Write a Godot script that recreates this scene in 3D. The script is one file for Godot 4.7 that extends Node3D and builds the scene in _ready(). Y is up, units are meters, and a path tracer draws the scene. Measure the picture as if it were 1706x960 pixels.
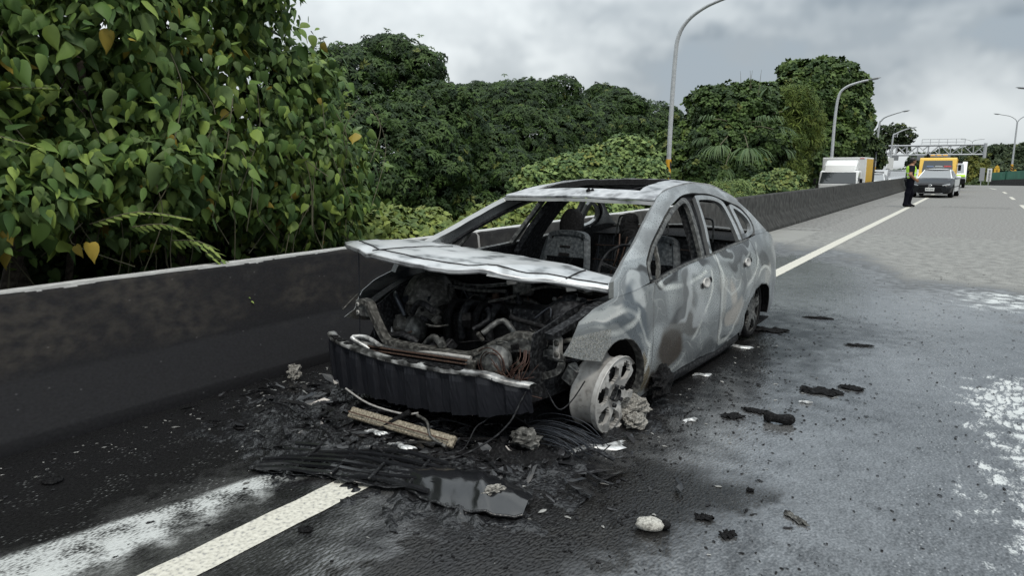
extends Node3D

var rng := RandomNumberGenerator.new()
var M := {}
var taken := {}


func _ready() -> void:
	rng.seed = 7
	# ---- camera, sky, sun, exposure
	var cam := Camera3D.new()
	cam.name = "camera"
	cam.position = Vector3(0, 1.40, 0)
	cam.rotation_degrees = Vector3(-9.82, 33.66, 0)
	cam.fov = 45.74
	cam.near = 0.05
	cam.far = 900.0
	add_child(cam)
	cam.current = true
	var we := WorldEnvironment.new()
	we.name = "world_environment"
	var env := Environment.new()
	env.background_mode = Environment.BG_SKY
	env.tonemap_mode = Environment.TONE_MAPPER_LINEAR
	env.tonemap_exposure = 1.2
	env.background_energy_multiplier = 1.0
	env.sdfgi_enabled = true
	env.ssao_enabled = true
	env.ssil_enabled = true
	var sky := Sky.new()
	var pano := PanoramaSkyMaterial.new()
	pano.panorama = overcast_sky()
	sky.sky_material = pano
	env.sky = sky
	we.environment = env
	add_child(we)
	var sun := DirectionalLight3D.new()
	sun.name = "sun"
	sun.light_energy = 0.5
	sun.light_angular_distance = 12.0
	sun.light_color = Color(1.0, 0.97, 0.92)
	sun.shadow_enabled = true
	sun.transform = Transform3D(Basis(), Vector3(18, 40, 18)).looking_at(Vector3.ZERO)
	add_child(sun)
	# ---- materials, then the large structure, then the things
	make_materials()
	build_ground()
	build_barrier()
	build_vegetation()
	build_lamps_and_signs()
	build_traffic()
	build_person()
	build_wreck()
	build_debris()


func overcast_sky() -> ImageTexture:
	var w := 1024
	var h := 512
	var im := Image.create(w, h, false, Image.FORMAT_RGBF)
	var n := FastNoiseLite.new()
	n.seed = 11
	n.frequency = 0.9
	n.fractal_octaves = 5
	n.domain_warp_enabled = true
	n.domain_warp_amplitude = 0.5
	n.domain_warp_frequency = 0.8
	var big := FastNoiseLite.new()
	big.seed = 5
	big.frequency = 0.42
	big.fractal_octaves = 3
	var bank := Vector3(-0.10, 0.19, -1.0).normalized()   # the dark cloud bank on the right of the view
	for j in h:
		var el := PI * 0.5 - PI * (j + 0.5) / h
		for i in w:
			var az := TAU * (i + 0.5) / w
			var d := Vector3(sin(az) * cos(el), sin(el), -cos(az) * cos(el))
			var q := d / (maxf(d.y, 0.0) + 0.32)
			var a := n.get_noise_3d(q.x * 1.6, q.y * 0.5, q.z * 1.6)
			var b := big.get_noise_3d(q.x, q.y, q.z)
			var k := 0.64 + a * 0.75 + b * 0.5
			k -= 0.62 * smoothstep(0.80, 0.985, d.dot(bank)) * smoothstep(0.02, 0.16, d.y)
			k = clampf(k, 0.0, 1.0)
			var c := Color(0.25, 0.30, 0.345).lerp(Color(0.80, 0.85, 0.865), k)
			c = c * (1.0 + 2.0 * maxf(d.y, 0.0)) / 1.42     # the common law of an overcast sky
			if d.y < 0.0:
				c = Color(0.12, 0.125, 0.12)
			im.set_pixel(i, j, c)
	return ImageTexture.create_from_image(im)


# ------------------------------------------------------------------ mesh building
class MB:
	var st := SurfaceTool.new()
	var c := Color(1, 1, 1)
	var soft := false

	func _init(s := false) -> void:
		st.begin(Mesh.PRIMITIVE_TRIANGLES)
		soft = s

	func v(p: Vector3, uv := Vector2.ZERO) -> void:
		st.set_smooth_group(0 if soft else -1)
		st.set_color(c)
		st.set_uv(uv)
		st.add_vertex(p)

	func tri(a: Vector3, b: Vector3, d: Vector3, ua := Vector2.ZERO, ub := Vector2.ZERO, ud := Vector2.ZERO) -> void:
		v(a, ua)
		v(b, ub)
		v(d, ud)

	func quad(a: Vector3, b: Vector3, d: Vector3, e: Vector3) -> void:
		tri(a, b, d)
		tri(a, d, e)

	func out3(a: Vector3, b: Vector3, d: Vector3, o: Vector3) -> void:
		if (b - a).cross(d - a).dot((a + b + d) / 3.0 - o) > 0.0:
			tri(a, d, b)
		else:
			tri(a, b, d)

	func out4(a: Vector3, b: Vector3, d: Vector3, e: Vector3, o: Vector3) -> void:
		out3(a, b, d, o)
		out3(a, d, e, o)

	func box(o: Vector3, s: Vector3, bas := Basis.IDENTITY, bev := 0.0) -> void:
		var h := s * 0.5
		bev = minf(bev, minf(h.x, minf(h.y, h.z)) * 0.9)
		if bev <= 0.0:
			var q := []
			for k in 8:
				q.append(o + bas * Vector3(h.x * (1 if k & 1 else -1), h.y * (1 if k & 2 else -1), h.z * (1 if k & 4 else -1)))
			for f in [[0, 1, 3, 2], [4, 5, 7, 6], [0, 1, 5, 4], [2, 3, 7, 6], [0, 2, 6, 4], [1, 3, 7, 5]]:
				out4(q[f[0]], q[f[1]], q[f[2]], q[f[3]], o)
			return
		var P := func(ax: int, sx: int, sy: int, sz: int) -> Vector3:
			var e := Vector3(h.x - bev, h.y - bev, h.z - bev)
			e[ax] = h[ax]
			return o + bas * Vector3(e.x * sx, e.y * sy, e.z * sz)
		for s1 in [-1, 1]:
			out4(P.call(0, s1, -1, -1), P.call(0, s1, 1, -1), P.call(0, s1, 1, 1), P.call(0, s1, -1, 1), o)
			out4(P.call(1, -1, s1, -1), P.call(1, 1, s1, -1), P.call(1, 1, s1, 1), P.call(1, -1, s1, 1), o)
			out4(P.call(2, -1, -1, s1), P.call(2, 1, -1, s1), P.call(2, 1, 1, s1), P.call(2, -1, 1, s1), o)
			for s2 in [-1, 1]:
				out4(P.call(0, s1, s2, -1), P.call(0, s1, s2, 1), P.call(1, s1, s2, 1), P.call(1, s1, s2, -1), o)
				out4(P.call(0, s1, -1, s2), P.call(0, s1, 1, s2), P.call(2, s1, 1, s2), P.call(2, s1, -1, s2), o)
				out4(P.call(1, -1, s1, s2), P.call(1, 1, s1, s2), P.call(2, 1, s1, s2), P.call(2, -1, s1, s2), o)
				for s3 in [-1, 1]:
					out3(P.call(0, s1, s2, s3), P.call(1, s1, s2, s3), P.call(2, s1, s2, s3), o)

	func bar(a: Vector3, b: Vector3, w: float, t: float, up := Vector3.UP, bev := 0.0) -> void:
		var d := b - a
		var l := d.length()
		if l < 0.0001:
			return
		d /= l
		var x := up.cross(d)
		if x.length() < 0.01:
			x = Vector3.RIGHT.cross(d)
		x = x.normalized()
		box((a + b) * 0.5, Vector3(w, t, l), Basis(x, d.cross(x).normalized(), d), bev)

	# rows of equal length, uv rows optional
	func grid(rows: Array, uvs: Array = [], flip := false) -> void:
		for j in rows.size() - 1:
			var r: PackedVector3Array = rows[j]
			var s: PackedVector3Array = rows[j + 1]
			for i in r.size() - 1:
				var ua := Vector2.ZERO
				var ub := Vector2.ZERO
				var uc := Vector2.ZERO
				var ud := Vector2.ZERO
				if uvs.size():
					ua = uvs[j][i]
					ub = uvs[j][i + 1]
					uc = uvs[j + 1][i + 1]
					ud = uvs[j + 1][i]
				if flip:
					tri(r[i], s[i + 1], r[i + 1], ua, uc, ub)
					tri(r[i], s[i], s[i + 1], ua, ud, uc)
				else:
					tri(r[i], r[i + 1], s[i + 1], ua, ub, uc)
					tri(r[i], s[i + 1], s[i], ua, uc, ud)

	# a sheet with thickness t, thickened along -normal
	func sheet(rows: Array, t: float, uvs: Array = [], flip := false) -> void:
		var back := []
		var nr := rows.size()
		for j in nr:
			var r: PackedVector3Array = rows[j]
			var bk := PackedVector3Array()
			for i in r.size():
				var du: Vector3 = r[mini(i + 1, r.size() - 1)] - r[maxi(i - 1, 0)]
				var dv: Vector3 = rows[mini(j + 1, nr - 1)][i] - rows[maxi(j - 1, 0)][i]
				var n := du.cross(dv).normalized()
				bk.append(r[i] + n * (t if not flip else -t))
			back.append(bk)
		grid(rows, uvs, flip)
		grid(back, uvs, not flip)
		var was := soft
		soft = false
		var last: int = rows[0].size() - 1
		for j in nr - 1:
			quad(rows[j][0], back[j][0], back[j + 1][0], rows[j + 1][0])
			quad(rows[j][last], back[j][last], back[j + 1][last], rows[j + 1][last])
		for i in last:
			quad(rows[0][i], back[0][i], back[0][i + 1], rows[0][i + 1])
			quad(rows[nr - 1][i], back[nr - 1][i], back[nr - 1][i + 1], rows[nr - 1][i + 1])
		soft = was

	func tube(path: Array, rad, sides := 8, caps := true) -> void:
		var was := soft
		soft = true
		var up := Vector3.UP
		var rings := []
		var n := path.size()
		for i in n:
			var d: Vector3 = (path[mini(i + 1, n - 1)] - path[maxi(i - 1, 0)]).normalized()
			var x := up.cross(d)
			if x.length() < 0.05:
				x = Vector3.RIGHT.cross(d)
				if x.length() < 0.05:
					x = Vector3.FORWARD.cross(d)
			x = x.normalized()
			var y := d.cross(x).normalized()
			up = y
			var r: float = rad[i] if rad is Array else rad
			var ring := PackedVector3Array()
			for k in sides + 1:
				var a := TAU * (k % sides) / sides
				ring.append(path[i] + (x * cos(a) + y * sin(a)) * r)
			rings.append(ring)
		grid(rings)
		soft = false
		if caps:
			for e in [0, n - 1]:
				for k in sides:
					tri(path[e], rings[e][k], rings[e][k + 1])
		soft = was

	func lathe(prof: Array, segs: int, xf: Transform3D, arc := TAU) -> void:
		var rows := []
		for p in prof:
			var ring := PackedVector3Array()
			for k in segs + 1:
				var a := arc * k / segs if arc < TAU else TAU * (k % segs) / segs
				ring.append(xf * Vector3(cos(a) * p[0], p[1], sin(a) * p[0]))
			rows.append(ring)
		grid(rows)

	# polygon in xf's xy plane, from z = 0 to z = depth
	func extrude(poly: PackedVector2Array, depth: float, xf: Transform3D, bev := 0.0) -> void:
		var n := poly.size()
		var inner := poly
		if bev > 0.0:
			var off := Geometry2D.offset_polygon(poly, -bev)
			if off.size() == 1 and off[0].size() == n:
				# keep the order of the corners
				var best := 0
				for k in n:
					if off[0][k].distance_to(poly[0]) < off[0][best].distance_to(poly[0]):
						best = k
				inner = PackedVector2Array()
				for k in n:
					inner.append(off[0][(best + k) % n])
			else:
				bev = 0.0
		var idx := Geometry2D.triangulate_polygon(inner)
		for k in range(0, idx.size(), 3):
			for z in [0.0, depth]:
				tri(xf * Vector3(inner[idx[k]].x, inner[idx[k]].y, z), xf * Vector3(inner[idx[k + 1]].x, inner[idx[k + 1]].y, z), xf * Vector3(inner[idx[k + 2]].x, inner[idx[k + 2]].y, z))
		for k in n:
			var a := poly[k]
			var b := poly[(k + 1) % n]
			quad(xf * Vector3(a.x, a.y, bev), xf * Vector3(b.x, b.y, bev), xf * Vector3(b.x, b.y, depth - bev), xf * Vector3(a.x, a.y, depth - bev))
			if bev > 0.0:
				var c2 := inner[k]
				var d2 := inner[(k + 1) % n]
				quad(xf * Vector3(a.x, a.y, bev), xf * Vector3(b.x, b.y, bev), xf * Vector3(d2.x, d2.y, 0), xf * Vector3(c2.x, c2.y, 0))
				quad(xf * Vector3(a.x, a.y, depth - bev), xf * Vector3(b.x, b.y, depth - bev), xf * Vector3(d2.x, d2.y, depth), xf * Vector3(c2.x, c2.y, depth))

	func ball(o: Vector3, r: Vector3, segs := 10, rings := 7, bas := Basis.IDENTITY) -> void:
		var was := soft
		soft = true
		var rows := []
		for j in rings + 1:
			var a := PI * j / rings
			var row := PackedVector3Array()
			for k in segs + 1:
				var b := TAU * (k % segs) / segs
				row.append(o + bas * Vector3(sin(a) * cos(b) * r.x, cos(a) * r.y, sin(a) * sin(b) * r.z))
			rows.append(row)
		grid(rows)
		soft = was

	func done() -> ArrayMesh:
		st.generate_normals()
		return st.commit()


func numbered(called: String) -> String:
	if not taken.has(called):
		taken[called] = 0
		return called
	taken[called] += 1
	return "%s_%03d" % [called, taken[called]]


func obj(called: String, shape, mat: Material, parent: Node = null) -> MeshInstance3D:
	var o := MeshInstance3D.new()
	o.mesh = shape.done() if shape is MB else shape
	o.material_override = mat
	if parent == null:
		o.name = numbered(called)
		add_child(o, true)
	else:
		o.name = called
		parent.add_child(o, true)
	return o


func thing(called: String, label: String, category: String, at := Vector3.ZERO, turn := 0.0, group := "") -> Node3D:
	var o := Node3D.new()
	o.name = numbered(called)
	add_child(o, true)
	o.position = at
	o.rotation.y = turn
	return tag(o, label, category, group)


func tag(o: Node3D, label: String, category: String, group := "") -> Node3D:
	o.set_meta("label", label)
	o.set_meta("category", category)
	if group:
		o.set_meta("group", group)
	return o


func struct(called: String, shape, mat: Material) -> MeshInstance3D:
	var o := obj(called, shape, mat)
	o.set_meta("kind", "structure")
	return o


func dup(o: Node3D, label: String, at: Vector3, turn := 0.0) -> Node3D:
	var c: Node3D = o.duplicate()
	c.name = numbered(String(o.name).rstrip("0123456789").rstrip("_"))
	add_child(c, true)
	c.position = at
	c.rotation.y = turn
	c.set_meta("label", label)
	return c


func copies(called: String, mesh: Mesh, mat: Material, xfs: Array, cols: Array, parent: Node) -> MultiMeshInstance3D:
	var mm := MultiMesh.new()
	mm.transform_format = MultiMesh.TRANSFORM_3D
	mm.use_colors = true
	mm.mesh = mesh
	mm.instance_count = xfs.size()
	for i in xfs.size():
		mm.set_instance_transform(i, xfs[i])
		mm.set_instance_color(i, cols[i])
	var o := MultiMeshInstance3D.new()
	o.multimesh = mm
	o.material_override = mat
	o.name = called if parent else numbered(called)
	o.set_meta("kind", "stuff")
	(parent if parent else self).add_child(o, true)
	return o


func resample(pts: Array, n: int) -> Array:
	var acc := [0.0]
	for i in range(1, pts.size()):
		acc.append(acc[i - 1] + pts[i - 1].distance_to(pts[i]))
	var total: float = acc[acc.size() - 1]
	var r := []
	var k := 0
	for i in n + 1:
		var s := total * i / n
		while k < pts.size() - 2 and acc[k + 1] < s:
			k += 1
		var f: float = clampf((s - acc[k]) / maxf(acc[k + 1] - acc[k], 1e-6), 0.0, 1.0)
		r.append(pts[k].lerp(pts[k + 1], f))
	return r


# Catmull-Rom through the points
func curve(pts: Array, per := 6) -> Array:
	var r := []
	for i in pts.size() - 1:
		var p0 = pts[maxi(i - 1, 0)]
		var p3 = pts[mini(i + 2, pts.size() - 1)]
		for k in per:
			r.append(pts[i].cubic_interpolate(pts[i + 1], p0, p3, float(k) / per))
	r.append(pts[pts.size() - 1])
	return r


func v3(a: Array) -> Array:
	var r := []
	for p in a:
		r.append(Vector3(p[0], p[1], p[2]))
	return r


func v2(a: Array) -> Array:
	var r := []
	for p in a:
		r.append(Vector2(p[0], p[1]))
	return r


# ------------------------------------------------------------------ textures and materials
func noise_image(sd: int, freq: float, oct := 4, kind := FastNoiseLite.TYPE_SIMPLEX_SMOOTH, w := 512, h := 512, ridged := false, seamless := true) -> Image:
	var n := FastNoiseLite.new()
	n.seed = sd
	n.frequency = freq
	n.noise_type = kind
	n.fractal_octaves = oct
	n.fractal_type = FastNoiseLite.FRACTAL_RIDGED if ridged else (FastNoiseLite.FRACTAL_FBM if oct > 1 else FastNoiseLite.FRACTAL_NONE)
	if kind == FastNoiseLite.TYPE_CELLULAR:
		n.cellular_return_type = FastNoiseLite.RETURN_DISTANCE
	var im := n.get_seamless_image(w, h) if seamless else n.get_image(w, h)
	im.convert(Image.FORMAT_L8)
	return im


# colours are linear; stops are [[t, Color], ...]
func ramp(im: Image, stops: Array) -> ImageTexture:
	var lut := PackedByteArray()
	for k in 256:
		var t := k / 255.0
		var c: Color = stops[0][1]
		for s in stops.size() - 1:
			if t >= stops[s][0]:
				c = stops[s][1].lerp(stops[s + 1][1], clampf((t - stops[s][0]) / maxf(stops[s + 1][0] - stops[s][0], 1e-5), 0, 1))
		c = c.linear_to_srgb()
		lut.append_array([int(clampf(c.r, 0, 1) * 255.0), int(clampf(c.g, 0, 1) * 255.0), int(clampf(c.b, 0, 1) * 255.0)])
	var src := im.get_data()
	var dst := PackedByteArray()
	dst.resize(src.size() * 3)
	for k in src.size():
		var q := src[k] * 3
		dst[k * 3] = lut[q]
		dst[k * 3 + 1] = lut[q + 1]
		dst[k * 3 + 2] = lut[q + 2]
	return ImageTexture.create_from_image(Image.create_from_data(im.get_width(), im.get_height(), false, Image.FORMAT_RGB8, dst))


func grey(v: float, tint := Color(1, 1, 1)) -> Color:
	return Color(v * tint.r, v * tint.g, v * tint.b)


func mk(called: String, c: Color, rough := 0.7, metal := 0.0) -> StandardMaterial3D:
	var m := StandardMaterial3D.new()
	m.resource_name = called
	m.albedo_color = c.linear_to_srgb()
	m.roughness = rough
	m.metallic = metal
	M[called] = m
	return m


func tri_mat(called: String, tex: Texture2D, scale: float, rough := 0.7, metal := 0.0, bump: Texture2D = null, cm := 0.3, world := false) -> StandardMaterial3D:
	var m := mk(called, Color.WHITE, rough, metal)
	m.albedo_texture = tex
	m.uv1_triplanar = true
	m.uv1_world_triplanar = world
	m.uv1_scale = Vector3.ONE * scale
	if bump:
		m.heightmap_enabled = true
		m.heightmap_texture = bump
		m.heightmap_scale = maxf(cm, 0.001)
	return m


func uv_mat(called: String, alb: Image, rough: Image = null, high: Image = null, cm := 0.5) -> StandardMaterial3D:
	var m := mk(called, Color.WHITE, 0.8)
	m.albedo_texture = ImageTexture.create_from_image(alb)
	m.texture_repeat = false
	if rough:
		m.roughness = 1.0
		m.roughness_texture = ImageTexture.create_from_image(rough)
	if high:
		m.heightmap_enabled = true
		m.heightmap_texture = ImageTexture.create_from_image(high)
		m.heightmap_scale = cm
	return m


func leaf_mat(called: String, rough := 0.55, through := 0.35) -> StandardMaterial3D:
	var m := mk(called, Color.WHITE, rough)
	m.vertex_color_use_as_albedo = true
	m.backlight_enabled = true
	m.backlight = Color(through, through, through * 0.6)
	m.metallic_specular = 0.3
	return m


func make_materials() -> void:
	var fine := noise_image(1, 0.03, 5)
	var coarse := noise_image(2, 0.008, 5)
	var speck := noise_image(3, 0.12, 2)
	var grain := noise_image(4, 0.09, 1, FastNoiseLite.TYPE_CELLULAR)
	var veins := noise_image(6, 0.012, 4, FastNoiseLite.TYPE_SIMPLEX_SMOOTH, 512, 512, true)
	var t_fine := ImageTexture.create_from_image(fine)
	var t_speck := ImageTexture.create_from_image(speck)
	var t_grain := ImageTexture.create_from_image(grain)
	# road and concrete
	tri_mat("asphalt_dry", ramp(speck, [[0.15, Color(0.105, 0.103, 0.098)], [0.42, Color(0.155, 0.153, 0.146)], [0.60, Color(0.176, 0.173, 0.165)], [0.85, grey(0.26)]]), 0.23, 0.9, 0.0, t_grain, 0.5, true)
	tri_mat("shoulder_dry", ramp(fine, [[0.2, Color(0.10, 0.10, 0.096)], [0.6, Color(0.17, 0.168, 0.16)], [0.9, grey(0.24)]]), 0.5, 0.9, 0.0, t_grain, 0.4, true)
	tri_mat("concrete", ramp(fine, [[0.15, Color(0.024, 0.024, 0.0235)], [0.5, Color(0.042, 0.0425, 0.0415)], [0.85, Color(0.070, 0.070, 0.068)]]), 0.28, 0.9, 0.0, t_speck, 0.08, true)
	tri_mat("paint_white", ramp(speck, [[0.1, grey(0.22)], [0.35, Color(0.44, 0.427, 0.375)], [0.8, Color(0.54, 0.527, 0.47)]]), 0.7, 0.75, 0.0, t_grain, 0.4, true)
	tri_mat("soil", ramp(fine, [[0.2, Color(0.015, 0.014, 0.01)], [0.8, Color(0.05, 0.045, 0.03)]]), 0.4, 0.95, 0.0, t_fine, 2.0, true)
	tri_mat("green_wall_paint", ramp(coarse, [[0.2, Color(0.01, 0.09, 0.055)], [0.8, Color(0.02, 0.15, 0.09)]]), 0.2, 0.6, 0.0)
	# burnt metal
	tri_mat("scorched_light", ramp(coarse, [[0.20, Color(0.10, 0.105, 0.11)], [0.30, Color(0.32, 0.335, 0.345)], [0.42, Color(0.50, 0.515, 0.525)], [0.80, Color(0.60, 0.61, 0.62)]]), 0.8, 0.32, 0.5, t_fine, 0.04)
	tri_mat("scorched_roof", ramp(veins, [[0.22, Color(0.10, 0.102, 0.108)], [0.42, Color(0.33, 0.34, 0.355)], [0.72, Color(0.46, 0.47, 0.485)], [0.95, Color(0.56, 0.57, 0.58)]]), 0.8, 0.36, 0.4, t_speck, 0.06)
	tri_mat("scorched_grey", ramp(fine, [[0.2, Color(0.02, 0.02, 0.021)], [0.5, Color(0.065, 0.067, 0.066)], [0.8, Color(0.17, 0.172, 0.165)]]), 1.6, 0.55, 0.3, t_fine, 0.12)
	tri_mat("scorched_dark", ramp(fine, [[0.25, Color(0.008, 0.008, 0.009)], [0.6, Color(0.026, 0.027, 0.03)], [0.9, Color(0.075, 0.078, 0.08)]]), 2.0, 0.55, 0.2, t_fine, 0.3)
	tri_mat("scorched_seat", ramp(fine, [[0.25, Color(0.02, 0.025, 0.03)], [0.6, Color(0.06, 0.07, 0.078)], [0.9, Color(0.11, 0.12, 0.125)]]), 2.0, 0.6, 0.2, t_fine, 0.2)
	tri_mat("char", ramp(fine, [[0.25, Color(0.004, 0.004, 0.0045)], [0.7, Color(0.013, 0.013, 0.014)], [0.95, Color(0.045, 0.045, 0.045)]]), 3.0, 0.7, 0.0, t_speck, 0.6)
	tri_mat("molten_plastic", ramp(fine, [[0.3, Color(0.006, 0.006, 0.007)], [0.8, Color(0.022, 0.023, 0.025)]]), 2.0, 0.28, 0.0, t_fine, 0.8)
	tri_mat("ash_metal", ramp(fine, [[0.25, Color(0.018, 0.017, 0.016)], [0.55, Color(0.062, 0.061, 0.056)], [0.85, Color(0.19, 0.187, 0.175)]]), 1.6, 0.6, 0.15, t_fine, 0.15)
	tri_mat("pale_alloy", ramp(fine, [[0.20, Color(0.22, 0.214, 0.204)], [0.40, Color(0.37, 0.362, 0.35)], [0.85, Color(0.43, 0.424, 0.412)]]), 1.4, 0.5, 0.3, t_speck, 0.0)
	tri_mat("bright_alloy", ramp(fine, [[0.28, Color(0.10, 0.10, 0.10)], [0.42, Color(0.42, 0.43, 0.43)], [0.8, Color(0.66, 0.67, 0.68)]]), 1.3, 0.40, 0.4, t_speck, 0.1)
	tri_mat("sooty_alloy", ramp(coarse, [[0.34, Color(0.018, 0.018, 0.018)], [0.50, Color(0.10, 0.10, 0.10)], [0.64, Color(0.28, 0.283, 0.28)], [0.8, Color(0.46, 0.465, 0.465)]]), 1.7, 0.42, 0.4, t_speck, 0.1)
	tri_mat("tan_slat", ramp(fine, [[0.25, Color(0.06, 0.05, 0.036)], [0.5, Color(0.22, 0.19, 0.14)], [0.8, Color(0.38, 0.34, 0.27)]]), 4.0, 0.6, 0.1, t_speck, 0.2)
	tri_mat("rust", ramp(fine, [[0.2, Color(0.022, 0.014, 0.011)], [0.6, Color(0.07, 0.038, 0.026)], [0.9, Color(0.15, 0.09, 0.06)]]), 4.0, 0.8, 0.1, t_speck, 0.3)
	tri_mat("rag", ramp(fine, [[0.25, Color(0.05, 0.047, 0.042)], [0.6, Color(0.24, 0.23, 0.21)], [0.85, Color(0.40, 0.39, 0.36)]]), 4.0, 0.9, 0.0, t_fine, 0.5)
	tri_mat("stone_pale", ramp(fine, [[0.2, Color(0.16, 0.155, 0.14)], [0.6, Color(0.50, 0.49, 0.45)]]), 4.0, 0.85, 0.0, t_speck, 0.5)
	mk("crash_black", Color(0.011, 0.012, 0.016), 0.5).metallic_specular = 0.35
	mk("wire_copper", Color(0.05, 0.026, 0.02), 0.5, 0.5)
	mk("wire_steel", Color(0.028, 0.032, 0.04), 0.45, 0.5)
	# bark, leaves
	tri_mat("bark", ramp(fine, [[0.2, Color(0.02, 0.016, 0.012)], [0.8, Color(0.10, 0.085, 0.065)]]), 1.0, 0.95, 0.0, t_fine, 2.0)
	mk("stem", Color(0.09, 0.085, 0.05), 0.8)
	leaf_mat("leaf")
	leaf_mat("leaf_dull", 0.6, 0.25)
	# vehicles and street things
	tri_mat("galvanised", ramp(fine, [[0.2, Color(0.36, 0.375, 0.39)], [0.8, Color(0.48, 0.495, 0.51)]]), 0.6, 0.5, 0.3)
	mk("lamp_grey", Color(0.20, 0.21, 0.22), 0.5, 0.3)
	mk("lens_clear", Color(0.55, 0.57, 0.58), 0.2)
	mk("band_yellow", Color(0.62, 0.33, 0.02), 0.6)
	mk("band_black", Color(0.012, 0.012, 0.012), 0.6)
	mk("van_white", Color(0.72, 0.73, 0.73), 0.3).clearcoat_enabled = true
	mk("box_white", Color(0.60, 0.61, 0.61), 0.5)
	mk("box_yellow", Color(0.58, 0.34, 0.02), 0.5)
	mk("tow_yellow", Color(0.70, 0.42, 0.02), 0.35).clearcoat_enabled = true
	mk("car_black", Color(0.010, 0.011, 0.013), 0.30, 0.0).metallic_specular = 0.4
	mk("gloss_black", Color(0.010, 0.0105, 0.012), 0.16).metallic_specular = 0.6
	mk("joint_pale", Color(0.27, 0.27, 0.26), 0.85)
	mk("car_white", Color(0.70, 0.71, 0.72), 0.28).clearcoat_enabled = true
	mk("car_silver", Color(0.42, 0.43, 0.44), 0.3, 0.4).clearcoat_enabled = true
	mk("glass_dark", Color(0.03, 0.035, 0.038), 0.06).metallic_specular = 0.8
	mk("windscreen_glass", Color(0.20, 0.21, 0.22), 0.08, 0.35).metallic_specular = 0.8
	mk("rubber", Color(0.012, 0.012, 0.012), 0.8)
	mk("trim_black", Color(0.010, 0.010, 0.011), 0.5)
	mk("chrome", Color(0.6, 0.61, 0.62), 0.18, 0.9)
	mk("headlight", Color(0.55, 0.57, 0.60), 0.12, 0.3)
	mk("lime", Color(0.42, 0.72, 0.03), 0.5)
	mk("beacon_red", Color(0.40, 0.03, 0.03), 0.25)
	mk("beacon_blue", Color(0.10, 0.14, 0.24), 0.25)
	mk("beacon_amber", Color(0.70, 0.36, 0.02), 0.25)
	mk("plate_white", Color(0.70, 0.71, 0.70), 0.5)
	mk("sign_white", Color(0.66, 0.67, 0.66), 0.5)
	mk("sign_yellow", Color(0.60, 0.36, 0.03), 0.5)
	mk("sign_grey", Color(0.28, 0.29, 0.30), 0.5, 0.3)
	mk("ink", Color(0.02, 0.02, 0.022), 0.6)
	mk("reflective", Color(0.62, 0.64, 0.62), 0.4)
	var body := mk("figure", Color.WHITE, 0.75)
	body.vertex_color_use_as_albedo = true
	body.metallic_specular = 0.2
	mk("hair", Color(0.008, 0.007, 0.007), 0.5)
	mk("vest_lime", Color(0.50, 0.85, 0.06), 0.6)
	mk("leather", Color(0.010, 0.010, 0.011), 0.35)
	for k in ["concrete", "char", "scorched_dark", "soil", "rubber", "trim_black"]:
		M[k].metallic_specular = 0.22
	near_road_material()
	barrier_material()
	car_side_material()


func lerp_table(t: Array, x: float) -> float:
	if x <= t[0][0]:
		return t[0][1]
	for k in t.size() - 1:
		if x <= t[k + 1][0]:
			return lerpf(t[k][1], t[k + 1][1], (x - t[k][0]) / (t[k + 1][0] - t[k][0]))
	return t[t.size() - 1][1]


func byte_srgb(v: float) -> int:
	v = clampf(v, 0.0, 1.0)
	return int(255.0 * (12.92 * v if v < 0.0031308 else 1.055 * pow(v, 1.0 / 2.4) - 0.055))


func stretched(im: Image, w: int, h: int) -> PackedByteArray:
	im.resize(w, h, Image.INTERPOLATE_BILINEAR)
	return im.get_data()


const ROAD_X0 := -4.2
const ROAD_X1 := 1.4
const ROAD_Z0 := -17.0
const ROAD_Z1 := 1.0


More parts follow.
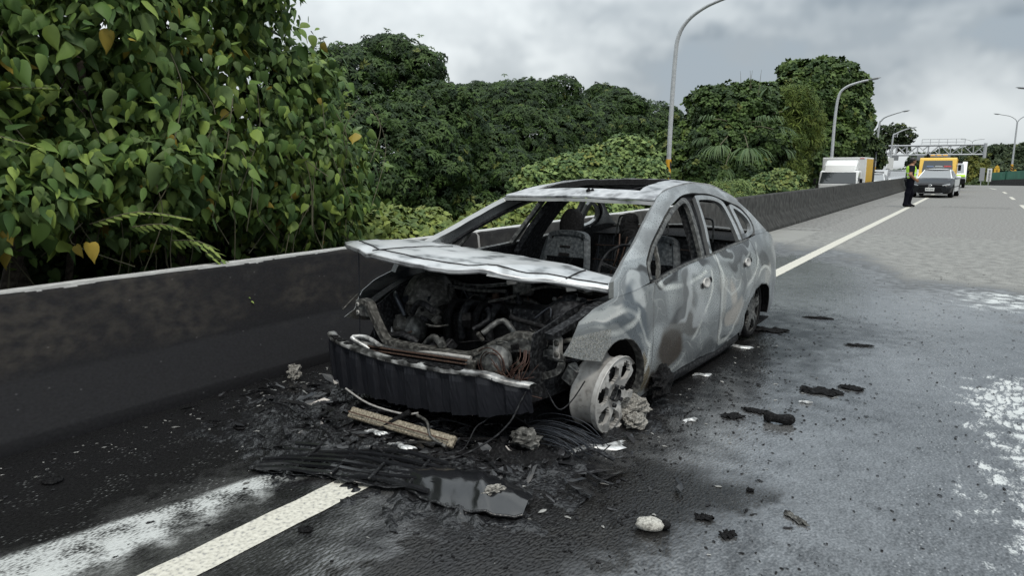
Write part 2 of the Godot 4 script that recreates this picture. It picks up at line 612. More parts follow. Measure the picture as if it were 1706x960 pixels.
# The asphalt round the wreck: where it is dry, damp or under a film of water, the soot, and the dried foam of the extinguishers.
func near_road_material() -> void:
	var w := 2048
	var h := 2048
	var lo := stretched(noise_image(21, 0.0026, 4, FastNoiseLite.TYPE_SIMPLEX_SMOOTH, 1024, 3290, false, false), w, h)
	var mid := stretched(noise_image(22, 0.026, 4, FastNoiseLite.TYPE_SIMPLEX_SMOOTH, 1024, 3290, false, false), w, h)
	var fin := stretched(noise_image(23, 0.20, 2, FastNoiseLite.TYPE_SIMPLEX_SMOOTH, w, 6580, false, false), w, h)
	var cel := stretched(noise_image(24, 0.17, 1, FastNoiseLite.TYPE_CELLULAR, w, 6580, false, false), w, h)
	var rip := noise_image(25, 0.10, 3, FastNoiseLite.TYPE_SIMPLEX_SMOOTH, w, h, false, false).get_data()
	var cn := FastNoiseLite.new()
	cn.seed = 26
	cn.noise_type = FastNoiseLite.TYPE_CELLULAR
	cn.cellular_return_type = FastNoiseLite.RETURN_DISTANCE2_SUB
	cn.frequency = 0.055
	cn.fractal_type = FastNoiseLite.FRACTAL_NONE
	cn.domain_warp_enabled = true
	cn.domain_warp_amplitude = 26.0
	cn.domain_warp_frequency = 0.05
	var ci := cn.get_image(w, h)
	ci.convert(Image.FORMAT_L8)
	var crk := ci.get_data()
	var lut := PackedByteArray()
	for k in 1025:
		lut.append(byte_srgb(k / 1024.0))
	var alb := PackedByteArray()
	alb.resize(w * h * 3)
	var rou := PackedByteArray()
	rou.resize(w * h)
	var coat := PackedByteArray()
	coat.resize(w * h)
	var hei := PackedByteArray()
	hei.resize(w * h)
	var edge := [[-4.4, -12.6], [-2.9, -13.6], [-2.1, -13.3], [-1.3, -12.2], [-0.55, -10.1], [0.0, -9.75], [0.6, -9.6], [2.4, -9.4]]
	var cols := PackedFloat32Array()
	for i in w:
		cols.append(lerp_table(edge, lerpf(ROAD_X0, ROAD_X1, (i + 0.5) / w)))
	for j in h:
		var z := lerpf(ROAD_Z1, ROAD_Z0, (j + 0.5) / h)
		var dz := maxf(absf(z + 4.3) - 2.35, 0.0)
		for i in w:
			var k := j * w + i
			var x := lerpf(ROAD_X0, ROAD_X1, (i + 0.5) / w)
			var nl := lo[k] / 255.0 - 0.5
			var nm := mid[k] / 255.0 - 0.5
			var nf := fin[k] / 255.0 - 0.5
			var d := z - cols[i] + nl * 1.6 + nm * 0.5
			var damp := clampf((d + nm * 0.8) / 1.1 + 0.6, 0.0, 1.0)
			var film := clampf((d - 0.25 + nm * 1.6 + nf * 0.5) / 1.6, 0.0, 1.0)
			var seam := x < -2.86 and z < -7.0
			# dry colour
			var g := 0.158 * (1.0 + nf * 1.3 + nm * 0.9 + (rip[k] / 255.0 - 0.5) * 0.5)
			if seam:
				g = 0.18 * (1.0 + nf * 0.5 + nl * 0.3)
			var r := g
			var b := g * 0.94
			var wetg := 0.055 * (1.0 + nf * 2.2 + nm * 0.5 + nl * 0.7)
			r = lerpf(r, wetg * 0.95, damp)
			g = lerpf(g, wetg * 1.0, damp)
			b = lerpf(b, wetg * 1.07, damp)
			# the film of dirty water is drawn as a dark mirror
			var mir := 0.265 * (1.0 + nf * 1.1 + nm * 0.45 + nl * 0.5 + (rip[k] / 255.0 - 0.5) * 0.5)
			r = lerpf(r, mir * 0.99, film)
			g = lerpf(g, mir, film)
			b = lerpf(b, mir * 1.015, film)
			# coarser, browner stone standing out of the film before the driver-side corner, darkened to paint in the wreck's reflection
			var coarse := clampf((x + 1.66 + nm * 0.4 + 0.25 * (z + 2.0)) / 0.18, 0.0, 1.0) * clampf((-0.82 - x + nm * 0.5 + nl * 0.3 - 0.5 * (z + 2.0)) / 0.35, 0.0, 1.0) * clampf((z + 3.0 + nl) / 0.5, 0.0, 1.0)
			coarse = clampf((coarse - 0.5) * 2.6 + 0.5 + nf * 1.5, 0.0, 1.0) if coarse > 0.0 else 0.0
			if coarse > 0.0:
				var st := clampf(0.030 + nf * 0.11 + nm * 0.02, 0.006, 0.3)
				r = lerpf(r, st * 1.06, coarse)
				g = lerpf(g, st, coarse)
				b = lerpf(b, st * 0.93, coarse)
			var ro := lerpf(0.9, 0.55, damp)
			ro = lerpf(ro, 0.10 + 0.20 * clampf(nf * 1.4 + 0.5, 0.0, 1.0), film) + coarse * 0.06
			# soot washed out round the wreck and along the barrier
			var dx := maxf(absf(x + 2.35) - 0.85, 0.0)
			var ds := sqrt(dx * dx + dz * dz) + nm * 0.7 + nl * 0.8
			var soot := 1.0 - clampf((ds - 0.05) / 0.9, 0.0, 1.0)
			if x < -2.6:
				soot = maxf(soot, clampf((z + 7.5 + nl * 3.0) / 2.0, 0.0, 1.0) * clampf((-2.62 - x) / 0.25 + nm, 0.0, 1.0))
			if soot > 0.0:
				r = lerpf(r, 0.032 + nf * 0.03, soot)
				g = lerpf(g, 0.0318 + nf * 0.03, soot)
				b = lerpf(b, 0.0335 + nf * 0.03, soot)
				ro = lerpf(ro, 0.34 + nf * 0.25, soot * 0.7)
			# foam left to dry: a band beside the edge line, a cracked sheet at the right, streaks farther on
			var foam := 0.0
			if z > -2.15 and x > -3.05 and x < -2.25:
				var upper := lerpf(-2.88, -2.62, clampf((-z - 0.6) / 1.4, 0.0, 1.0)) + nl * 0.08
				var f := clampf((x - upper) / 0.05, 0.0, 1.0) * clampf((-2.40 - x + nm * 0.16) / 0.20, 0.0, 1.0) * clampf((z + 2.12) / 0.3, 0.0, 1.0)
				foam = clampf(f * 1.3 * clampf(0.62 + nf * 1.6 + nm * 1.2, 0.0, 1.0), 0.0, 0.85)
				ro = lerpf(ro, 0.3, clampf(f, 0, 1))
			elif x > -0.35 and z > -6.3:
				var f := clampf((x - 0.02 + nl * 0.35 + nm * 0.25) / 0.34, 0.0, 1.0) * clampf((z + 5.9 + nl * 1.0 + (x - 0.1) * 0.6) / 0.5, 0.0, 1.0)
				var cr := crk[k] / 255.0
				var keep := clampf((f - 0.38 + nf * 0.55 + nm * 0.7) * 2.4, 0.0, 1.0)
				foam = keep * clampf((cr + nf * 0.12 - 0.06 - 0.16 * (1.0 - f)) / 0.14, 0.0, 1.0) * clampf(0.86 + nm * 0.9 + nf * 0.5, 0.0, 1.0)
				if f < 0.02 and f >= 0.0 and nf > 0.30 and x > -0.12:
					foam = 0.35
			elif x > -0.2 and z < -8.2 and z > -9.7:
				var f := clampf((x + 0.05 + nm * 0.5) / 0.35, 0.0, 1.0) * clampf((z + 9.62) / 0.15, 0.0, 1.0) * clampf((-8.4 - z + nl) / 0.6, 0.0, 1.0)
				foam = f * clampf(nm * 2.6 + nf * 1.6 + 0.45, 0.0, 1.0)
			if x < -2.7 and x > -3.5 and z > -3.2:
				# flakes of foam and ash carried by the runoff, strung out along the road
				var fl := mid[j * w + clampi(i + int(nl * 30.0), 0, w - 1)] / 255.0
				if nf > 0.20 and fl > 0.54:
					foam = maxf(foam, 0.55 * clampf((nf - 0.20) * 8.0, 0, 1))
			if foam > 0.0:
				r = lerpf(r, 0.50, foam)
				g = lerpf(g, 0.52, foam)
				b = lerpf(b, 0.515, foam)
				ro = lerpf(ro, 0.42, foam)
			alb[k * 3] = lut[int(clampf(r, 0.0, 1.0) * 1024.0)]
			alb[k * 3 + 1] = lut[int(clampf(g, 0.0, 1.0) * 1024.0)]
			alb[k * 3 + 2] = lut[int(clampf(b, 0.0, 1.0) * 1024.0)]
			rou[k] = int(clampf(ro, 0.03, 1.0) * 255.0)
			coat[k] = int(film * 0.75 * (1.0 - clampf(foam * 1.3, 0.0, 1.0)) * 255.0)
			var stone := 1.0 - cel[k] / 255.0
			var hh := 0.5 + (stone - 0.5) * lerpf(0.62, 0.42, film) + nf * lerpf(0.34, 0.40, film) + (rip[k] / 255.0 - 0.5) * film * 0.16 + nf * coarse * 0.45 + foam * 0.10
			hei[k] = int(clampf(hh, 0.0, 1.0) * 255.0)
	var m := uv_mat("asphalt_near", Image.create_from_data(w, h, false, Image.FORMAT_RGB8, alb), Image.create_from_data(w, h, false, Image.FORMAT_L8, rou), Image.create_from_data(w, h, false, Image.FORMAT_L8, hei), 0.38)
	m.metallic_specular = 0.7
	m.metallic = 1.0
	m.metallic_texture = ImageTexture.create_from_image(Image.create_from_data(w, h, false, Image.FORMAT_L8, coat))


# Along the barrier: u runs from z = 2 to z = -16, v round the profile from the foot to the back edge of the top.
func barrier_material() -> void:
	var w := 2048
	var h := 192
	var lo := noise_image(31, 0.012, 4, FastNoiseLite.TYPE_SIMPLEX_SMOOTH, w, h, false, false).get_data()
	var mid := noise_image(32, 0.07, 4, FastNoiseLite.TYPE_SIMPLEX_SMOOTH, w, h, false, false).get_data()
	var fin := noise_image(33, 0.35, 2, FastNoiseLite.TYPE_SIMPLEX_SMOOTH, w, h, false, false).get_data()
	var run := noise_image(34, 0.05, 3, FastNoiseLite.TYPE_SIMPLEX_SMOOTH, w, 1, false, false).get_data()
	var alb := PackedByteArray()
	alb.resize(w * h * 3)
	var rou := PackedByteArray()
	rou.resize(w * h)
	for j in h:
		var s := 1.25 * (1.0 - (j + 0.5) / h)     # metres up the profile
		for i in w:
			var k := j * w + i
			var z := 2.0 - 18.0 * (i + 0.5) / w
			var nl := lo[k] / 255.0 - 0.5
			var nm := mid[k] / 255.0 - 0.5
			var nf := fin[k] / 255.0 - 0.5
			var base := 0.040 * (1.0 + nf * 0.5 + nm * 0.8 + (run[i] / 255.0 - 0.5) * 0.6)
			var r := base
			var g := base * 0.985
			var b := base * 0.95
			var ro := 0.9
			# soot: the whole face beside the wreck, thinning out behind it
			var soot := clampf((z + 9.0 + nl * 5.0) / 4.5, 0.0, 1.0)
			if s < 0.90 + nl * 0.06:
				var dark := 0.0115 * (1.0 + nf * 0.6)
				var brown := clampf((s - 0.42) / 0.12 + nl * 1.4, 0.0, 1.0) * clampf(0.55 + nm * 1.6, 0.0, 1.0) * clampf((z + 5.0 + nl * 6.0) / 3.5, 0.15, 1.0)
				r = lerpf(r, dark + 0.020 * brown, soot)
				g = lerpf(g, dark + 0.0175 * brown, soot)
				b = lerpf(b, dark * 1.12 + 0.0135 * brown, soot)
				ro = lerpf(ro, lerpf(0.55, 0.8, clampf((s - 0.40) / 0.08, 0.0, 1.0)), soot)
				if nf > 0.40 and nm > 0.1:
					r += 0.05
					g += 0.05
					b += 0.05
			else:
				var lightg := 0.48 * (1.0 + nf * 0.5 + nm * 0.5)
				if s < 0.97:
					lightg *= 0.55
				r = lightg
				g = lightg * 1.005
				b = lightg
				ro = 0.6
			alb[k * 3] = byte_srgb(r)
			alb[k * 3 + 1] = byte_srgb(g)
			alb[k * 3 + 2] = byte_srgb(b)
			rou[k] = int(clampf(ro + nm * 0.15, 0.05, 1.0) * 255.0)
	var hi := Image.create_from_data(w, h, false, Image.FORMAT_L8, mid)
	var m := uv_mat("concrete_sooty", Image.create_from_data(w, h, false, Image.FORMAT_RGB8, alb), Image.create_from_data(w, h, false, Image.FORMAT_L8, rou), hi, 0.12)
	m.metallic_specular = 0.22


# The flanks of the wreck: u = along the car, v = height. Bare steel with scale, pale tide lines where paint burnt off, rust-brown patches.
func car_side_material() -> void:
	var w := 1024
	var h := 384
	var n1 := FastNoiseLite.new()
	n1.seed = 41
	n1.frequency = 0.75
	n1.fractal_octaves = 4
	var n2 := FastNoiseLite.new()
	n2.seed = 42
	n2.frequency = 1.5
	n2.fractal_octaves = 3
	var fin := noise_image(43, 0.25, 3, FastNoiseLite.TYPE_SIMPLEX_SMOOTH, w, h, false, false).get_data()
	var lines := [
		[v2([[0.68, 0.745], [0.58, 0.70], [0.40, 0.675], [0.10, 0.668], [-0.06, 0.70]]), 0.0187],
		[v2([[-0.30, 0.80], [-0.37, 0.72], [-0.38, 0.58], [-0.34, 0.45], [-0.38, 0.30], [-0.36, 0.17], [-0.5, 0.15], [-0.66, 0.22]]), 0.0300],
		[v2([[-0.36, 0.62], [-0.55, 0.53], [-0.72, 0.56], [-0.88, 0.70], [-1.05, 0.78]]), 0.0169],
		[v2([[0.52, 0.16], [0.30, 0.24], [0.05, 0.42], [-0.10, 0.56], [-0.16, 0.70]]), 0.0206],
		[v2([[1.50, 0.55], [1.36, 0.58], [1.24, 0.55], [1.10, 0.57], [0.98, 0.62], [0.92, 0.72]]), 0.0263],
		[v2([[1.42, 0.66], [1.25, 0.67], [1.06, 0.66], [0.96, 0.56], [0.90, 0.42], [0.92, 0.28]]), 0.0225],
		[v2([[-0.62, 0.20], [-0.80, 0.34], [-0.92, 0.52], [-1.05, 0.58], [-1.22, 0.66], [-1.30, 0.80]]), 0.0225],
		[v2([[-1.22, 0.55], [-1.35, 0.60], [-1.50, 0.58], [-1.62, 0.52]]), 0.0206],
	]
	for l in lines:
		l[0] = curve(l[0], 6)
	# [z, y, radius z, radius y, colour, strength]
	var spots := [
		[0.60, 0.33, 0.26, 0.22, Color(0.055, 0.040, 0.027), 0.95], [0.40, 0.50, 0.34, 0.13, Color(0.10, 0.092, 0.082), 0.7], [0.55, 0.745, 0.5, 0.035, Color(0.03, 0.03, 0.03), 0.85], [-0.7, 0.835, 0.5, 0.03, Color(0.03, 0.03, 0.03), 0.85], [0.90, 0.18, 0.06, 0.12, Color(0.045, 0.03, 0.02), 0.9], [1.30, 0.60, 0.16, 0.06, Color(0.58, 0.58, 0.56), 0.8], [1.0, 0.70, 0.14, 0.05, Color(0.52, 0.54, 0.54), 0.7], [-1.55, 0.55, 0.12, 0.12, Color(0.50, 0.50, 0.47), 0.6], [-0.35, 0.45, 0.05, 0.25, Color(0.55, 0.55, 0.52), 0.5],
		[-0.60, 0.52, 0.22, 0.13, Color(0.50, 0.47, 0.43), 0.85], [0.20, 0.58, 0.30, 0.08, Color(0.44, 0.46, 0.47), 0.8], [1.12, 0.52, 0.2, 0.06, Color(0.07, 0.085, 0.10), 0.8], [-0.55, 0.25, 0.25, 0.08, Color(0.08, 0.095, 0.10), 0.8], [0.94, 0.36, 0.05, 0.16, Color(0.20, 0.15, 0.07), 0.7],
		[0.12, 0.73, 0.46, 0.055, Color(0.03, 0.032, 0.035), 0.9], [-0.75, 0.76, 0.30, 0.06, Color(0.05, 0.052, 0.055), 0.8],
		[0.35, 0.60, 0.25, 0.05, Color(0.05, 0.052, 0.055), 0.7], [1.40, 0.62, 0.18, 0.06, Color(0.38, 0.40, 0.40), 0.7],
		[-0.10, 0.24, 0.30, 0.12, Color(0.11, 0.12, 0.125), 0.7], [1.05, 0.62, 0.20, 0.07, Color(0.10, 0.12, 0.14), 0.8],
		[-1.45, 0.70, 0.18, 0.14, Color(0.06, 0.06, 0.062), 0.7], [-0.90, 0.15, 0.4, 0.05, Color(0.03, 0.03, 0.03), 0.8],
	]
	var alb := PackedByteArray()
	alb.resize(w * h * 3)
	var rou := PackedByteArray()
	rou.resize(w * h)
	for j in h:
		var y := 1.36 * (1.0 - (j + 0.5) / h)
		for i in w:
			var k := j * w + i
			var z := 1.9 - 4.1 * (i + 0.5) / w
			var a := n1.get_noise_2d(z, y)
			var wz := z + a * 0.5
			var wy := y + n1.get_noise_2d(z + 30.0, y * 1.3) * 0.35
			var b := n2.get_noise_2d(wz * 0.7, wy * 1.7)
			var nf := fin[k] / 255.0 - 0.5
			var t := clampf(0.5 + b * 1.1 + a * 0.3, 0.0, 1.0)
			var c := Color(0.19, 0.203, 0.21).lerp(Color(0.34, 0.362, 0.37), smoothstep(0.1, 0.9, t))
			var ring := absf(fposmod(b * 4.0 + a * 1.5, 1.0) - 0.5)
			if ring < 0.05:
				c = c.lerp(Color(0.56, 0.58, 0.57), 0.6 * (1.0 - ring / 0.09) * clampf(0.4 + a * 2.4, 0.0, 1.0))
			for s in spots:
				var e := Vector2((wz - s[0] - a * 0.25) / s[2], (wy - s[1]) / s[3]).length()
				if e < 1.0:
					c = c.lerp(s[4], s[5] * smoothstep(0.0, 0.35, 1.0 - e))
			var p := Vector2(z + b * 0.07, y + a * 0.07)
			for l in lines:
				var pts: Array = l[0]
				var bx: float = l[1] * 1.6
				for q in pts.size() - 1:
					var p1: Vector2 = pts[q]
					var p2: Vector2 = pts[q + 1]
					if p.x > maxf(p1.x, p2.x) + bx or p.x < minf(p1.x, p2.x) - bx or p.y > maxf(p1.y, p2.y) + bx or p.y < minf(p1.y, p2.y) - bx:
						continue
					var dd: float = p.distance_to(Geometry2D.get_closest_point_to_segment(p, p1, p2)) / l[1]
					if dd < 1.0:
						c = c.lerp(Color(0.66, 0.68, 0.66), pow(1.0 - dd, 0.8) * clampf(0.55 + b * 1.2, 0.0, 0.85))
			# flaking scale low on the front of the fender, grit everywhere
			if z > 1.28 and y < 0.58 and nf > 0.02 + b * 0.3:
				c = c.lerp(Color(0.10, 0.092, 0.07) if nf > 0.12 else Color(0.42, 0.41, 0.38), 0.6)
			c = c * (1.0 + nf * 0.12)
			if y > 0.90:
				c = c.lerp(Color(0.42, 0.43, 0.43), 0.5) * (1.0 + nf * 0.15 + b * 0.5)
			alb[k * 3] = byte_srgb(c.r)
			alb[k * 3 + 1] = byte_srgb(c.g)
			alb[k * 3 + 2] = byte_srgb(c.b)
			rou[k] = int(clampf(0.38 - t * 0.08 + nf * 0.4, 0.2, 0.9) * 255.0)
	var m := uv_mat("scorched_flank", Image.create_from_data(w, h, false, Image.FORMAT_RGB8, alb), Image.create_from_data(w, h, false, Image.FORMAT_L8, rou), Image.create_from_data(w, h, false, Image.FORMAT_L8, fin), 0.02)
	m.metallic = 0.6


# ------------------------------------------------------------------ the setting
func shift(z: float) -> float:      # the road bends left beyond the crest
	return 0.0 if z > -52.0 else -pow(-z - 52.0, 2) / 260.0


func road_y(z: float) -> float:     # and falls away there
	return 0.0 if z > -72.0 else -pow(-z - 72.0, 2) / 900.0


func strip(x0: float, x1: float, z0: float, z1: float, step: float, y := 0.0, drift := 0.0, nx := 1) -> MB:
	var b := MB.new(true)
	var rows := []
	var n := maxi(1, int(ceil(absf(z1 - z0) / step)))
	for j in n + 1:
		var z := lerpf(z0, z1, float(j) / n)
		var r := PackedVector3Array()
		for i in nx + 1:
			r.append(Vector3(lerpf(x0, x1, float(i) / nx) + shift(z) + drift * minf(-z, 40.0), road_y(z) + y, z))
		rows.append(r)
	b.grid(rows, [], true)
	return b


func build_ground() -> void:
	# terrain under everything, out to the horizon
	var g := MB.new(true)
	var zs := [60.0, 20.0, 6.0, 0.0, -6.0, -12.0, -20.0, -30.0, -45.0, -60.0, -72.0, -85.0, -100.0, -120.0, -150.0, -190.0, -240.0, -320.0, -480.0, -700.0]
	var xs := [-600.0, -300.0, -150.0, -80.0, -50.0, -30.0, -20.0, -14.0, -10.0, -7.0, -4.5, 0.0, 6.0, 10.0, 16.0, 30.0, 60.0, 120.0, 300.0, 600.0]
	var rows := []
	for z in zs:
		var r := PackedVector3Array()
		for x in xs:
			r.append(Vector3(x, -0.62 + maxf(road_y(z), -14.0), z))
		rows.append(r)
	g.grid(rows, [], true)
	struct("ground", g, M.soil)
	# the sheet of road round the wreck, with its own wear
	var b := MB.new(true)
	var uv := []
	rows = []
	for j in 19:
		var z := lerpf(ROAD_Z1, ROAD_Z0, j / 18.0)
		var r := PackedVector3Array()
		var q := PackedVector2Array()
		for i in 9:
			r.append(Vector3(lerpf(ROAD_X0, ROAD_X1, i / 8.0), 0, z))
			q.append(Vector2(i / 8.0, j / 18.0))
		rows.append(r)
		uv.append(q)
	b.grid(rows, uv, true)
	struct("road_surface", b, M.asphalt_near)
	struct("road_surface", strip(-2.86, 12.0, ROAD_Z0, -170.0, 3.0), M.asphalt_dry)
	struct("road_surface", strip(ROAD_X1, 12.0, 8.0, ROAD_Z0, 5.0), M.asphalt_dry)
	struct("road_shoulder", strip(-4.4, -2.86, ROAD_Z0, -170.0, 3.0), M.shoulder_dry)
	struct("frontage_road", strip(-7.7, -4.6, -30.0, -170.0, 4.0, -0.55), M.shoulder_dry)
	# painted lines
	var mk_line := MB.new(true)
	var r2 := []
	for j in 140:
		var z := 1.0 - j * 0.12 if j < 120 else -13.4 - (j - 120) * 1.9
		var wob := 0.0025 * sin(j * 1.7) + 0.002 * sin(j * 3.1)
		var xc := -2.215 + 0.0095 * minf(-z, 40.0) + shift(z)
		r2.append(PackedVector3Array([Vector3(xc - 0.088 + wob, 0.004 + road_y(z), z), Vector3(xc + 0.082 + wob * 0.6, 0.004 + road_y(z), z)]))
	mk_line.grid(r2, [], true)
	struct("edge_line_marking", mk_line, M.paint_white)
	for z in [-22.0, -32.3, -42.3, -52.3, -62.3]:
		struct("lane_dash_marking", strip(1.63, 1.78, z + 2.0, z - 2.0, 1.0, 0.004), M.paint_white)
	for z in [-17.6, -24.4, -31.0, -37.8, -44.5]:
		var s := MB.new()
		s.box(Vector3(-3.28, 0.003, z), Vector3(0.72, 0.006, 0.13), Basis(Vector3.UP, 0.04))
		struct("shoulder_joint_marking", s, M.joint_pale)
	# repaired trench in the lane
	struct("road_patch", strip(-0.9, 1.3, -30.7, -32.0, 1.0, 0.004), M.shoulder_dry)
	# the parapet with its green screen on the far right
	var p := thing("green_screen_parapet", "low concrete parapet with a green screen on top along the right edge of the road", "parapet")
	for part in [[0.0, 0.62, 0.26, "concrete_base", "concrete"], [0.62, 1.42, 0.05, "green_screen", "green_wall_paint"]]:
		var m := MB.new()
		var prev := []
		for j in 16:
			var z := -20.0 - j * 4.6
			var x := 6.9 + shift(z)
			var y := road_y(z)
			var w: float = part[2] * 0.5
			var ring := [Vector3(x - w, y + part[0], z), Vector3(x - w, y + part[1], z), Vector3(x + w, y + part[1], z), Vector3(x + w, y + part[0], z)]
			if prev.size():
				for k in 4:
					m.quad(prev[k], ring[k], ring[(k + 1) % 4], prev[(k + 1) % 4])
			else:
				m.quad(ring[0], ring[1], ring[2], ring[3])
			prev = ring
		obj(part[3], m, M[part[4]], p)
	for j in 8:
		var z := -22.0 - j * 9.0
		var m := MB.new()
		m.box(Vector3(6.84 + shift(z), road_y(z) + 1.04, z), Vector3(0.06, 0.84, 0.08), Basis.IDENTITY, 0.01)
		obj("screen_post", m, M.green_wall_paint, p)


func barrier_foot(z: float) -> float:
	return -3.85 + 0.0062 * clampf(-z, 0.0, 20.0) + shift(z)


func build_barrier() -> void:
	var root := thing("concrete_barrier", "long grey concrete road barrier, blackened by soot beside the burnt car", "barrier")
	var prof := [[0.0, -0.02, 0.0], [0.0, 0.07, 0.07], [-0.012, 0.085, 0.09], [-0.165, 0.325, 0.374], [-0.185, 0.35, 0.405], [-0.228, 0.775, 0.86], [-0.25, 0.80, 0.89], [-0.42, 0.80, 1.06], [-0.44, 0.775, 1.10], [-0.485, 0.34, 1.25], [-0.62, -0.6, 1.25]]
	var cuts := [3.5, 1.25]
	for k in 12:
		cuts.append(-5.5 - k * 6.75)
	var nz := FastNoiseLite.new()
	nz.seed = 3
	nz.frequency = 0.9
	for s in cuts.size() - 1:
		var z0: float = cuts[s] - (0.022 if s else 0.0)
		var z1: float = cuts[s + 1] + 0.022
		var near := z0 > -16.0 and z1 > -16.5
		var b := MB.new(true)
		var rows := []
		var uvs := []
		var n := maxi(2, int((z0 - z1) / (0.25 if near else 1.2)))
		var zs := [z0, z0 - 0.03, z0 - 0.06]
		for j in range(1, n):
			zs.append(lerpf(z0, z1, float(j) / n))
		zs.append_array([z1 + 0.06, z1 + 0.03, z1])
		n = zs.size() - 1
		for j in n + 1:
			var z: float = zs[j]
			var lift := 0.955 + 0.075 * clampf(-z / 17.0, -0.1, 1.0)
			var r := PackedVector3Array()
			var u := PackedVector2Array()
			for p in prof:
				var o: float = nz.get_noise_2d(z * 1.5, p[2] * 4.0) * 0.006
				# the ends of each pour are chamfered
				var e := 0.030 if j == 0 or j == n else 0.0
				r.append(Vector3(barrier_foot(z) + p[0] + (o - e if p[2] < 0.95 else 0.0), p[1] * lift + road_y(z) + (o * 0.5 - e * 0.5 if p[1] > 0.7 else 0.0), z))
				u.append(Vector2((2.0 - z) / 18.0, 1.0 - p[2] / 1.25))
			rows.append(r)
			uvs.append(u)
		b.grid(rows, uvs)
		# end faces
		b.soft = false
		for e in [0, n]:
			var r: PackedVector3Array = rows[e]
			var flat := PackedVector2Array()
			for p in r:
				flat.append(Vector2(p.x, p.y))
			var idx := Geometry2D.triangulate_polygon(flat)
			for k in range(0, idx.size(), 3):
				b.tri(r[idx[k]], r[idx[k + 1]], r[idx[k + 2]])
		obj("segment", b, M.concrete_sooty if near else M.concrete, root)


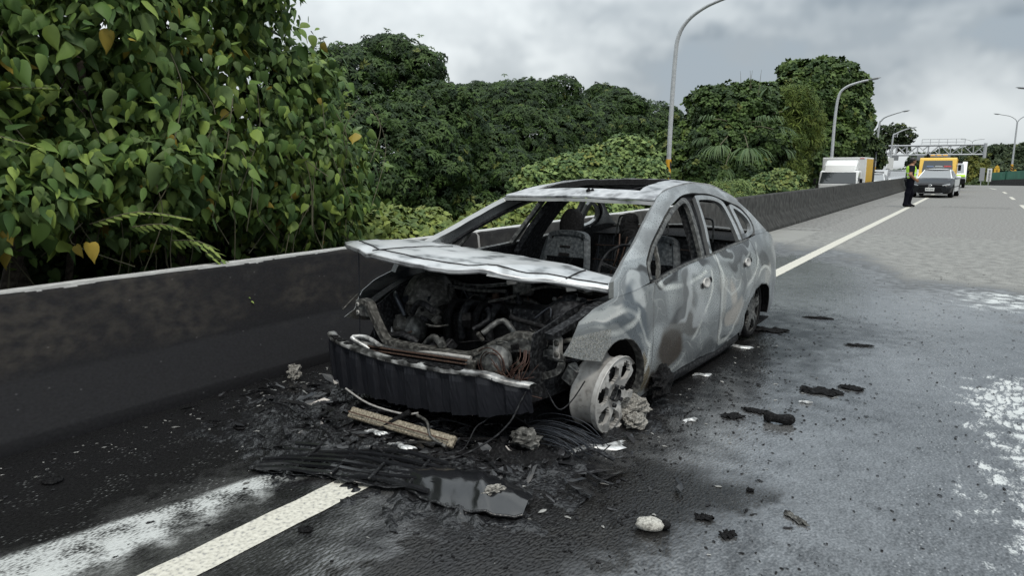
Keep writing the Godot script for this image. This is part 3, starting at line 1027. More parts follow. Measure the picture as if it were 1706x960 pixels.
func build_lamps_and_signs() -> void:
	# base x, z, foot y, points of the pole and arm as [dx, y], radius at the foot, label
	var L := [
		[-6.52, -17.0, -0.6, [[0, 1.0], [0.02, 2.6], [0.07, 4.1], [0.14, 4.66], [0.36, 5.0], [0.72, 5.23], [1.14, 5.37], [1.75, 5.50]], 0.064, "tall grey street lamp rising just behind the roof of the burnt car"],
		[-7.5, -47.4, -0.6, [[0, 2.2], [0.01, 4.45], [0.13, 5.89], [0.53, 6.4], [1.33, 6.66], [1.7, 6.72]], 0.10, "grey street lamp behind the box truck, second from the burnt car"],
		[-7.47, -70.0, -0.6, [[0, 2.0], [0.07, 5.24], [0.22, 5.72], [0.52, 6.0], [1.3, 6.28], [1.7, 6.38]], 0.10, "grey street lamp between the box truck and the gantry, third from the burnt car"],
		[-7.46, -83.0, -0.9, [[0, 1.0], [0.07, 4.68], [0.25, 5.05], [0.74, 5.34], [1.2, 5.52], [1.5, 5.6]], 0.10, "grey street lamp with a white board on its pole, nearest the gantry on the left"],
	]
	for l in L:
		var t := thing("street_lamp", l[5], "street lamp", Vector3(l[0], l[2], l[1]), 0.0, "street lamps along the left side")
		var pts := [Vector3(0, 0, 0)]
		for p in l[3]:
			pts.append(Vector3(p[0], p[1] - l[2], 0))
		pts = curve(pts, 4)
		var rad := []
		for i in pts.size():
			rad.append(lerpf(l[4], l[4] * 0.55, float(i) / (pts.size() - 1)))
		var b := MB.new(true)
		b.tube(pts, rad, 10)
		obj("pole", b, M.galvanised, t)
		lamp_head(t, pts[pts.size() - 1], 1.0)
		banded_sleeve(t, 1.55 - l[2] - 1.0, 1.66 - l[2], l[4] + 0.006)
	# the double lamp on the right and the one whose head leans in at the right edge
	var t5 := thing("street_lamp", "double-armed grey street lamp standing behind the green screen on the right", "street lamp", Vector3(3.45, -0.6, -95.0))
	var b5 := MB.new(true)
	b5.tube([Vector3(0, 0, 0), Vector3(0, 4, 0), Vector3(0, 7.2, 0)], [0.12, 0.09, 0.08], 10)
	obj("pole", b5, M.galvanised, t5)
	for s in [-1, 1]:
		var arm := curve(v3([[0, 7.15, 0], [s * 0.22, 7.5, 0], [s * 0.75, 7.85, 0], [s * 1.6, 8.05, 0]]), 4)
		var a := MB.new(true)
		a.tube(arm, 0.05, 8)
		obj("arm", a, M.galvanised, t5)
		lamp_head(t5, arm[arm.size() - 1], s)
	banded_sleeve(t5, 1.6, 2.6, 0.13)
	var t6 := thing("street_lamp", "street lamp whose head reaches into view at the right edge, below the clouds", "street lamp", Vector3(4.3, -0.6, -55.0))
	var b6 := MB.new(true)
	b6.tube(curve(v3([[0, 0, 0], [0, 5.0, 0], [-0.1, 6.1, 0], [-0.55, 6.72, 0], [-1.3, 6.94, 0], [-1.95, 7.03, 0]]), 4), 0.07, 10)
	obj("pole", b6, M.galvanised, t6)
	lamp_head(t6, Vector3(-1.95, 7.03, 0), -1.0)
	# board on the fourth lamp's pole
	var sb := thing("board_sign", "white rectangular board fixed to the pole of a lamp beyond the stopped cars", "sign", Vector3(-7.15, 2.55, -80.0))
	var m := MB.new()
	m.box(Vector3(0, -0.65, 0), Vector3(0.56, 1.35, 0.05), Basis.IDENTITY, 0.01)
	obj("board", m, M.sign_white, sb)
	m = MB.new()
	m.box(Vector3(-0.25, -0.65, -0.1), Vector3(0.06, 0.3, 0.2))
	obj("clamp", m, M.lamp_grey, sb)
	build_gantry()
	# signs past the crest on the right
	var s1 := thing("upright_sign", "white upright sign with black vertical lettering at the foot of the gantry", "sign", Vector3(1.36, -0.9, -88.0))
	m = MB.new()
	m.box(Vector3(0, 1.75, 0), Vector3(0.42, 1.36, 0.05), Basis.IDENTITY, 0.01)
	obj("board", m, M.sign_white, s1)
	m = MB.new()
	m.tube([Vector3(0, -0.6, -0.05), Vector3(0, 2.3, -0.05)], 0.04, 8)
	obj("post", m, M.galvanised, s1)
	vertical_glyphs(s1, Vector3(0, 2.28, 0.03), 0.26, 4, M.ink)
	var s2 := thing("upright_sign", "grey sign panel seen edge-on beside the gantry leg", "sign", Vector3(0.75, -0.9, -90.0), 0.9)
	m = MB.new()
	m.box(Vector3(0, 1.8, 0), Vector3(0.7, 1.4, 0.05), Basis.IDENTITY, 0.01)
	obj("board", m, M.sign_grey, s2)
	m = MB.new()
	m.tube([Vector3(0, -0.6, -0.05), Vector3(0, 2.3, -0.05)], 0.04, 8)
	obj("post", m, M.galvanised, s2)
	var s3 := thing("warning_sign", "yellow road works sign on two legs right of the gantry", "sign", Vector3(2.05, -0.9, -92.0))
	m = MB.new()
	m.box(Vector3(0, 1.78, 0), Vector3(0.52, 1.35, 0.05), Basis.IDENTITY, 0.01)
	m.box(Vector3(0, 2.58, 0), Vector3(0.3, 0.3, 0.05), Basis(Vector3(0, 0, 1), PI / 4), 0.01)
	obj("board", m, M.sign_yellow, s3)
	for s in [-1, 1]:
		m = MB.new()
		m.tube([Vector3(s * 0.2, -0.6, -0.05), Vector3(s * 0.2, 1.3, -0.05)], 0.03, 8)
		obj("leg", m, M.galvanised, s3)
	vertical_glyphs(s3, Vector3(0, 2.3, 0.03), 0.24, 4, M.rust)
	var s4 := thing("chevron_marker", "small yellow and black chevron marker on the green screen", "sign", Vector3(3.35, 0.35, -84.0))
	m = MB.new()
	m.box(Vector3(0, 0.75, 0), Vector3(0.42, 0.5, 0.04), Basis(Vector3(0, 0, 1), 0.6), 0.01)
	obj("board", m, M.band_yellow, s4)
	for k in 3:
		m = MB.new()
		m.box(Vector3(-0.1 + k * 0.1, 0.72 + k * 0.06, 0.023), Vector3(0.05, 0.3, 0.006), Basis(Vector3(0, 0, 1), -0.5))
		obj("stripe", m, M.band_black, s4)
	m = MB.new()
	m.tube([Vector3(0, -1.0, -0.04), Vector3(0, 0.8, -0.04)], 0.03, 8)
	obj("post", m, M.galvanised, s4)


func lamp_head(t: Node3D, at: Vector3, side: float) -> void:
	var b := MB.new(true)
	var rows := []
	for k in 7:
		var f := k / 6.0
		var w: float = [0.035, 0.09, 0.125, 0.13, 0.12, 0.09, 0.02][k]
		var ring := PackedVector3Array()
		for q in 9:
			var a := TAU * (q % 8) / 8
			ring.append(at + Vector3(side * (-0.05 + f * 0.72), 0.11 * f + sin(a) * w * (0.55 if sin(a) > 0 else 0.3), cos(a) * w))
		rows.append(ring)
	b.grid(rows)
	var h := obj("lamp_head", b, M.lamp_grey, t)
	var l := MB.new()
	l.box(at + Vector3(side * 0.36, 0.01, 0), Vector3(0.36, 0.02, 0.16), Basis(Vector3(0, 0, 1), 0.15 * side), 0.005)
	obj("lens", l, M.lens_clear, h)


func banded_sleeve(t: Node3D, y0: float, y1: float, r: float) -> void:
	var b := MB.new(true)
	b.tube([Vector3(0, y0, 0), Vector3(0, y1, 0)], r, 14)
	var s := obj("band_sleeve", b, M.band_yellow, t)
	var turns := 2.6
	for k in 2:
		var m := MB.new(true)
		var rows := []
		for i in 33:
			var f := i / 32.0
			var a := f * turns * TAU * 0.62 + k * PI
			var y := lerpf(y0, y1 - 0.2, f)
			var row := PackedVector3Array()
			for q in [0.0, 0.17]:
				row.append(Vector3(cos(a) * (r + 0.004), y + q, sin(a) * (r + 0.004)))
			rows.append(row)
		m.grid(rows)
		obj("black_band", m, M.band_black, s)


# upright rows of strokes the size of the characters on a sign that is too far off to read
func vertical_glyphs(t: Node3D, top: Vector3, size: float, n: int, mat: Material) -> void:
	var g := RandomNumberGenerator.new()
	g.seed = 4
	for k in n:
		var m := MB.new()
		var c := top - Vector3(0, size * (k * 1.15 + 0.5), 0)
		for q in 4:
			m.box(c + Vector3(g.randf_range(-0.02, 0.02), size * (q / 3.0 - 0.5) * 0.8, 0), Vector3(size * g.randf_range(0.5, 0.8), size * 0.11, 0.006))
		m.box(c + Vector3(g.randf_range(-0.2, 0.2) * size, 0, 0.002), Vector3(size * 0.12, size * 0.8, 0.006))
		obj("character", m, mat, t)


func build_gantry() -> void:
	var t := thing("sign_gantry", "grey steel lattice gantry spanning the road beyond the crest", "gantry", Vector3(0, 0, -130.0))
	var x0 := -14.0
	var x1 := 1.1
	var yb := 3.75
	var yt := 5.25
	for z in [0.0, -1.4]:
		for y in [yb, yt]:
			var m := MB.new(true)
			m.tube([Vector3(x0, y, z), Vector3(x1, y, z)], 0.13, 8)
			obj("chord", m, M.galvanised, t)
	var n := 10
	for k in n + 1:
		var x := lerpf(x0, x1, float(k) / n)
		for z in [0.0, -1.4]:
			var m := MB.new(true)
			m.tube([Vector3(x, yb, z), Vector3(x, yt, z)], 0.07, 6)
			if k < n:
				var xn := lerpf(x0, x1, float(k + 1) / n)
				m.tube([Vector3(x, yb if k % 2 else yt, z), Vector3(xn, yt if k % 2 else yb, z)], 0.055, 6)
				m.tube([Vector3((x + xn) * 0.5, (yb + yt) * 0.5, z), Vector3(xn, yb if k % 2 else yt, z)], 0.045, 6)
			obj("brace", m, M.galvanised, t)
	for x in [x0, x1]:
		for z in [0.0, -1.4]:
			var m := MB.new(true)
			m.tube([Vector3(x, -6.0, z), Vector3(x, yt + 0.2, z)], 0.24, 10)
			obj("leg", m, M.galvanised, t)
	# walkway with a railing and two lamps on top
	for seg in [[-7.4, -1.6, 0.95, 1.5]]:
		var m := MB.new(true)
		for y in [seg[2] * 0.5, seg[2]]:
			m.tube([Vector3(seg[0], yt + y, 0), Vector3(seg[1], yt + y, 0)], 0.045, 6)
		for k in 6:
			var x := lerpf(seg[0], seg[1], k / 5.0)
			m.tube([Vector3(x, yt, 0), Vector3(x, yt + seg[2], 0)], 0.04, 6)
		obj("railing", m, M.galvanised, t)
	for k in 3:
		var bx := MB.new()
		bx.box(Vector3(-11.0 + k * 3.6, yb - 0.5, 0.3), Vector3(1.0, 0.7, 0.5), Basis.IDENTITY, 0.03)
		obj("equipment_box", bx, M.lamp_grey, t)
	var ar := MB.new(true)
	ar.tube(curve(v3([[-0.6, yt, 0], [-0.6, yt + 0.5, 0], [0.0, yt + 0.75, 0], [0.9, yt + 0.8, 0]]), 3), 0.05, 6)
	ar.tube(curve(v3([[-0.6, yt + 0.4, 0], [-1.2, yt + 0.75, 0], [-2.2, yt + 0.85, 0]]), 3), 0.05, 6)
	obj("lamp_arm", ar, M.galvanised, t)


# ------------------------------------------------------------------ plants
# a leaf with its stalk at the origin, tip along +y, face along +z; outline gives the half width at each height
func leaf_mesh(outline: Array, fold: float, curl: float, twist := 0.0) -> ArrayMesh:
	var m := MB.new(true)
	m.c = Color(1, 1, 1)
	for s in [-1.0, 1.0]:
		for i in outline.size() - 1:
			var a: Array = outline[i]
			var b: Array = outline[i + 1]
			var q := []
			for e in [[0.0, maxf(a[1], 0.0)], [a[0], a[1]], [b[0], b[1]], [0.0, maxf(b[1], 0.0)]]:
				var x: float = e[0] * s
				var y: float = e[1]
				q.append(Vector3(x, y, -absf(x) * fold - curl * y * y + twist * x * y + 0.10 * x * x * sin(y * 9.0)))
			if s > 0:
				m.quad(q[0], q[1], q[2], q[3])
			else:
				m.quad(q[0], q[3], q[2], q[1])
	return m.done()


# a rosette: leaves set round the +z axis, spreading and drooping
func rosette(n: int, length: float, width: float, open: float, droop: float, sd: int) -> ArrayMesh:
	var g := RandomNumberGenerator.new()
	g.seed = sd
	var m := MB.new(true)
	for k in n:
		var a := TAU * k / n + g.randf_range(-0.35, 0.35)
		var tilt := open * g.randf_range(0.45, 1.25)
		var d := Vector3(cos(a) * sin(tilt), sin(a) * sin(tilt), cos(tilt))
		var side := d.cross(Vector3(0, 0, 1)).normalized()
		if side.length() < 0.1:
			side = Vector3.RIGHT
		var l := length * g.randf_range(0.7, 1.2)
		var w := width * g.randf_range(0.8, 1.2)
		var sh := g.randf_range(0.75, 1.2)
		m.c = Color(sh, sh, sh)
		var p0 := d * 0.03
		var p1 := d * l * 0.5 + Vector3(0, 0, -droop * l * 0.12)
		var p2 := d * l * 0.95 + Vector3(0, 0, -droop * l * 0.55)
		var up := side.cross(d).normalized() * w * 0.22
		m.tri(p0, p1 + side * w * 0.5 - up, p1 + up)
		m.tri(p0, p1 + up, p1 - side * w * 0.5 - up)
		m.tri(p2, p1 + up, p1 + side * w * 0.5 - up)
		m.tri(p2, p1 - side * w * 0.5 - up, p1 + up)
	return m.done()


# points on the outside of a union of ellipsoids: [position, normal]
func blob_points(blobs: Array, per_m2: float, g: RandomNumberGenerator, scale := 1.0, jitter := 0.10, floor_y := -99.0) -> Array:
	var r := []
	for bi in blobs.size():
		var o: Vector3 = blobs[bi][0]
		var e: Vector3 = blobs[bi][1] * scale
		var n := int(per_m2 * 4.0 * PI * pow((pow(e.x * e.y, 1.6) + pow(e.y * e.z, 1.6) + pow(e.x * e.z, 1.6)) / 3.0, 1.0 / 1.6))
		for k in n:
			var u := Vector3(g.randfn(), g.randfn(), g.randfn()).normalized()
			var p := o + u * e * (1.0 + g.randfn() * jitter)
			if p.y < floor_y:
				continue
			var hid := false
			for bj in blobs.size():
				if bj != bi:
					var q: Vector3 = (p - blobs[bj][0]) / (blobs[bj][1] * scale)
					if q.length_squared() < 0.72:
						hid = true
						break
			if not hid:
				r.append([p, (u / e).normalized()])
	return r


# each big blob carries knobs on its surface, so that the crown reads as clumps
func knobs(blobs: Array, per: int, size: float, g: RandomNumberGenerator) -> Array:
	var r := blobs.duplicate()
	for b in blobs:
		for k in per:
			var u := Vector3(g.randfn(), g.randfn(), g.randfn()).normalized()
			if u.y < -0.55:
				u.y = -u.y
			var s := size * g.randf_range(0.7, 1.35)
			r.append([b[0] + u * b[1] * 0.92, b[1] * s * Vector3(1, 0.8, 1)])
	return r


func facing(n: Vector3, up: float, g: RandomNumberGenerator, size: float) -> Basis:
	var z := (n + Vector3.UP * up + Vector3(g.randfn(), g.randfn(), g.randfn()) * 0.28).normalized()
	var y := Vector3(g.randfn(), g.randfn(), g.randfn())
	y = (y - z * y.dot(z)).normalized()
	return Basis(y.cross(z), y, z) * Basis.from_scale(Vector3.ONE * size)


func bl(a: Array, squash := 0.9) -> Array:
	var r := []
	for b in a:
		r.append([Vector3(b[0], b[1], b[2]), Vector3(b[3], b[3] * squash, b[3])])
	return r


func trunk(t: Node3D, foot: Vector3, blobs: Array, r: float, limbs := 6) -> void:
	var top := Vector3.ZERO
	for b in blobs:
		top += b[0]
	top = top / blobs.size()
	var m := MB.new(true)
	var fork := foot.lerp(top, 0.55) + Vector3(0.1, 0, 0.05)
	m.tube(curve([foot, foot.lerp(fork, 0.5) + Vector3(0.12, 0, -0.08) * r * 4.0, fork, fork.lerp(top, 0.7)], 4), [r * 1.3, r * 1.15, r * 1.08, r * 1.02, r, r * 0.96, r * 0.92, r * 0.88, r * 0.82, r * 0.7, r * 0.6, r * 0.5, r * 0.4], 9)
	var tr := obj("trunk", m, M.bark, t)
	for k in mini(limbs, blobs.size()):
		var m2 := MB.new(true)
		var e: Vector3 = blobs[k][0]
		var a := fork.lerp(top, 0.1 * k)
		m2.tube(curve([a, a.lerp(e, 0.5) + Vector3(0, 0.15 * r * 4.0, 0), e], 4), [r * 0.55, r * 0.5, r * 0.45, r * 0.4, r * 0.36, r * 0.32, r * 0.28, r * 0.22, r * 0.15], 7)
		obj("limb", m2, M.bark, tr)


func crown_tree(called: String, label: String, group: String, blobs: Array, meshes: Array, opt: Dictionary) -> Node3D:
	var g := RandomNumberGenerator.new()
	g.seed = opt.get("seed", 1)
	var foot: Vector3 = opt.get("foot", Vector3(blobs[0][0].x, -0.6, blobs[0][0].z))
	var t := thing(called, label, opt.get("category", "tree"), foot, 0.0, group)
	var local := []
	for b in blobs:
		local.append([b[0] - foot, b[1]])
	if opt.get("trunk", 0.2) > 0.0:
		trunk(t, Vector3(0, -0.3, 0), local, opt.get("trunk", 0.2))
	var full := knobs(local, opt.get("knobs", 7), opt.get("knob", 0.42), g)
	var lay := [[opt.get("density", 20.0), 1.0], [opt.get("density", 20.0) * 0.55, 0.78]]
	var xs := []
	var cs := []
	for m in meshes:
		xs.append([])
		cs.append([])
	var c1: Color = opt.get("dark", Color(0.018, 0.038, 0.014))
	var c2: Color = opt.get("light", Color(0.060, 0.095, 0.028))
	var c3: Color = opt.get("odd", Color(0.10, 0.12, 0.03))
	for l in lay:
		for p in blob_points(full, l[0], g, l[1], opt.get("jitter", 0.07), 0.25 if opt.get("trunk", 0.2) > 0.0 else -0.2):
			var k := g.randi() % meshes.size()
			xs[k].append(Transform3D(facing(p[1], opt.get("up", 0.35), g, opt.get("size", 1.0) * g.randf_range(0.75, 1.25)), p[0]))
			var c := c1.lerp(c2, pow(g.randf(), 1.3))
			cs[k].append(c if g.randf() > opt.get("odds", 0.03) else c3)
	for k in meshes.size():
		copies("crown", meshes[k], M.leaf if opt.get("gloss", true) else M.leaf_dull, xs[k], cs[k], t)
	return t


func build_vegetation() -> void:
	var mango := [rosette(11, 0.24, 0.070, 1.15, 0.9, 1), rosette(10, 0.26, 0.065, 1.0, 1.2, 2)]
	var broad := [rosette(8, 0.30, 0.17, 1.1, 0.5, 3), rosette(9, 0.28, 0.16, 0.9, 0.6, 4)]
	var creeper := [rosette(7, 0.14, 0.10, 1.2, 0.5, 5), rosette(6, 0.16, 0.11, 0.9, 0.6, 6)]
	var fine := [rosette(16, 0.42, 0.035, 1.2, 0.8, 7), rosette(14, 0.40, 0.03, 1.0, 1.0, 8)]
	vine_bank()
	# the dark round trees beyond it
	var A := bl([[-13.37, 3.06, -12.17, 1.42], [-13.0, 3.47, -13.72, 1.42], [-11.31, 2.33, -13.39, 1.27], [-11.74, 1.58, -11.73, 1.55], [-12.67, 1.44, -11.08, 1.3], [-10.75, 0.93, -12.27, 1.2], [-12.9, 1.0, -13.2, 1.9]])
	var A2 := bl([[-10.81, 1.29, -14.72, 1.19], [-9.78, 0.71, -14.07, 0.75], [-11.72, 1.93, -14.87, 1.2], [-10.6, 0.3, -15.2, 1.1]])
	var B := bl([[-14.84, 3.04, -22.16, 1.71], [-14.25, 3.34, -23.84, 1.54], [-13.62, 1.9, -21.52, 1.65], [-12.68, 2.37, -23.46, 1.37], [-12.64, 1.25, -22.03, 1.2], [-12.2, 0.6, -20.9, 1.0]])
	var B2 := bl([[-17.03, 3.41, -23.22, 1.4], [-17.3, 2.2, -21.6, 1.5], [-16.2, 1.2, -20.2, 1.5]])
	var C := bl([[-15.81, 3.68, -33.84, 1.74], [-15.87, 2.96, -31.21, 1.79], [-13.87, 2.06, -31.14, 1.59], [-17.32, 4.62, -35.47, 1.34], [-14.6, 1.0, -30.2, 1.4]])
	var C2 := bl([[-14.74, 3.58, -35.75, 1.46], [-13.58, 2.43, -35.06, 1.27], [-13.0, 1.6, -34.0, 1.3], [-14.0, 1.2, -36.6, 1.4]])
	var gm := "dark round-crowned trees behind the barrier"
	var md := {"density": 46.0, "dark": Color(0.010, 0.024, 0.009), "light": Color(0.052, 0.092, 0.022), "odds": 0.02, "size": 0.72, "trunk": 0.22, "knobs": 9, "knob": 0.36}
	crown_tree("broad_dark_tree", "large dark round-crowned tree directly right of the vine bank", gm, A, mango, md.merged({"seed": 21}, true))
	crown_tree("broad_dark_tree", "lower dark tree leaning out from the right flank of the large round-crowned one", gm, A2, mango, md.merged({"seed": 22, "trunk": 0.14}, true))
	crown_tree("broad_dark_tree", "dark domed tree in the middle distance above the hood of the burnt car", gm, B, mango, md.merged({"seed": 23}, true))
	crown_tree("broad_dark_tree", "dark tree half hidden between the two domed ones", gm, B2, mango, md.merged({"seed": 24}, true))
	crown_tree("broad_dark_tree", "farther dark tree with a stepped crown left of the nearest street lamp", gm, C, mango, md.merged({"seed": 25, "size": 0.95, "density": 30.0}, true))
	crown_tree("broad_dark_tree", "dark tree right behind the pole of the nearest street lamp", gm, C2, mango, md.merged({"seed": 26, "size": 0.95, "density": 30.0}, true))
	# light green creepers
	var cr := {"category": "creeper", "trunk": 0.0, "density": 130.0, "dark": Color(0.045, 0.085, 0.03), "light": Color(0.19, 0.26, 0.085), "odd": Color(0.17, 0.19, 0.05), "odds": 0.06, "knobs": 8, "knob": 0.42, "up": 0.6, "gloss": false}
	crown_tree("creeper_mound", "light green creeper heaped in a mound above the roof of the burnt car", "", bl([[-7.26, 1.62, -15.95, 0.62], [-7.51, 1.30, -14.5, 0.6], [-7.57, 1.08, -13.2, 0.52], [-6.44, 1.05, -15.17, 0.55], [-7.47, 0.98, -12.04, 0.42], [-7.0, 0.75, -14.13, 0.6], [-7.3, 0.2, -14.6, 1.1], [-7.5, 0.2, -12.8, 0.9]]), creeper, cr.merged({"seed": 31, "foot": Vector3(-7.3, -0.6, -14.4)}, true))
	crown_tree("creeper_bank", "yellow-green creeper low behind the barrier beside the vine bank", "", bl([[-5.6, 0.40, -5.9, 0.42], [-5.9, 0.38, -6.9, 0.42], [-5.5, 0.42, -7.6, 0.36], [-6.0, 0.36, -8.6, 0.5], [-6.2, 0.30, -9.8, 0.55], [-5.6, 0.45, -9.0, 0.35], [-6.3, 0.5, -6.3, 0.4], [-5.7, 0.62, -5.3, 0.33], [-6.0, 0.42, -11.0, 0.5], [-7.2, 0.1, -8.0, 0.7]], 0.8), creeper, cr.merged({"seed": 32, "foot": Vector3(-6.0, -0.6, -8.0), "dark": Color(0.07, 0.11, 0.03), "light": Color(0.20, 0.24, 0.06)}, true))
	crown_tree("low_shrub", "low light green shrub against the barrier, left of the box truck", "", bl([[-5.14, 0.90, -23.31, 0.43], [-5.36, 0.85, -21.94, 0.40], [-5.17, 0.85, -25.3, 0.36], [-5.2, 0.2, -23.0, 0.7], [-5.6, 0.2, -21.0, 0.7]]), creeper, cr.merged({"seed": 33, "category": "shrub", "foot": Vector3(-5.3, -0.6, -23.0), "size": 1.2, "density": 80.0, "light": Color(0.16, 0.20, 0.06)}, true))
	crown_tree("low_shrub", "small grassy shrub behind the barrier where the burnt car's roof ends", "", bl([[-5.33, 0.80, -19.2, 0.26], [-5.5, 0.72, -18.2, 0.3], [-5.6, 0.3, -17.4, 0.6], [-5.4, 0.2, -19.0, 0.6]]), fine, cr.merged({"seed": 34, "category": "shrub", "foot": Vector3(-5.5, -0.6, -18.5), "size": 0.6, "density": 60.0}, true))
	palm_tree()
	var P := bl([[-8.63, 3.41, -28.81, 1.25], [-8.04, 3.65, -29.25, 1.05], [-8.61, 2.17, -27.35, 0.95], [-7.13, 2.17, -28.4, 1.0], [-7.63, 1.5, -27.29, 0.85], [-8.39, 1.1, -26.08, 0.8], [-8.07, 4.3, -30.6, 0.72], [-7.2, 0.8, -26.4, 0.6]])
	crown_tree("vine_curtain", "dark climbing vine smothering the fan palm behind the nearest lamp", "", P, [rosette(7, 0.22, 0.14, 1.1, 0.6, 9)], {"category": "vine", "trunk": 0.0, "density": 34.0, "dark": Color(0.018, 0.038, 0.012), "light": Color(0.08, 0.13, 0.035), "seed": 41, "foot": Vector3(-8.0, -0.6, -28.0), "jitter": 0.12})
	crown_tree("young_tree", "small loose green tree between the nearest lamp and the fan palm", "", bl([[-11.07, 4.24, -33.48, 0.8], [-10.96, 2.87, -32.03, 1.0], [-10.61, 1.74, -29.58, 0.95], [-11.8, 2.34, -31.6, 0.8], [-10.4, 0.7, -28.6, 0.9], [-9.8, 1.4, -29.4, 0.9]]), broad, {"density": 16.0, "seed": 42, "trunk": 0.12, "dark": Color(0.03, 0.055, 0.018), "light": Color(0.10, 0.155, 0.035), "jitter": 0.16})
	crown_tree("feathery_tree", "yellow-green feathery tree between the fan palm and the tallest tree", "", bl([[-8.53, 4.61, -38.89, 1.05], [-8.62, 4.06, -40.32, 1.3], [-8.94, 3.05, -38.49, 1.11], [-8.8, 2.78, -40.41, 1.3], [-8.73, 1.61, -38.83, 1.1]]), fine, {"density": 26.0, "seed": 43, "trunk": 0.12, "dark": Color(0.05, 0.085, 0.018), "light": Color(0.14, 0.18, 0.035), "jitter": 0.22, "size": 1.25, "gloss": false})
	var big := bl([[-11.35, 7.84, -57.19, 1.7], [-9.82, 7.96, -59.45, 1.8], [-8.68, 7.52, -61.42, 1.3], [-11.9, 6.51, -54.1, 1.32], [-8.18, 5.51, -61.38, 1.2], [-8.95, 5.59, -58.38, 1.5], [-10.4, 6.17, -56.61, 1.5], [-8.5, 3.79, -58.63, 1.37], [-9.4, 3.3, -56.73, 1.6], [-10.5, 2.0, -55.0, 1.6]])
	crown_tree("tall_tree", "tallest green tree with a lumpy crown behind the second lamp", "", big, broad, {"density": 9.0, "seed": 44, "trunk": 0.3, "size": 1.7, "dark": Color(0.022, 0.046, 0.014), "light": Color(0.095, 0.145, 0.04), "foot": Vector3(-10.0, -0.6, -57.6), "knobs": 10, "knob": 0.34, "jitter": 0.1})
	crown_tree("roadside_tree", "loose green tree right of the tallest one, behind the third lamp", "", bl([[-9.07, 3.69, -67.9, 1.32], [-8.6, 3.07, -70.96, 1.36], [-8.9, 2.24, -67.97, 1.16], [-8.7, 2.4, -75.92, 1.16], [-9.0, 1.8, -61.47, 1.0], [-9.2, 0.6, -66.0, 1.4], [-9.2, 0.6, -72.0, 1.4]]), broad, {"density": 9.0, "seed": 45, "size": 1.5, "dark": Color(0.025, 0.045, 0.018), "light": Color(0.08, 0.115, 0.04), "jitter": 0.16})
	crown_tree("flat_topped_tree", "far flat-topped tree with sky showing through it, left end of the gantry", "", bl([[-15.31, 8.03, -152.13, 1.45], [-13.42, 8.37, -153.46, 1.72], [-11.62, 7.68, -154.52, 1.45], [-14.19, 6.31, -152.53, 1.06], [-11.72, 5.74, -154.04, 1.06], [-15.75, 5.65, -148.13, 1.45]]), broad, {"density": 5.0, "seed": 46, "trunk": 0.2, "size": 1.5, "knobs": 4, "jitter": 0.16, "foot": Vector3(-13.6, -6.0, -153.0), "dark": Color(0.02, 0.035, 0.016), "light": Color(0.06, 0.085, 0.035)})
	crown_tree("rounded_bush", "yellowish rounded bush below the right half of the gantry", "", bl([[-0.03, 1.63, -107.33, 1.39], [-0.36, 0.4, -104.43, 1.2], [0.58, 0.4, -105.06, 1.2], [1.0, -0.6, -106.0, 1.5], [-1.0, -0.8, -105.0, 1.4], [-0.2, -1.6, -104.0, 1.6]]), broad, {"category": "bush", "density": 7.0, "seed": 47, "trunk": 0.12, "size": 1.6, "foot": Vector3(0.0, -2.2, -106.0), "dark": Color(0.05, 0.07, 0.015), "light": Color(0.15, 0.15, 0.03)})
	var farR := [[[5.27, 3.2, -138.05, 2.3], [3.05, 2.7, -142.56, 2.4], [6.9, 2.6, -137.0, 2.3], [4.4, 0.6, -137.0, 2.6]], [[1.59, 3.6, -172.29, 2.4], [-0.49, 3.8, -183.14, 2.6], [1.0, 0.8, -172.0, 3.0], [3.2, 1.5, -165.0, 2.6]], [[-2.61, 3.1, -181.56, 2.6], [-5.06, 3.7, -167.86, 2.0], [-3.8, 0.8, -172.0, 3.0]], [[-8.21, 2.6, -141.13, 1.7], [-7.02, 2.9, -154.19, 1.8], [-7.6, 0.5, -146.0, 2.4], [-5.6, 0.6, -150.0, 2.2]], [[3.8, 0.8, -134.18, 1.8], [2.3, 0.2, -133.0, 1.8], [5.6, 0.3, -131.0, 1.9]]]
	var fl := ["far grey-green tree at the right edge behind the green screen", "far grey-green tree behind the right leg of the gantry", "far grey-green tree seen through the middle of the gantry", "far grey-green tree seen through the left part of the gantry", "low far tree behind the signs on the right"]
	for k in farR.size():
		var b := bl(farR[k])
		crown_tree("far_tree", fl[k], "far trees past the crest", b, broad, {"density": 3.6, "seed": 50 + k, "trunk": 0.2, "size": 2.1, "foot": Vector3(b[0][0].x, -6.0, b[0][0].z), "dark": Color(0.028, 0.045, 0.022), "light": Color(0.075, 0.10, 0.05), "knobs": 8})
	crown_tree("verge_shrub", "rough green shrubs on the verge below the far signs", "", bl([[1.73, -0.6, -96.0, 0.9], [0.4, -0.7, -95.0, 0.9], [2.9, -0.7, -93.5, 0.8], [-1.2, -1.0, -99.0, 1.0], [3.9, -0.3, -96.0, 0.9]]), broad, {"category": "shrub", "density": 12.0, "seed": 61, "trunk": 0.0, "size": 1.1, "foot": Vector3(1.5, -1.6, -96.0), "dark": Color(0.035, 0.06, 0.02), "light": Color(0.10, 0.135, 0.045)})
	# the wooded ridge that closes the view
	var g := RandomNumberGenerator.new()
	g.seed = 5
	var xs := []
	var cs := []
	for k in 11000:
		var a := g.randf_range(-1.75, 0.35)
		var d := g.randf_range(210.0, 300.0)
		var h := (6.5 + 3.0 * sin(a * 9.0) + 2.0 * sin(a * 23.0 + 1.0)) * smoothstep(205.0, 260.0, d)
		var p := Vector3(sin(a) * d, -8.0 + h + g.randf() * 6.0, -cos(a) * d)
		xs.append(Transform3D(facing(Vector3(0, 0.7, 1), 0.3, g, g.randf_range(5.0, 8.0)), p))
		cs.append(Color(0.03, 0.048, 0.026).lerp(Color(0.07, 0.095, 0.05), g.randf()))
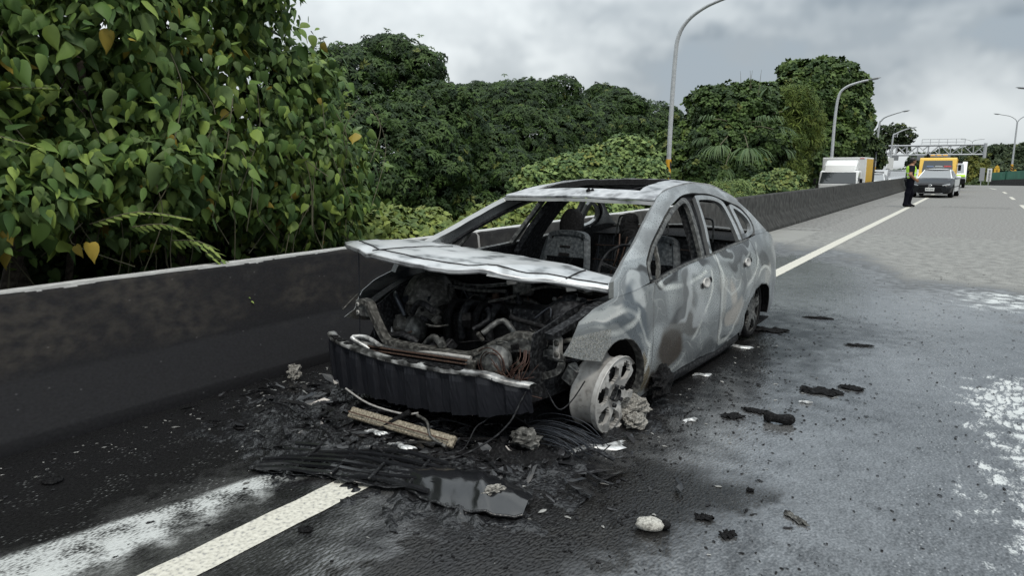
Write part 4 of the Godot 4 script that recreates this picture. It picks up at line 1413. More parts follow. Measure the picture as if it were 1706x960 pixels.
	copies("wooded_ridge", broad[0], M.leaf_dull, xs, cs, null)


func palm_tree() -> void:
	var foot := Vector3(-7.75, -0.6, -27.6)
	var t := thing("fan_palm", "fan palm with drooping fronds and a shaggy trunk right of the nearest lamp", "palm tree", foot)
	var m := MB.new(true)
	m.tube(curve(v3([[0, -0.2, 0], [0.05, 1.5, 0.1], [-0.1, 3.2, -0.4], [-0.2, 4.2, -0.9]]), 5), 0.19, 10)
	obj("trunk", m, M.bark, t)
	var g := RandomNumberGenerator.new()
	g.seed = 9
	var spots := [[-8.42, 3.30, -26.5, -2.5], [-6.87, 3.2, -27.3, 0.3], [-7.96, 2.3, -25.9, -1.8], [-6.46, 2.9, -27.6, 0.5], [-6.98, 2.2, -26.1, -0.5], [-8.25, 4.5, -29.0, 2.2], [-7.3, 4.0, -28.4, 0.8], [-8.9, 4.1, -28.6, 2.8], [-7.7, 1.5, -25.8, -1.2], [-8.75, 2.6, -26.6, -2.3], [-6.2, 2.2, -28.0, 0.2], [-6.6, 3.7, -29.4, 0.6]]
	for s in spots:
		var b := MB.new(true)
		var o: Vector3 = Vector3(s[0], s[1], s[2]) - foot
		var hub := Vector3(-0.1, 3.4, -0.5)
		var out := (o - hub).normalized()
		# folded fan: narrow segments that spread, then hang
		var side := out.cross(Vector3.UP).normalized()
		for k in 26:
			var a := lerpf(-0.75, 0.75, k / 25.0) * (1.0 + 0.2 * sin(s[0] * 7.0))
			var d := (out * cos(a) + side * sin(a) + Vector3(0, g.randf_range(-0.05, 0.15), 0)).normalized()
			var l := (0.72 + 0.2 * sin(s[2] * 5.0)) * g.randf_range(0.8, 1.15)
			var w := 0.030
			var x := d.cross(Vector3.UP).normalized() * w
			var p0 := o
			var p1 := o + d * l * 0.5 + Vector3(0, 0.02, 0)
			var p2 := o + d * l * 0.85 + Vector3(0, -0.12 * l, 0)
			var p3 := o + d * l * g.randf_range(1.0, 1.2) + Vector3(0, -0.5 * l, 0)
			b.c = Color(0.035, 0.065, 0.025).lerp(Color(0.08, 0.12, 0.05), g.randf())
			b.quad(p0 - x * 0.3, p0 + x * 0.3, p1 + x, p1 - x)
			b.quad(p1 - x, p1 + x, p2 + x * 0.8, p2 - x * 0.8)
			b.tri(p2 - x * 0.8, p2 + x * 0.8, p3)
		var fr := obj("frond", b, M.leaf, t)
		pipe("leaf_stalk", [hub, hub.lerp(o, 0.5) + Vector3(0, 0.2, 0), o], 0.018, M.stem, fr, 5)
	for k in 4:
		m = MB.new(true)
		var p := Vector3(-0.3 + k * 0.2, 4.6, -1.2)
		m.tube([p, p + Vector3(g.randf_range(-0.15, 0.15), 1.3, 0)], [0.02, 0.004], 5)
		obj("spear_leaf", m, M.stem, t)


# the near mass of heart-leaved vines that leans over the barrier on the left
func vine_bank() -> void:
	var g := RandomNumberGenerator.new()
	g.seed = 101
	var foot := Vector3(-5.6, -0.6, -2.4)
	var t := thing("vine_bank", "tall bank of heart-leaved vines leaning over the barrier on the left", "vine", foot)
	var blobs := []
	for b in [[-5.55, 1.35, -4.35, 0.78, 0.62, 0.78], [-5.75, 1.95, -3.75, 1.0, 0.78, 0.95], [-5.85, 2.75, -3.35, 0.95, 0.75, 1.0], [-5.15, 1.45, -2.75, 0.62, 0.48, 0.8], [-5.45, 2.25, -2.3, 0.9, 0.75, 0.95], [-5.0, 1.30, -1.45, 0.55, 0.42, 0.7], [-5.25, 2.1, -1.1, 0.75, 0.7, 0.9], [-5.0, 1.45, 0.0, 0.5, 0.5, 0.7], [-5.7, 3.3, -2.4, 1.15, 0.8, 1.4], [-5.5, 3.1, -0.8, 0.95, 0.85, 1.1], [-5.4, 2.6, 0.3, 0.8, 0.8, 0.8], [-6.4, 1.5, -3.4, 0.9, 0.8, 1.2], [-5.7, 0.55, -4.75, 0.5, 0.55, 0.42], [-6.6, 3.6, -3.7, 0.9, 0.6, 0.9]]:
		blobs.append([Vector3(b[0], b[1], b[2]) - foot, Vector3(b[3], b[4], b[5])])
	var full := knobs(blobs, 7, 0.34, g)
	var heart := [[0.08, -0.06], [0.26, -0.09], [0.38, 0.02], [0.42, 0.20], [0.37, 0.45], [0.23, 0.74], [0.08, 0.97], [0.0, 1.18]]
	var ovate := [[0.10, 0.06], [0.20, 0.22], [0.22, 0.42], [0.17, 0.66], [0.07, 0.90], [0.0, 1.05]]
	var lm := [leaf_mesh(heart, 0.35, 0.22), leaf_mesh(heart, 0.6, 0.38, 0.25), leaf_mesh(ovate, 0.35, 0.25, -0.3), leaf_mesh(heart, 1.1, 0.30)]
	var all := []
	for l in [[330.0, 1.0, 0.16], [170.0, 0.82, 0.08]]:
		for p in blob_points(full, l[0], g, l[1], l[2]):
			var n: Vector3 = p[1]
			if p[0].x < -1.9 and g.randf() < 0.5:
				continue
			var z := (n * 0.9 + Vector3(0.25, 0.45, 0.1) + Vector3(g.randfn(), g.randfn(), g.randfn()) * 0.7).normalized()
			var y := (Vector3(0, -1.0, 0) + n * 0.35 + Vector3(g.randfn(), g.randfn() * 0.6, g.randfn()) * 0.45)
			y = (y - z * y.dot(z)).normalized()
			var s := (0.045 + 0.075 * pow(g.randf(), 1.5)) * (1.0 if g.randf() < 0.9 else 1.35)
			all.append([Transform3D(Basis(y.cross(z), y, z) * Basis.from_scale(Vector3.ONE * s), p[0]), p[0].distance_to(Vector3(0, 1.4, 0) - foot) - s * 6.0 + (0.0 if l[1] == 1.0 else 3.0)])
	var tints := [Color(0.060, 0.110, 0.026), Color(0.085, 0.145, 0.034), Color(0.12, 0.185, 0.042), Color(0.17, 0.235, 0.05), Color(0.040, 0.08, 0.022), Color(0.10, 0.15, 0.05)]
	var mats := []
	for c in tints:
		var m: StandardMaterial3D = M.leaf.duplicate()
		m.vertex_color_use_as_albedo = false
		m.albedo_color = c.linear_to_srgb()
		mats.append(m)
	all.sort_custom(func(a, b): return a[1] < b[1])
	var xs := [[], [], [], []]
	var cs := [[], [], [], []]
	for i in all.size():
		var k := g.randi() % 4
		if i < 300:
			var o := obj("leaf", lm[k], mats[g.randi() % mats.size()], t)
			o.transform = all[i][0]
		else:
			xs[k].append(all[i][0])
			var c: Color = tints[g.randi() % tints.size()]
			c = c.lerp(Color(0.03, 0.05, 0.02), g.randf() * 0.55) * 1.12
			if g.randf() < 0.012:
				c = Color(0.22, 0.17, 0.03)
			cs[k].append(c)
	for k in 4:
		copies("leaf_mass", lm[k], M.leaf, xs[k], cs[k], t)
	# two yellowed leaves low down
	var ym := M.leaf.duplicate() as StandardMaterial3D
	ym.vertex_color_use_as_albedo = false
	ym.albedo_color = Color(0.30, 0.22, 0.04).linear_to_srgb()
	for p in [[-4.42, 0.96, -2.02], [-4.75, 1.18, -3.02]]:
		var o := obj("leaf", lm[0], ym, t)
		o.transform = Transform3D(Basis(Vector3(0.75, 0, -0.6).normalized(), Vector3(0.1, -1, 0.05).normalized(), Vector3(0.6, 0.1, 0.75).normalized()) * Basis.from_scale(Vector3.ONE * 0.11), Vector3(p[0], p[1], p[2]) - foot)
		o.set_meta("label", "yellowed heart-shaped leaf")
	# woody stems, hanging runners
	for k in 8:
		var a := Vector3(g.randf_range(-1.2, 0.0), -0.2, g.randf_range(-2.2, 2.2))
		pipe("woody_stem", [a, a + Vector3(g.randf_range(-0.2, 0.3), 1.3, g.randf_range(-0.3, 0.3)), a + Vector3(g.randf_range(-0.2, 0.5), 2.4, g.randf_range(-0.5, 0.5)), a + Vector3(g.randf_range(-0.2, 0.5), 3.4, g.randf_range(-0.5, 0.5))], g.randf_range(0.025, 0.06), M.bark, t, 7)
	for k in 120:
		var a := Vector3(g.randf_range(0.1, 1.05), g.randf_range(1.5, 2.9), g.randf_range(-2.4, 2.4))
		var l := g.randf_range(0.3, 0.9)
		pipe("runner", [a, a + Vector3(g.randf_range(-0.1, 0.1), -l * 0.4, g.randf_range(-0.15, 0.15)), a + Vector3(g.randf_range(-0.1, 0.15), -l, g.randf_range(-0.25, 0.25))], 0.004, M.stem, t, 4)
	# feathery shoots with paired leaflets
	var lance := [[0.09, 0.05], [0.15, 0.3], [0.12, 0.65], [0.0, 1.0]]
	var lf := leaf_mesh(lance, 0.3, 0.1)
	var shoots := [[-4.95, 1.75, -1.45, 0.50, 0.10, -0.45, 0.03], [-4.80, 1.58, -1.25, 0.40, -0.02, -0.5, 0.0], [-4.62, 1.06, -2.12, 0.42, 0.05, -0.40, 0.0], [-4.55, 1.03, -2.35, 0.36, -0.10, -0.35, -0.12], [-4.45, 0.93, -2.55, 0.38, -0.18, -0.30, -0.2], [-5.0, 2.2, -1.9, 0.12, -0.4, -0.2, 0.0], [-5.1, 3.3, -4.25, 0.3, 0.15, -0.5, 0.0], [-5.3, 3.05, -4.4, 0.35, 0.05, -0.3, 0.0]]
	for s in shoots:
		var a := Vector3(s[0], s[1], s[2]) - foot
		var d := Vector3(s[3], s[4], s[5])
		var pts := [a, a + d * 0.5 + Vector3(0, 0.05, 0), a + d + Vector3(0, s[6] - 0.02, 0)]
		var sh := pipe("feathery_shoot", pts, 0.004, M.stem, t, 5)
		var fp := curve(pts, 7)
		var b := MB.new(true)
		var mx := []
		var mc := []
		for i in range(1, fp.size()):
			for side in [-1.0, 1.0]:
				var along := d.normalized()
				var sd: Vector3 = along.cross(Vector3.UP).normalized() * side
				var y: Vector3 = (sd * 0.8 + along * 0.8 + Vector3(0, -0.15, 0)).normalized()
				var z: Vector3 = y.cross(along).normalized() * side
				if z.y < 0:
					z = -z
				mx.append(Transform3D(Basis(y.cross(z).normalized(), y, z) * Basis.from_scale(Vector3.ONE * 0.115 * (1.0 - 0.4 * i / fp.size())), fp[i]))
				mc.append(Color(0.10, 0.15, 0.04).lerp(Color(0.20, 0.25, 0.07), g.randf()))
		copies("leaflets", lf, M.leaf, mx, mc, sh)
	# a dull thicket of narrow leaves in the left corner, and deep leaves in the hollow behind the barrier
	var th := []
	for b in [[-5.3, 1.55, -0.9, 0.55], [-5.2, 2.4, -0.4, 0.6], [-5.1, 1.9, 0.3, 0.6], [-5.6, 3.0, -0.2, 0.7]]:
		th.append([Vector3(b[0], b[1], b[2]), Vector3.ONE * b[3]])
	crown_tree("narrow_leaved_shrub", "dull narrow-leaved shrub tangled into the vines at the left edge", "", th, [rosette(12, 0.13, 0.028, 1.1, 0.6, 12)], {"category": "shrub", "trunk": 0.05, "density": 90.0, "seed": 71, "foot": Vector3(-5.5, -0.6, -0.3), "dark": Color(0.02, 0.03, 0.016), "light": Color(0.065, 0.085, 0.04), "jitter": 0.2, "gloss": false})
	var ub := []
	for k in 9:
		ub.append([Vector3(-7.3 - 0.3 * (k % 3), 0.4 + 0.5 * (k % 2), 1.0 - k * 0.85), Vector3(0.8, 0.9, 0.8)])
	crown_tree("undergrowth", "deep shaded undergrowth in the hollow under the vines", "", ub, [rosette(8, 0.18, 0.11, 1.1, 0.5, 13)], {"category": "undergrowth", "trunk": 0.0, "density": 40.0, "seed": 72, "foot": Vector3(-7.3, -0.6, -2.4), "dark": Color(0.012, 0.022, 0.01), "light": Color(0.04, 0.065, 0.022), "gloss": false})


# ------------------------------------------------------------------ vehicles beyond the wreck. Their own axes: z to the nose, x to their left.
func ring_loft(secs: Array, cap := true) -> MB:
	var m := MB.new(true)
	var rows := []
	for s in secs:
		var r := PackedVector3Array()
		for p in s:
			r.append(p)
		r.append(s[0])
		rows.append(r)
	m.grid(rows)
	if cap:
		m.soft = false
		for e in [0, rows.size() - 1]:
			var r: PackedVector3Array = rows[e]
			var mid := Vector3.ZERO
			for k in r.size() - 1:
				mid += r[k]
			mid /= r.size() - 1
			for k in r.size() - 1:
				m.tri(mid, r[k], r[k + 1])
	return m


func body_ring(z: float, yb: float, yt: float, w: float, wt: float) -> Array:
	var half := [Vector3(w * 0.80, yb, z), Vector3(w * 0.97, yb + 0.10, z), Vector3(w, lerpf(yb, yt, 0.45), z), Vector3(w * 0.975, lerpf(yb, yt, 0.78), z), Vector3(lerpf(w, wt, 0.6), yt - 0.03, z), Vector3(wt, yt, z), Vector3(wt * 0.5, yt + 0.018, z)]
	var r := half.duplicate()
	r.append(Vector3(0, yt + 0.024, z))
	for k in range(6, -1, -1):
		r.append(half[k] * Vector3(-1, 1, 1))
	return r


func road_wheel(t: Node3D, at: Vector3, r: float, w: float, rim: Material) -> void:
	var n := Node3D.new()
	n.name = "wheel"
	t.add_child(n, true)
	n.position = at
	var xf := Transform3D(Basis(Vector3(0, 0, 1), -PI / 2 * (1.0 if at.x > 0 else -1.0)), Vector3.ZERO)
	var m := MB.new(true)
	m.lathe([[r * 0.62, w * 0.5], [r * 0.9, w * 0.5], [r, w * 0.38], [r, -w * 0.4], [r * 0.9, -w * 0.5], [r * 0.5, -w * 0.5]], 24, xf)
	obj("tyre", m, M.rubber, n)
	m = MB.new()
	m.lathe([[0.0, w * 0.42], [r * 0.2, w * 0.44], [r * 0.25, w * 0.36], [r * 0.55, w * 0.40], [r * 0.63, w * 0.48]], 20, xf)
	obj("rim", m, rim, n)


func plate_poly(pts: Array, z0: float, depth: float) -> MB:
	var m := MB.new()
	var p := PackedVector2Array()
	for q in pts:
		p.append(Vector2(q[0], q[1]))
	m.extrude(p, depth, Transform3D(Basis(), Vector3(0, 0, z0)), 0.004)
	return m


func four(called: String, q: Array, mat: Material, parent: Node, t := 0.006, n := 4) -> MeshInstance3D:
	var m := MB.new(true)
	var rows := []
	for j in n + 1:
		var r := PackedVector3Array()
		for i in n + 1:
			r.append(q[0].lerp(q[1], float(i) / n).lerp(q[3].lerp(q[2], float(i) / n), float(j) / n))
		rows.append(r)
	m.sheet(rows, t)
	return obj(called, m, mat, parent)


func sedan(called: String, label: String, category: String, at: Vector3, turn: float, paint: Dictionary, police: bool, group := "") -> Node3D:
	var t := thing(called, label, category, at, turn, group)
	var side: Material = paint.side
	var secs := []
	for s in [[2.42, 0.30, 0.58, 0.66, 0.58], [2.36, 0.22, 0.66, 0.80, 0.68], [2.18, 0.19, 0.74, 0.885, 0.74], [1.75, 0.18, 0.85, 0.915, 0.78], [1.25, 0.18, 0.91, 0.92, 0.80], [0.92, 0.18, 0.945, 0.92, 0.80], [0.0, 0.18, 0.95, 0.92, 0.84], [-1.0, 0.18, 0.97, 0.92, 0.84], [-1.75, 0.20, 0.99, 0.91, 0.78], [-2.25, 0.28, 0.98, 0.85, 0.72], [-2.42, 0.36, 0.86, 0.78, 0.68]]:
		secs.append(body_ring(s[0], s[1], s[2], s[3], s[4]))
	var body := obj("body", ring_loft(secs), paint.get("body", side), t)
	if police:
		for s in [1.0, -1.0]:
			four("white_door", [Vector3(s * 0.926, 0.30, 0.95), Vector3(s * 0.905, 0.90, 0.95), Vector3(s * 0.905, 0.92, -1.6), Vector3(s * 0.926, 0.30, -1.1)], side, t)
	# bonnet skin
	var hood := MB.new(true)
	var rows := []
	for s in [[0.90, 0.962, 0.80], [1.25, 0.928, 0.80], [1.75, 0.868, 0.775], [2.14, 0.765, 0.72], [2.30, 0.695, 0.66]]:
		var r := PackedVector3Array()
		for i in 13:
			var u := lerpf(-1, 1, i / 12.0)
			r.append(Vector3(u * s[2], s[1] + 0.028 * (1.0 - u * u) + 0.012 * exp(-pow((absf(u) - 0.62) / 0.1, 2)), s[0]))
		rows.append(r)
	hood.sheet(rows, 0.01)
	obj("bonnet", hood, paint.hood, t)
	# cabin: sides, roof, glass
	var wb := [Vector3(0.73, 0.95, 0.96), Vector3(0.57, 1.385, 0.12), Vector3(0.57, 1.40, -0.95), Vector3(0.68, 1.0, -1.78)]
	for s in [1.0, -1.0]:
		var f := Vector3(s, 1, 1)
		four("cabin_side", [wb[0] * f + Vector3(s * 0.07, -0.02, 0), wb[1] * f, wb[2] * f, wb[3] * f + Vector3(s * 0.10, -0.02, 0)], side, t, 0.02)
		four("side_window", [Vector3(s * 0.785, 0.985, 0.62), Vector3(s * 0.628, 1.335, 0.02), Vector3(s * 0.635, 1.345, -0.42), Vector3(s * 0.795, 0.99, -0.42)], M.glass_dark, t)
		four("side_window", [Vector3(s * 0.795, 0.99, -0.48), Vector3(s * 0.635, 1.345, -0.48), Vector3(s * 0.635, 1.335, -0.95), Vector3(s * 0.785, 1.0, -1.42)], M.glass_dark, t)
		# mirror
		var m := MB.new(true)
		m.ball(Vector3(s * 1.02, 1.02, 0.66), Vector3(0.115, 0.075, 0.07), 12, 8)
		var mi := obj("mirror", m, side, t)
		m = MB.new()
		m.bar(Vector3(s * 0.86, 0.97, 0.66), Vector3(s * 0.97, 1.0, 0.66), 0.03, 0.025, Vector3.UP, 0.004)
		obj("mirror_arm", m, M.trim_black, mi)
		# headlight
		var hl := plate_poly([[s * 0.44, 0.635], [s * 0.80, 0.725], [s * 0.83, 0.665], [s * 0.74, 0.615], [s * 0.50, 0.60]], 0, 0.03)
		var h := obj("headlight", hl, M.headlight, t)
		h.transform = Transform3D(Basis(Vector3.UP, s * 0.52), Vector3(s * 0.10, 0.0, 2.345 + 0.20))
		h.position = Vector3(s * 0.12, 0, 2.655)
		# fog lamp scoop
		var sc := MB.new(true)
		sc.tube(curve(v3([[s * 0.60, 0.56, 2.40], [s * 0.76, 0.50, 2.33], [s * 0.80, 0.36, 2.31], [s * 0.72, 0.30, 2.34]]), 4), 0.014, 6)
		obj("bumper_crease", sc, M.trim_black, t)
		for z in [1.42, -1.40]:
			road_wheel(t, Vector3(s * 0.82, 0.33, z), 0.33, 0.22, M.galvanised)
	four("windscreen", [Vector3(-0.72, 0.965, 0.955), Vector3(0.72, 0.965, 0.955), Vector3(0.565, 1.365, 0.17), Vector3(-0.565, 1.365, 0.17)], M.windscreen_glass, t)
	four("rear_window", [Vector3(-0.66, 1.01, -1.76), Vector3(0.66, 1.01, -1.76), Vector3(0.55, 1.385, -1.0), Vector3(-0.55, 1.385, -1.0)], M.glass_dark, t)
	var rf := MB.new(true)
	rows = []
	for z in [0.17, 0.10, -0.3, -0.7, -1.0]:
		var r := PackedVector3Array()
		for i in 9:
			var u := lerpf(-1, 1, i / 8.0)
			r.append(Vector3(u * 0.58, 1.385 + 0.05 * (1.0 - u * u) * (0.5 if z > 0.15 else 1.0), z))
		rows.append(r)
	rf.sheet(rows, 0.02)
	obj("roof", rf, paint.roof, t)
	for s in [1.0, -1.0]:
		var m := MB.new(true)
		m.tube([Vector3(s * 0.745, 0.955, 0.965), Vector3(s * 0.58, 1.385, 0.145)], 0.026, 6)
		obj("a_pillar", m, side, t)
	# face
	obj("front_bumper", plate_poly([[-0.60, 0.24], [0.60, 0.24], [0.74, 0.34], [0.66, 0.62], [-0.66, 0.62], [-0.74, 0.34]], 2.375, 0.05), paint.front, t)
	obj("lower_grille", plate_poly([[-0.55, 0.285], [0.55, 0.285], [0.47, 0.50], [-0.47, 0.50]], 2.43, 0.012), M.trim_black, t)
	for k in 4:
		var m := MB.new()
		m.box(Vector3(0, 0.315 + k * 0.047, 2.445), Vector3(1.0 - k * 0.05, 0.012, 0.012), Basis.IDENTITY, 0.003)
		obj("grille_bar", m, paint.front, t)
	obj("upper_grille", plate_poly([[-0.46, 0.575], [0.46, 0.575], [0.52, 0.635], [0.0, 0.655], [-0.52, 0.635]], 2.415, 0.02), M.trim_black, t)
	var lip := MB.new()
	lip.box(Vector3(0, 0.235, 2.43), Vector3(1.16, 0.022, 0.03), Basis.IDENTITY, 0.006)
	obj("front_lip", lip, M.chrome, t)
	var em := MB.new(true)
	var e1 := []
	var e2 := []
	var e3 := []
	for k in 17:
		var a := TAU * k / 16.0
		e1.append(Vector3(cos(a) * 0.085, 0.615 + sin(a) * 0.056, 2.442))
		e2.append(Vector3(cos(a) * 0.026, 0.612 + sin(a) * 0.050, 2.444))
		e3.append(Vector3(cos(a) * 0.055, 0.640 + sin(a) * 0.022, 2.444))
	for e in [e1, e2, e3]:
		em.tube(e, 0.009, 5, false)
	obj("emblem", em, M.chrome, t)
	var pl := MB.new()
	pl.box(Vector3(0, 0.425, 2.455), Vector3(0.40, 0.165, 0.012), Basis.IDENTITY, 0.004)
	var plate := obj("number_plate", pl, M.plate_white, t)
	if police:
		var tx := TextMesh.new()
		var f := SystemFont.new()
		f.font_names = PackedStringArray(["Droid Sans"])
		f.font_weight = 700
		tx.font = f
		tx.text = "BDA·9757"
		tx.font_size = 30
		tx.pixel_size = 0.0026
		tx.depth = 0.004
		var to := obj("plate_text", tx, M.ink, plate)
		to.position = Vector3(0, 0.425, 2.463)
		# light bar
		var lb := MB.new()
		lb.box(Vector3(0, 1.50, -0.25), Vector3(1.16, 0.05, 0.24), Basis.IDENTITY, 0.02)
		var bar := obj("light_bar", lb, M.lamp_grey, t)
		for q in [[-0.40, 0.34, "beacon_blue"], [0.40, 0.34, "beacon_red"], [0.0, 0.36, "sign_grey"]]:
			var b := MB.new()
			b.box(Vector3(q[0], 1.565, -0.25), Vector3(q[1], 0.09, 0.22), Basis.IDENTITY, 0.03)
			obj("beacon_lens", b, M[q[2]], bar)
		for s in [-1.0, 1.0]:
			var b := MB.new()
			b.box(Vector3(s * 0.5, 1.455, -0.25), Vector3(0.06, 0.06, 0.14), Basis.IDENTITY, 0.01)
			obj("bar_foot", b, M.trim_black, bar)
	return t


# a cab or body pressed from its side profile (z, y), w wide
func profile_box(called: String, prof: Array, w: float, mat: Material, t: Node, bev := 0.05) -> MeshInstance3D:
	var p := PackedVector2Array()
	for q in prof:
		p.append(Vector2(q[0], q[1]))
	var m := MB.new()
	m.extrude(p, w, Transform3D(Basis(Vector3(0, 0, 1), Vector3(0, 1, 0), Vector3(-1, 0, 0)), Vector3(w * 0.5, 0, 0)), bev)
	return obj(called, m, mat, t)


func build_traffic() -> void:
	sedan("police_car", "dark-fronted white police sedan with a red and blue light bar", "police car", Vector3(-1.60, 0, -43.0), -0.07, {"side": M.car_white, "body": M.car_black, "hood": M.car_black, "front": M.car_black, "roof": M.car_white}, true)
	# tow truck behind it
	var t := thing("tow_truck", "yellow tow truck with amber beacons behind the police car", "truck", Vector3(-1.98, 0, -52.0))
	profile_box("cab", [[0.0, 0.45], [0.06, 1.05], [-0.10, 1.20], [-0.42, 2.08], [-0.55, 2.16], [-1.7, 2.16], [-1.75, 0.45]], 2.02, M.tow_yellow, t, 0.06)
	four("windscreen", [Vector3(-0.84, 1.27, -0.105), Vector3(0.84, 1.27, -0.105), Vector3(0.78, 1.98, -0.355), Vector3(-0.78, 1.98, -0.355)], M.glass_dark, t)
	for s in [1.0, -1.0]:
		four("side_window", [Vector3(s * 1.016, 1.25, -0.35), Vector3(s * 1.016, 1.95, -0.55), Vector3(s * 1.016, 1.95, -1.2), Vector3(s * 1.016, 1.25, -1.2)], M.glass_dark, t)
		var m := MB.new()
		m.box(Vector3(s * 1.20, 1.52, 0.02), Vector3(0.16, 0.36, 0.07), Basis.IDENTITY, 0.02)
		obj("mirror", m, M.trim_black, t)
		m = MB.new()
		m.bar(Vector3(s * 1.0, 1.66, -0.1), Vector3(s * 1.2, 1.62, 0.0), 0.025, 0.025)
		obj("mirror_arm", m, M.trim_black, t)
		m = MB.new()
		m.box(Vector3(s * 0.78, 0.78, 0.045), Vector3(0.3, 0.2, 0.05), Basis.IDENTITY, 0.02)
		obj("headlight", m, M.headlight, t)
		for z in [-0.8, -3.9]:
			road_wheel(t, Vector3(s * 0.86, 0.38, z), 0.38, 0.24, M.lamp_grey)
	var m := MB.new()
	m.box(Vector3(0, 2.23, -0.75), Vector3(0.98, 0.10, 0.26), Basis.IDENTITY, 0.03)
	var bar := obj("beacon_bar", m, M.lamp_grey, t)
	for x in [-0.34, 0.0, 0.34]:
		m = MB.new()
		m.box(Vector3(x, 2.31, -0.75), Vector3(0.28, 0.10, 0.22), Basis.IDENTITY, 0.03)
		obj("beacon_lens", m, M.beacon_amber, bar)
	m = MB.new()
	m.box(Vector3(-0.62, 2.30, -0.85), Vector3(0.16, 0.26, 0.2), Basis.IDENTITY, 0.05)
	obj("horn", m, M.trim_black, t)
	m = MB.new()
	m.box(Vector3(0, 0.82, -3.6), Vector3(2.1, 0.16, 3.5), Basis.IDENTITY, 0.02)
	obj("flatbed", m, M.lamp_grey, t)
	m = MB.new()
	for s in [-1.0, 1.0]:
		m.bar(Vector3(s * 1.0, 0.9, -1.9), Vector3(s * 1.0, 2.10, -1.9), 0.09, 0.09, Vector3.FORWARD, 0.01)
	m.bar(Vector3(-1.0, 2.06, -1.9), Vector3(1.0, 2.06, -1.9), 0.09, 0.09, Vector3.UP, 0.01)
	obj("headboard_frame", m, M.tow_yellow, t)
	m = MB.new()
	m.box(Vector3(0, 0.48, 0.06), Vector3(2.0, 0.22, 0.12), Basis.IDENTITY, 0.03)
	obj("bumper", m, M.trim_black, t)
	# van pulled out behind the tow truck
	t = thing("highway_van", "white van with a lime green lower front, half hidden behind the tow truck", "van", Vector3(-1.38, 0, -64.0))
	profile_box("body", [[0.0, 0.45], [0.05, 0.85], [-0.25, 1.10], [-0.95, 1.92], [-1.2, 2.02], [-4.2, 2.02], [-4.25, 0.4]], 1.78, M.van_white, t, 0.07)
	four("windscreen", [Vector3(-0.74, 1.16, -0.28), Vector3(0.74, 1.16, -0.28), Vector3(0.66, 1.84, -0.86), Vector3(-0.66, 1.84, -0.86)], M.windscreen_glass, t)
	m = MB.new()
	m.box(Vector3(0, 0.92, 0.02), Vector3(1.7, 0.22, 0.12), Basis(Vector3.RIGHT, -0.5), 0.03)
	obj("lime_panel", m, M.lime, t)
	m = MB.new()
	m.box(Vector3(0, 0.50, 0.06), Vector3(1.76, 0.42, 0.1), Basis.IDENTITY, 0.04)
	obj("bumper", m, M.trim_black, t)
	m = MB.new()
	m.box(Vector3(0, 1.98, -0.98), Vector3(1.2, 0.10, 0.2), Basis.IDENTITY, 0.03)
	obj("roof_bar", m, M.trim_black, t)
	for s in [1.0, -1.0]:
		m = MB.new()
		m.box(Vector3(s * 0.72, 0.78, 0.05), Vector3(0.26, 0.14, 0.06), Basis.IDENTITY, 0.02)
		obj("headlight", m, M.headlight, t)
		m = MB.new()
		m.box(Vector3(s * 1.0, 1.25, -0.45), Vector3(0.16, 0.24, 0.08), Basis.IDENTITY, 0.02)
		obj("mirror", m, M.trim_black, t)
		for z in [-0.8, -3.4]:
			road_wheel(t, Vector3(s * 0.76, 0.33, z), 0.33, 0.2, M.lamp_grey)
	# box truck on the far side of the barrier
	t = thing("box_truck", "white box truck with a yellow cargo side behind the barrier", "truck", Vector3(-6.1, -0.55, -41.0))
	profile_box("cab", [[0.0, 0.35], [0.06, 1.15], [0.0, 1.30], [-0.22, 1.84], [-0.34, 1.90], [-1.55, 1.90], [-1.6, 0.35]], 1.92, M.van_white, t, 0.06)
	four("windscreen", [Vector3(-0.90, 1.22, 0.055), Vector3(0.90, 1.22, 0.055), Vector3(0.84, 1.82, -0.19), Vector3(-0.84, 1.82, -0.19)], M.glass_dark, t)
	profile_box("wind_deflector", [[-0.30, 1.90], [-0.42, 2.18], [-0.75, 2.44], [-1.35, 2.48], [-1.35, 1.90]], 1.62, M.van_white, t, 0.09)
	for s in [1.0, -1.0]:
		four("side_window", [Vector3(s * 0.966, 1.33, -0.15), Vector3(s * 0.966, 1.78, -0.32), Vector3(s * 0.966, 1.78, -1.0), Vector3(s * 0.966, 1.33, -1.0)], M.glass_dark, t)
		m = MB.new()
		m.box(Vector3(s * 1.14, 1.32, 0.12), Vector3(0.15, 0.32, 0.06), Basis.IDENTITY, 0.02)
		obj("mirror", m, M.trim_black, t)
		m = MB.new()
		m.bar(Vector3(s * 0.96, 1.50, 0.0), Vector3(s * 1.14, 1.46, 0.1), 0.025, 0.025)
		obj("mirror_arm", m, M.trim_black, t)
		for z in [-0.7, -3.9]:
			road_wheel(t, Vector3(s * 0.8, 0.36, z), 0.36, 0.24, M.lamp_grey)
	m = MB.new()
	m.box(Vector3(0, 1.70, -3.75), Vector3(2.24, 1.86, 4.1), Basis.IDENTITY, 0.03)
	var box := obj("cargo_box", m, M.box_white, t)
	m = MB.new()
	m.box(Vector3(1.122, 1.72, -3.3), Vector3(0.01, 1.66, 2.9), Basis.IDENTITY, 0.003)
	obj("yellow_side", m, M.box_yellow, box)
	m = MB.new()
	m.box(Vector3(1.124, 1.70, -5.3), Vector3(0.02, 1.86, 0.95), Basis.IDENTITY, 0.005)
	obj("dark_rear_frame", m, M.trim_black, box)
	m = MB.new()
	m.box(Vector3(0.90, 2.57, -1.695), Vector3(0.22, 0.05, 0.02), Basis.IDENTITY, 0.005)
	obj("clearance_lamp", m, M.beacon_red, box)
	# stopped cars behind the truck
	var g := "cars queuing behind the box truck"
	var silver := {"side": M.car_silver, "hood": M.car_silver, "front": M.car_silver, "roof": M.car_silver}
	var white := {"side": M.car_white, "hood": M.car_white, "front": M.car_white, "roof": M.car_white}
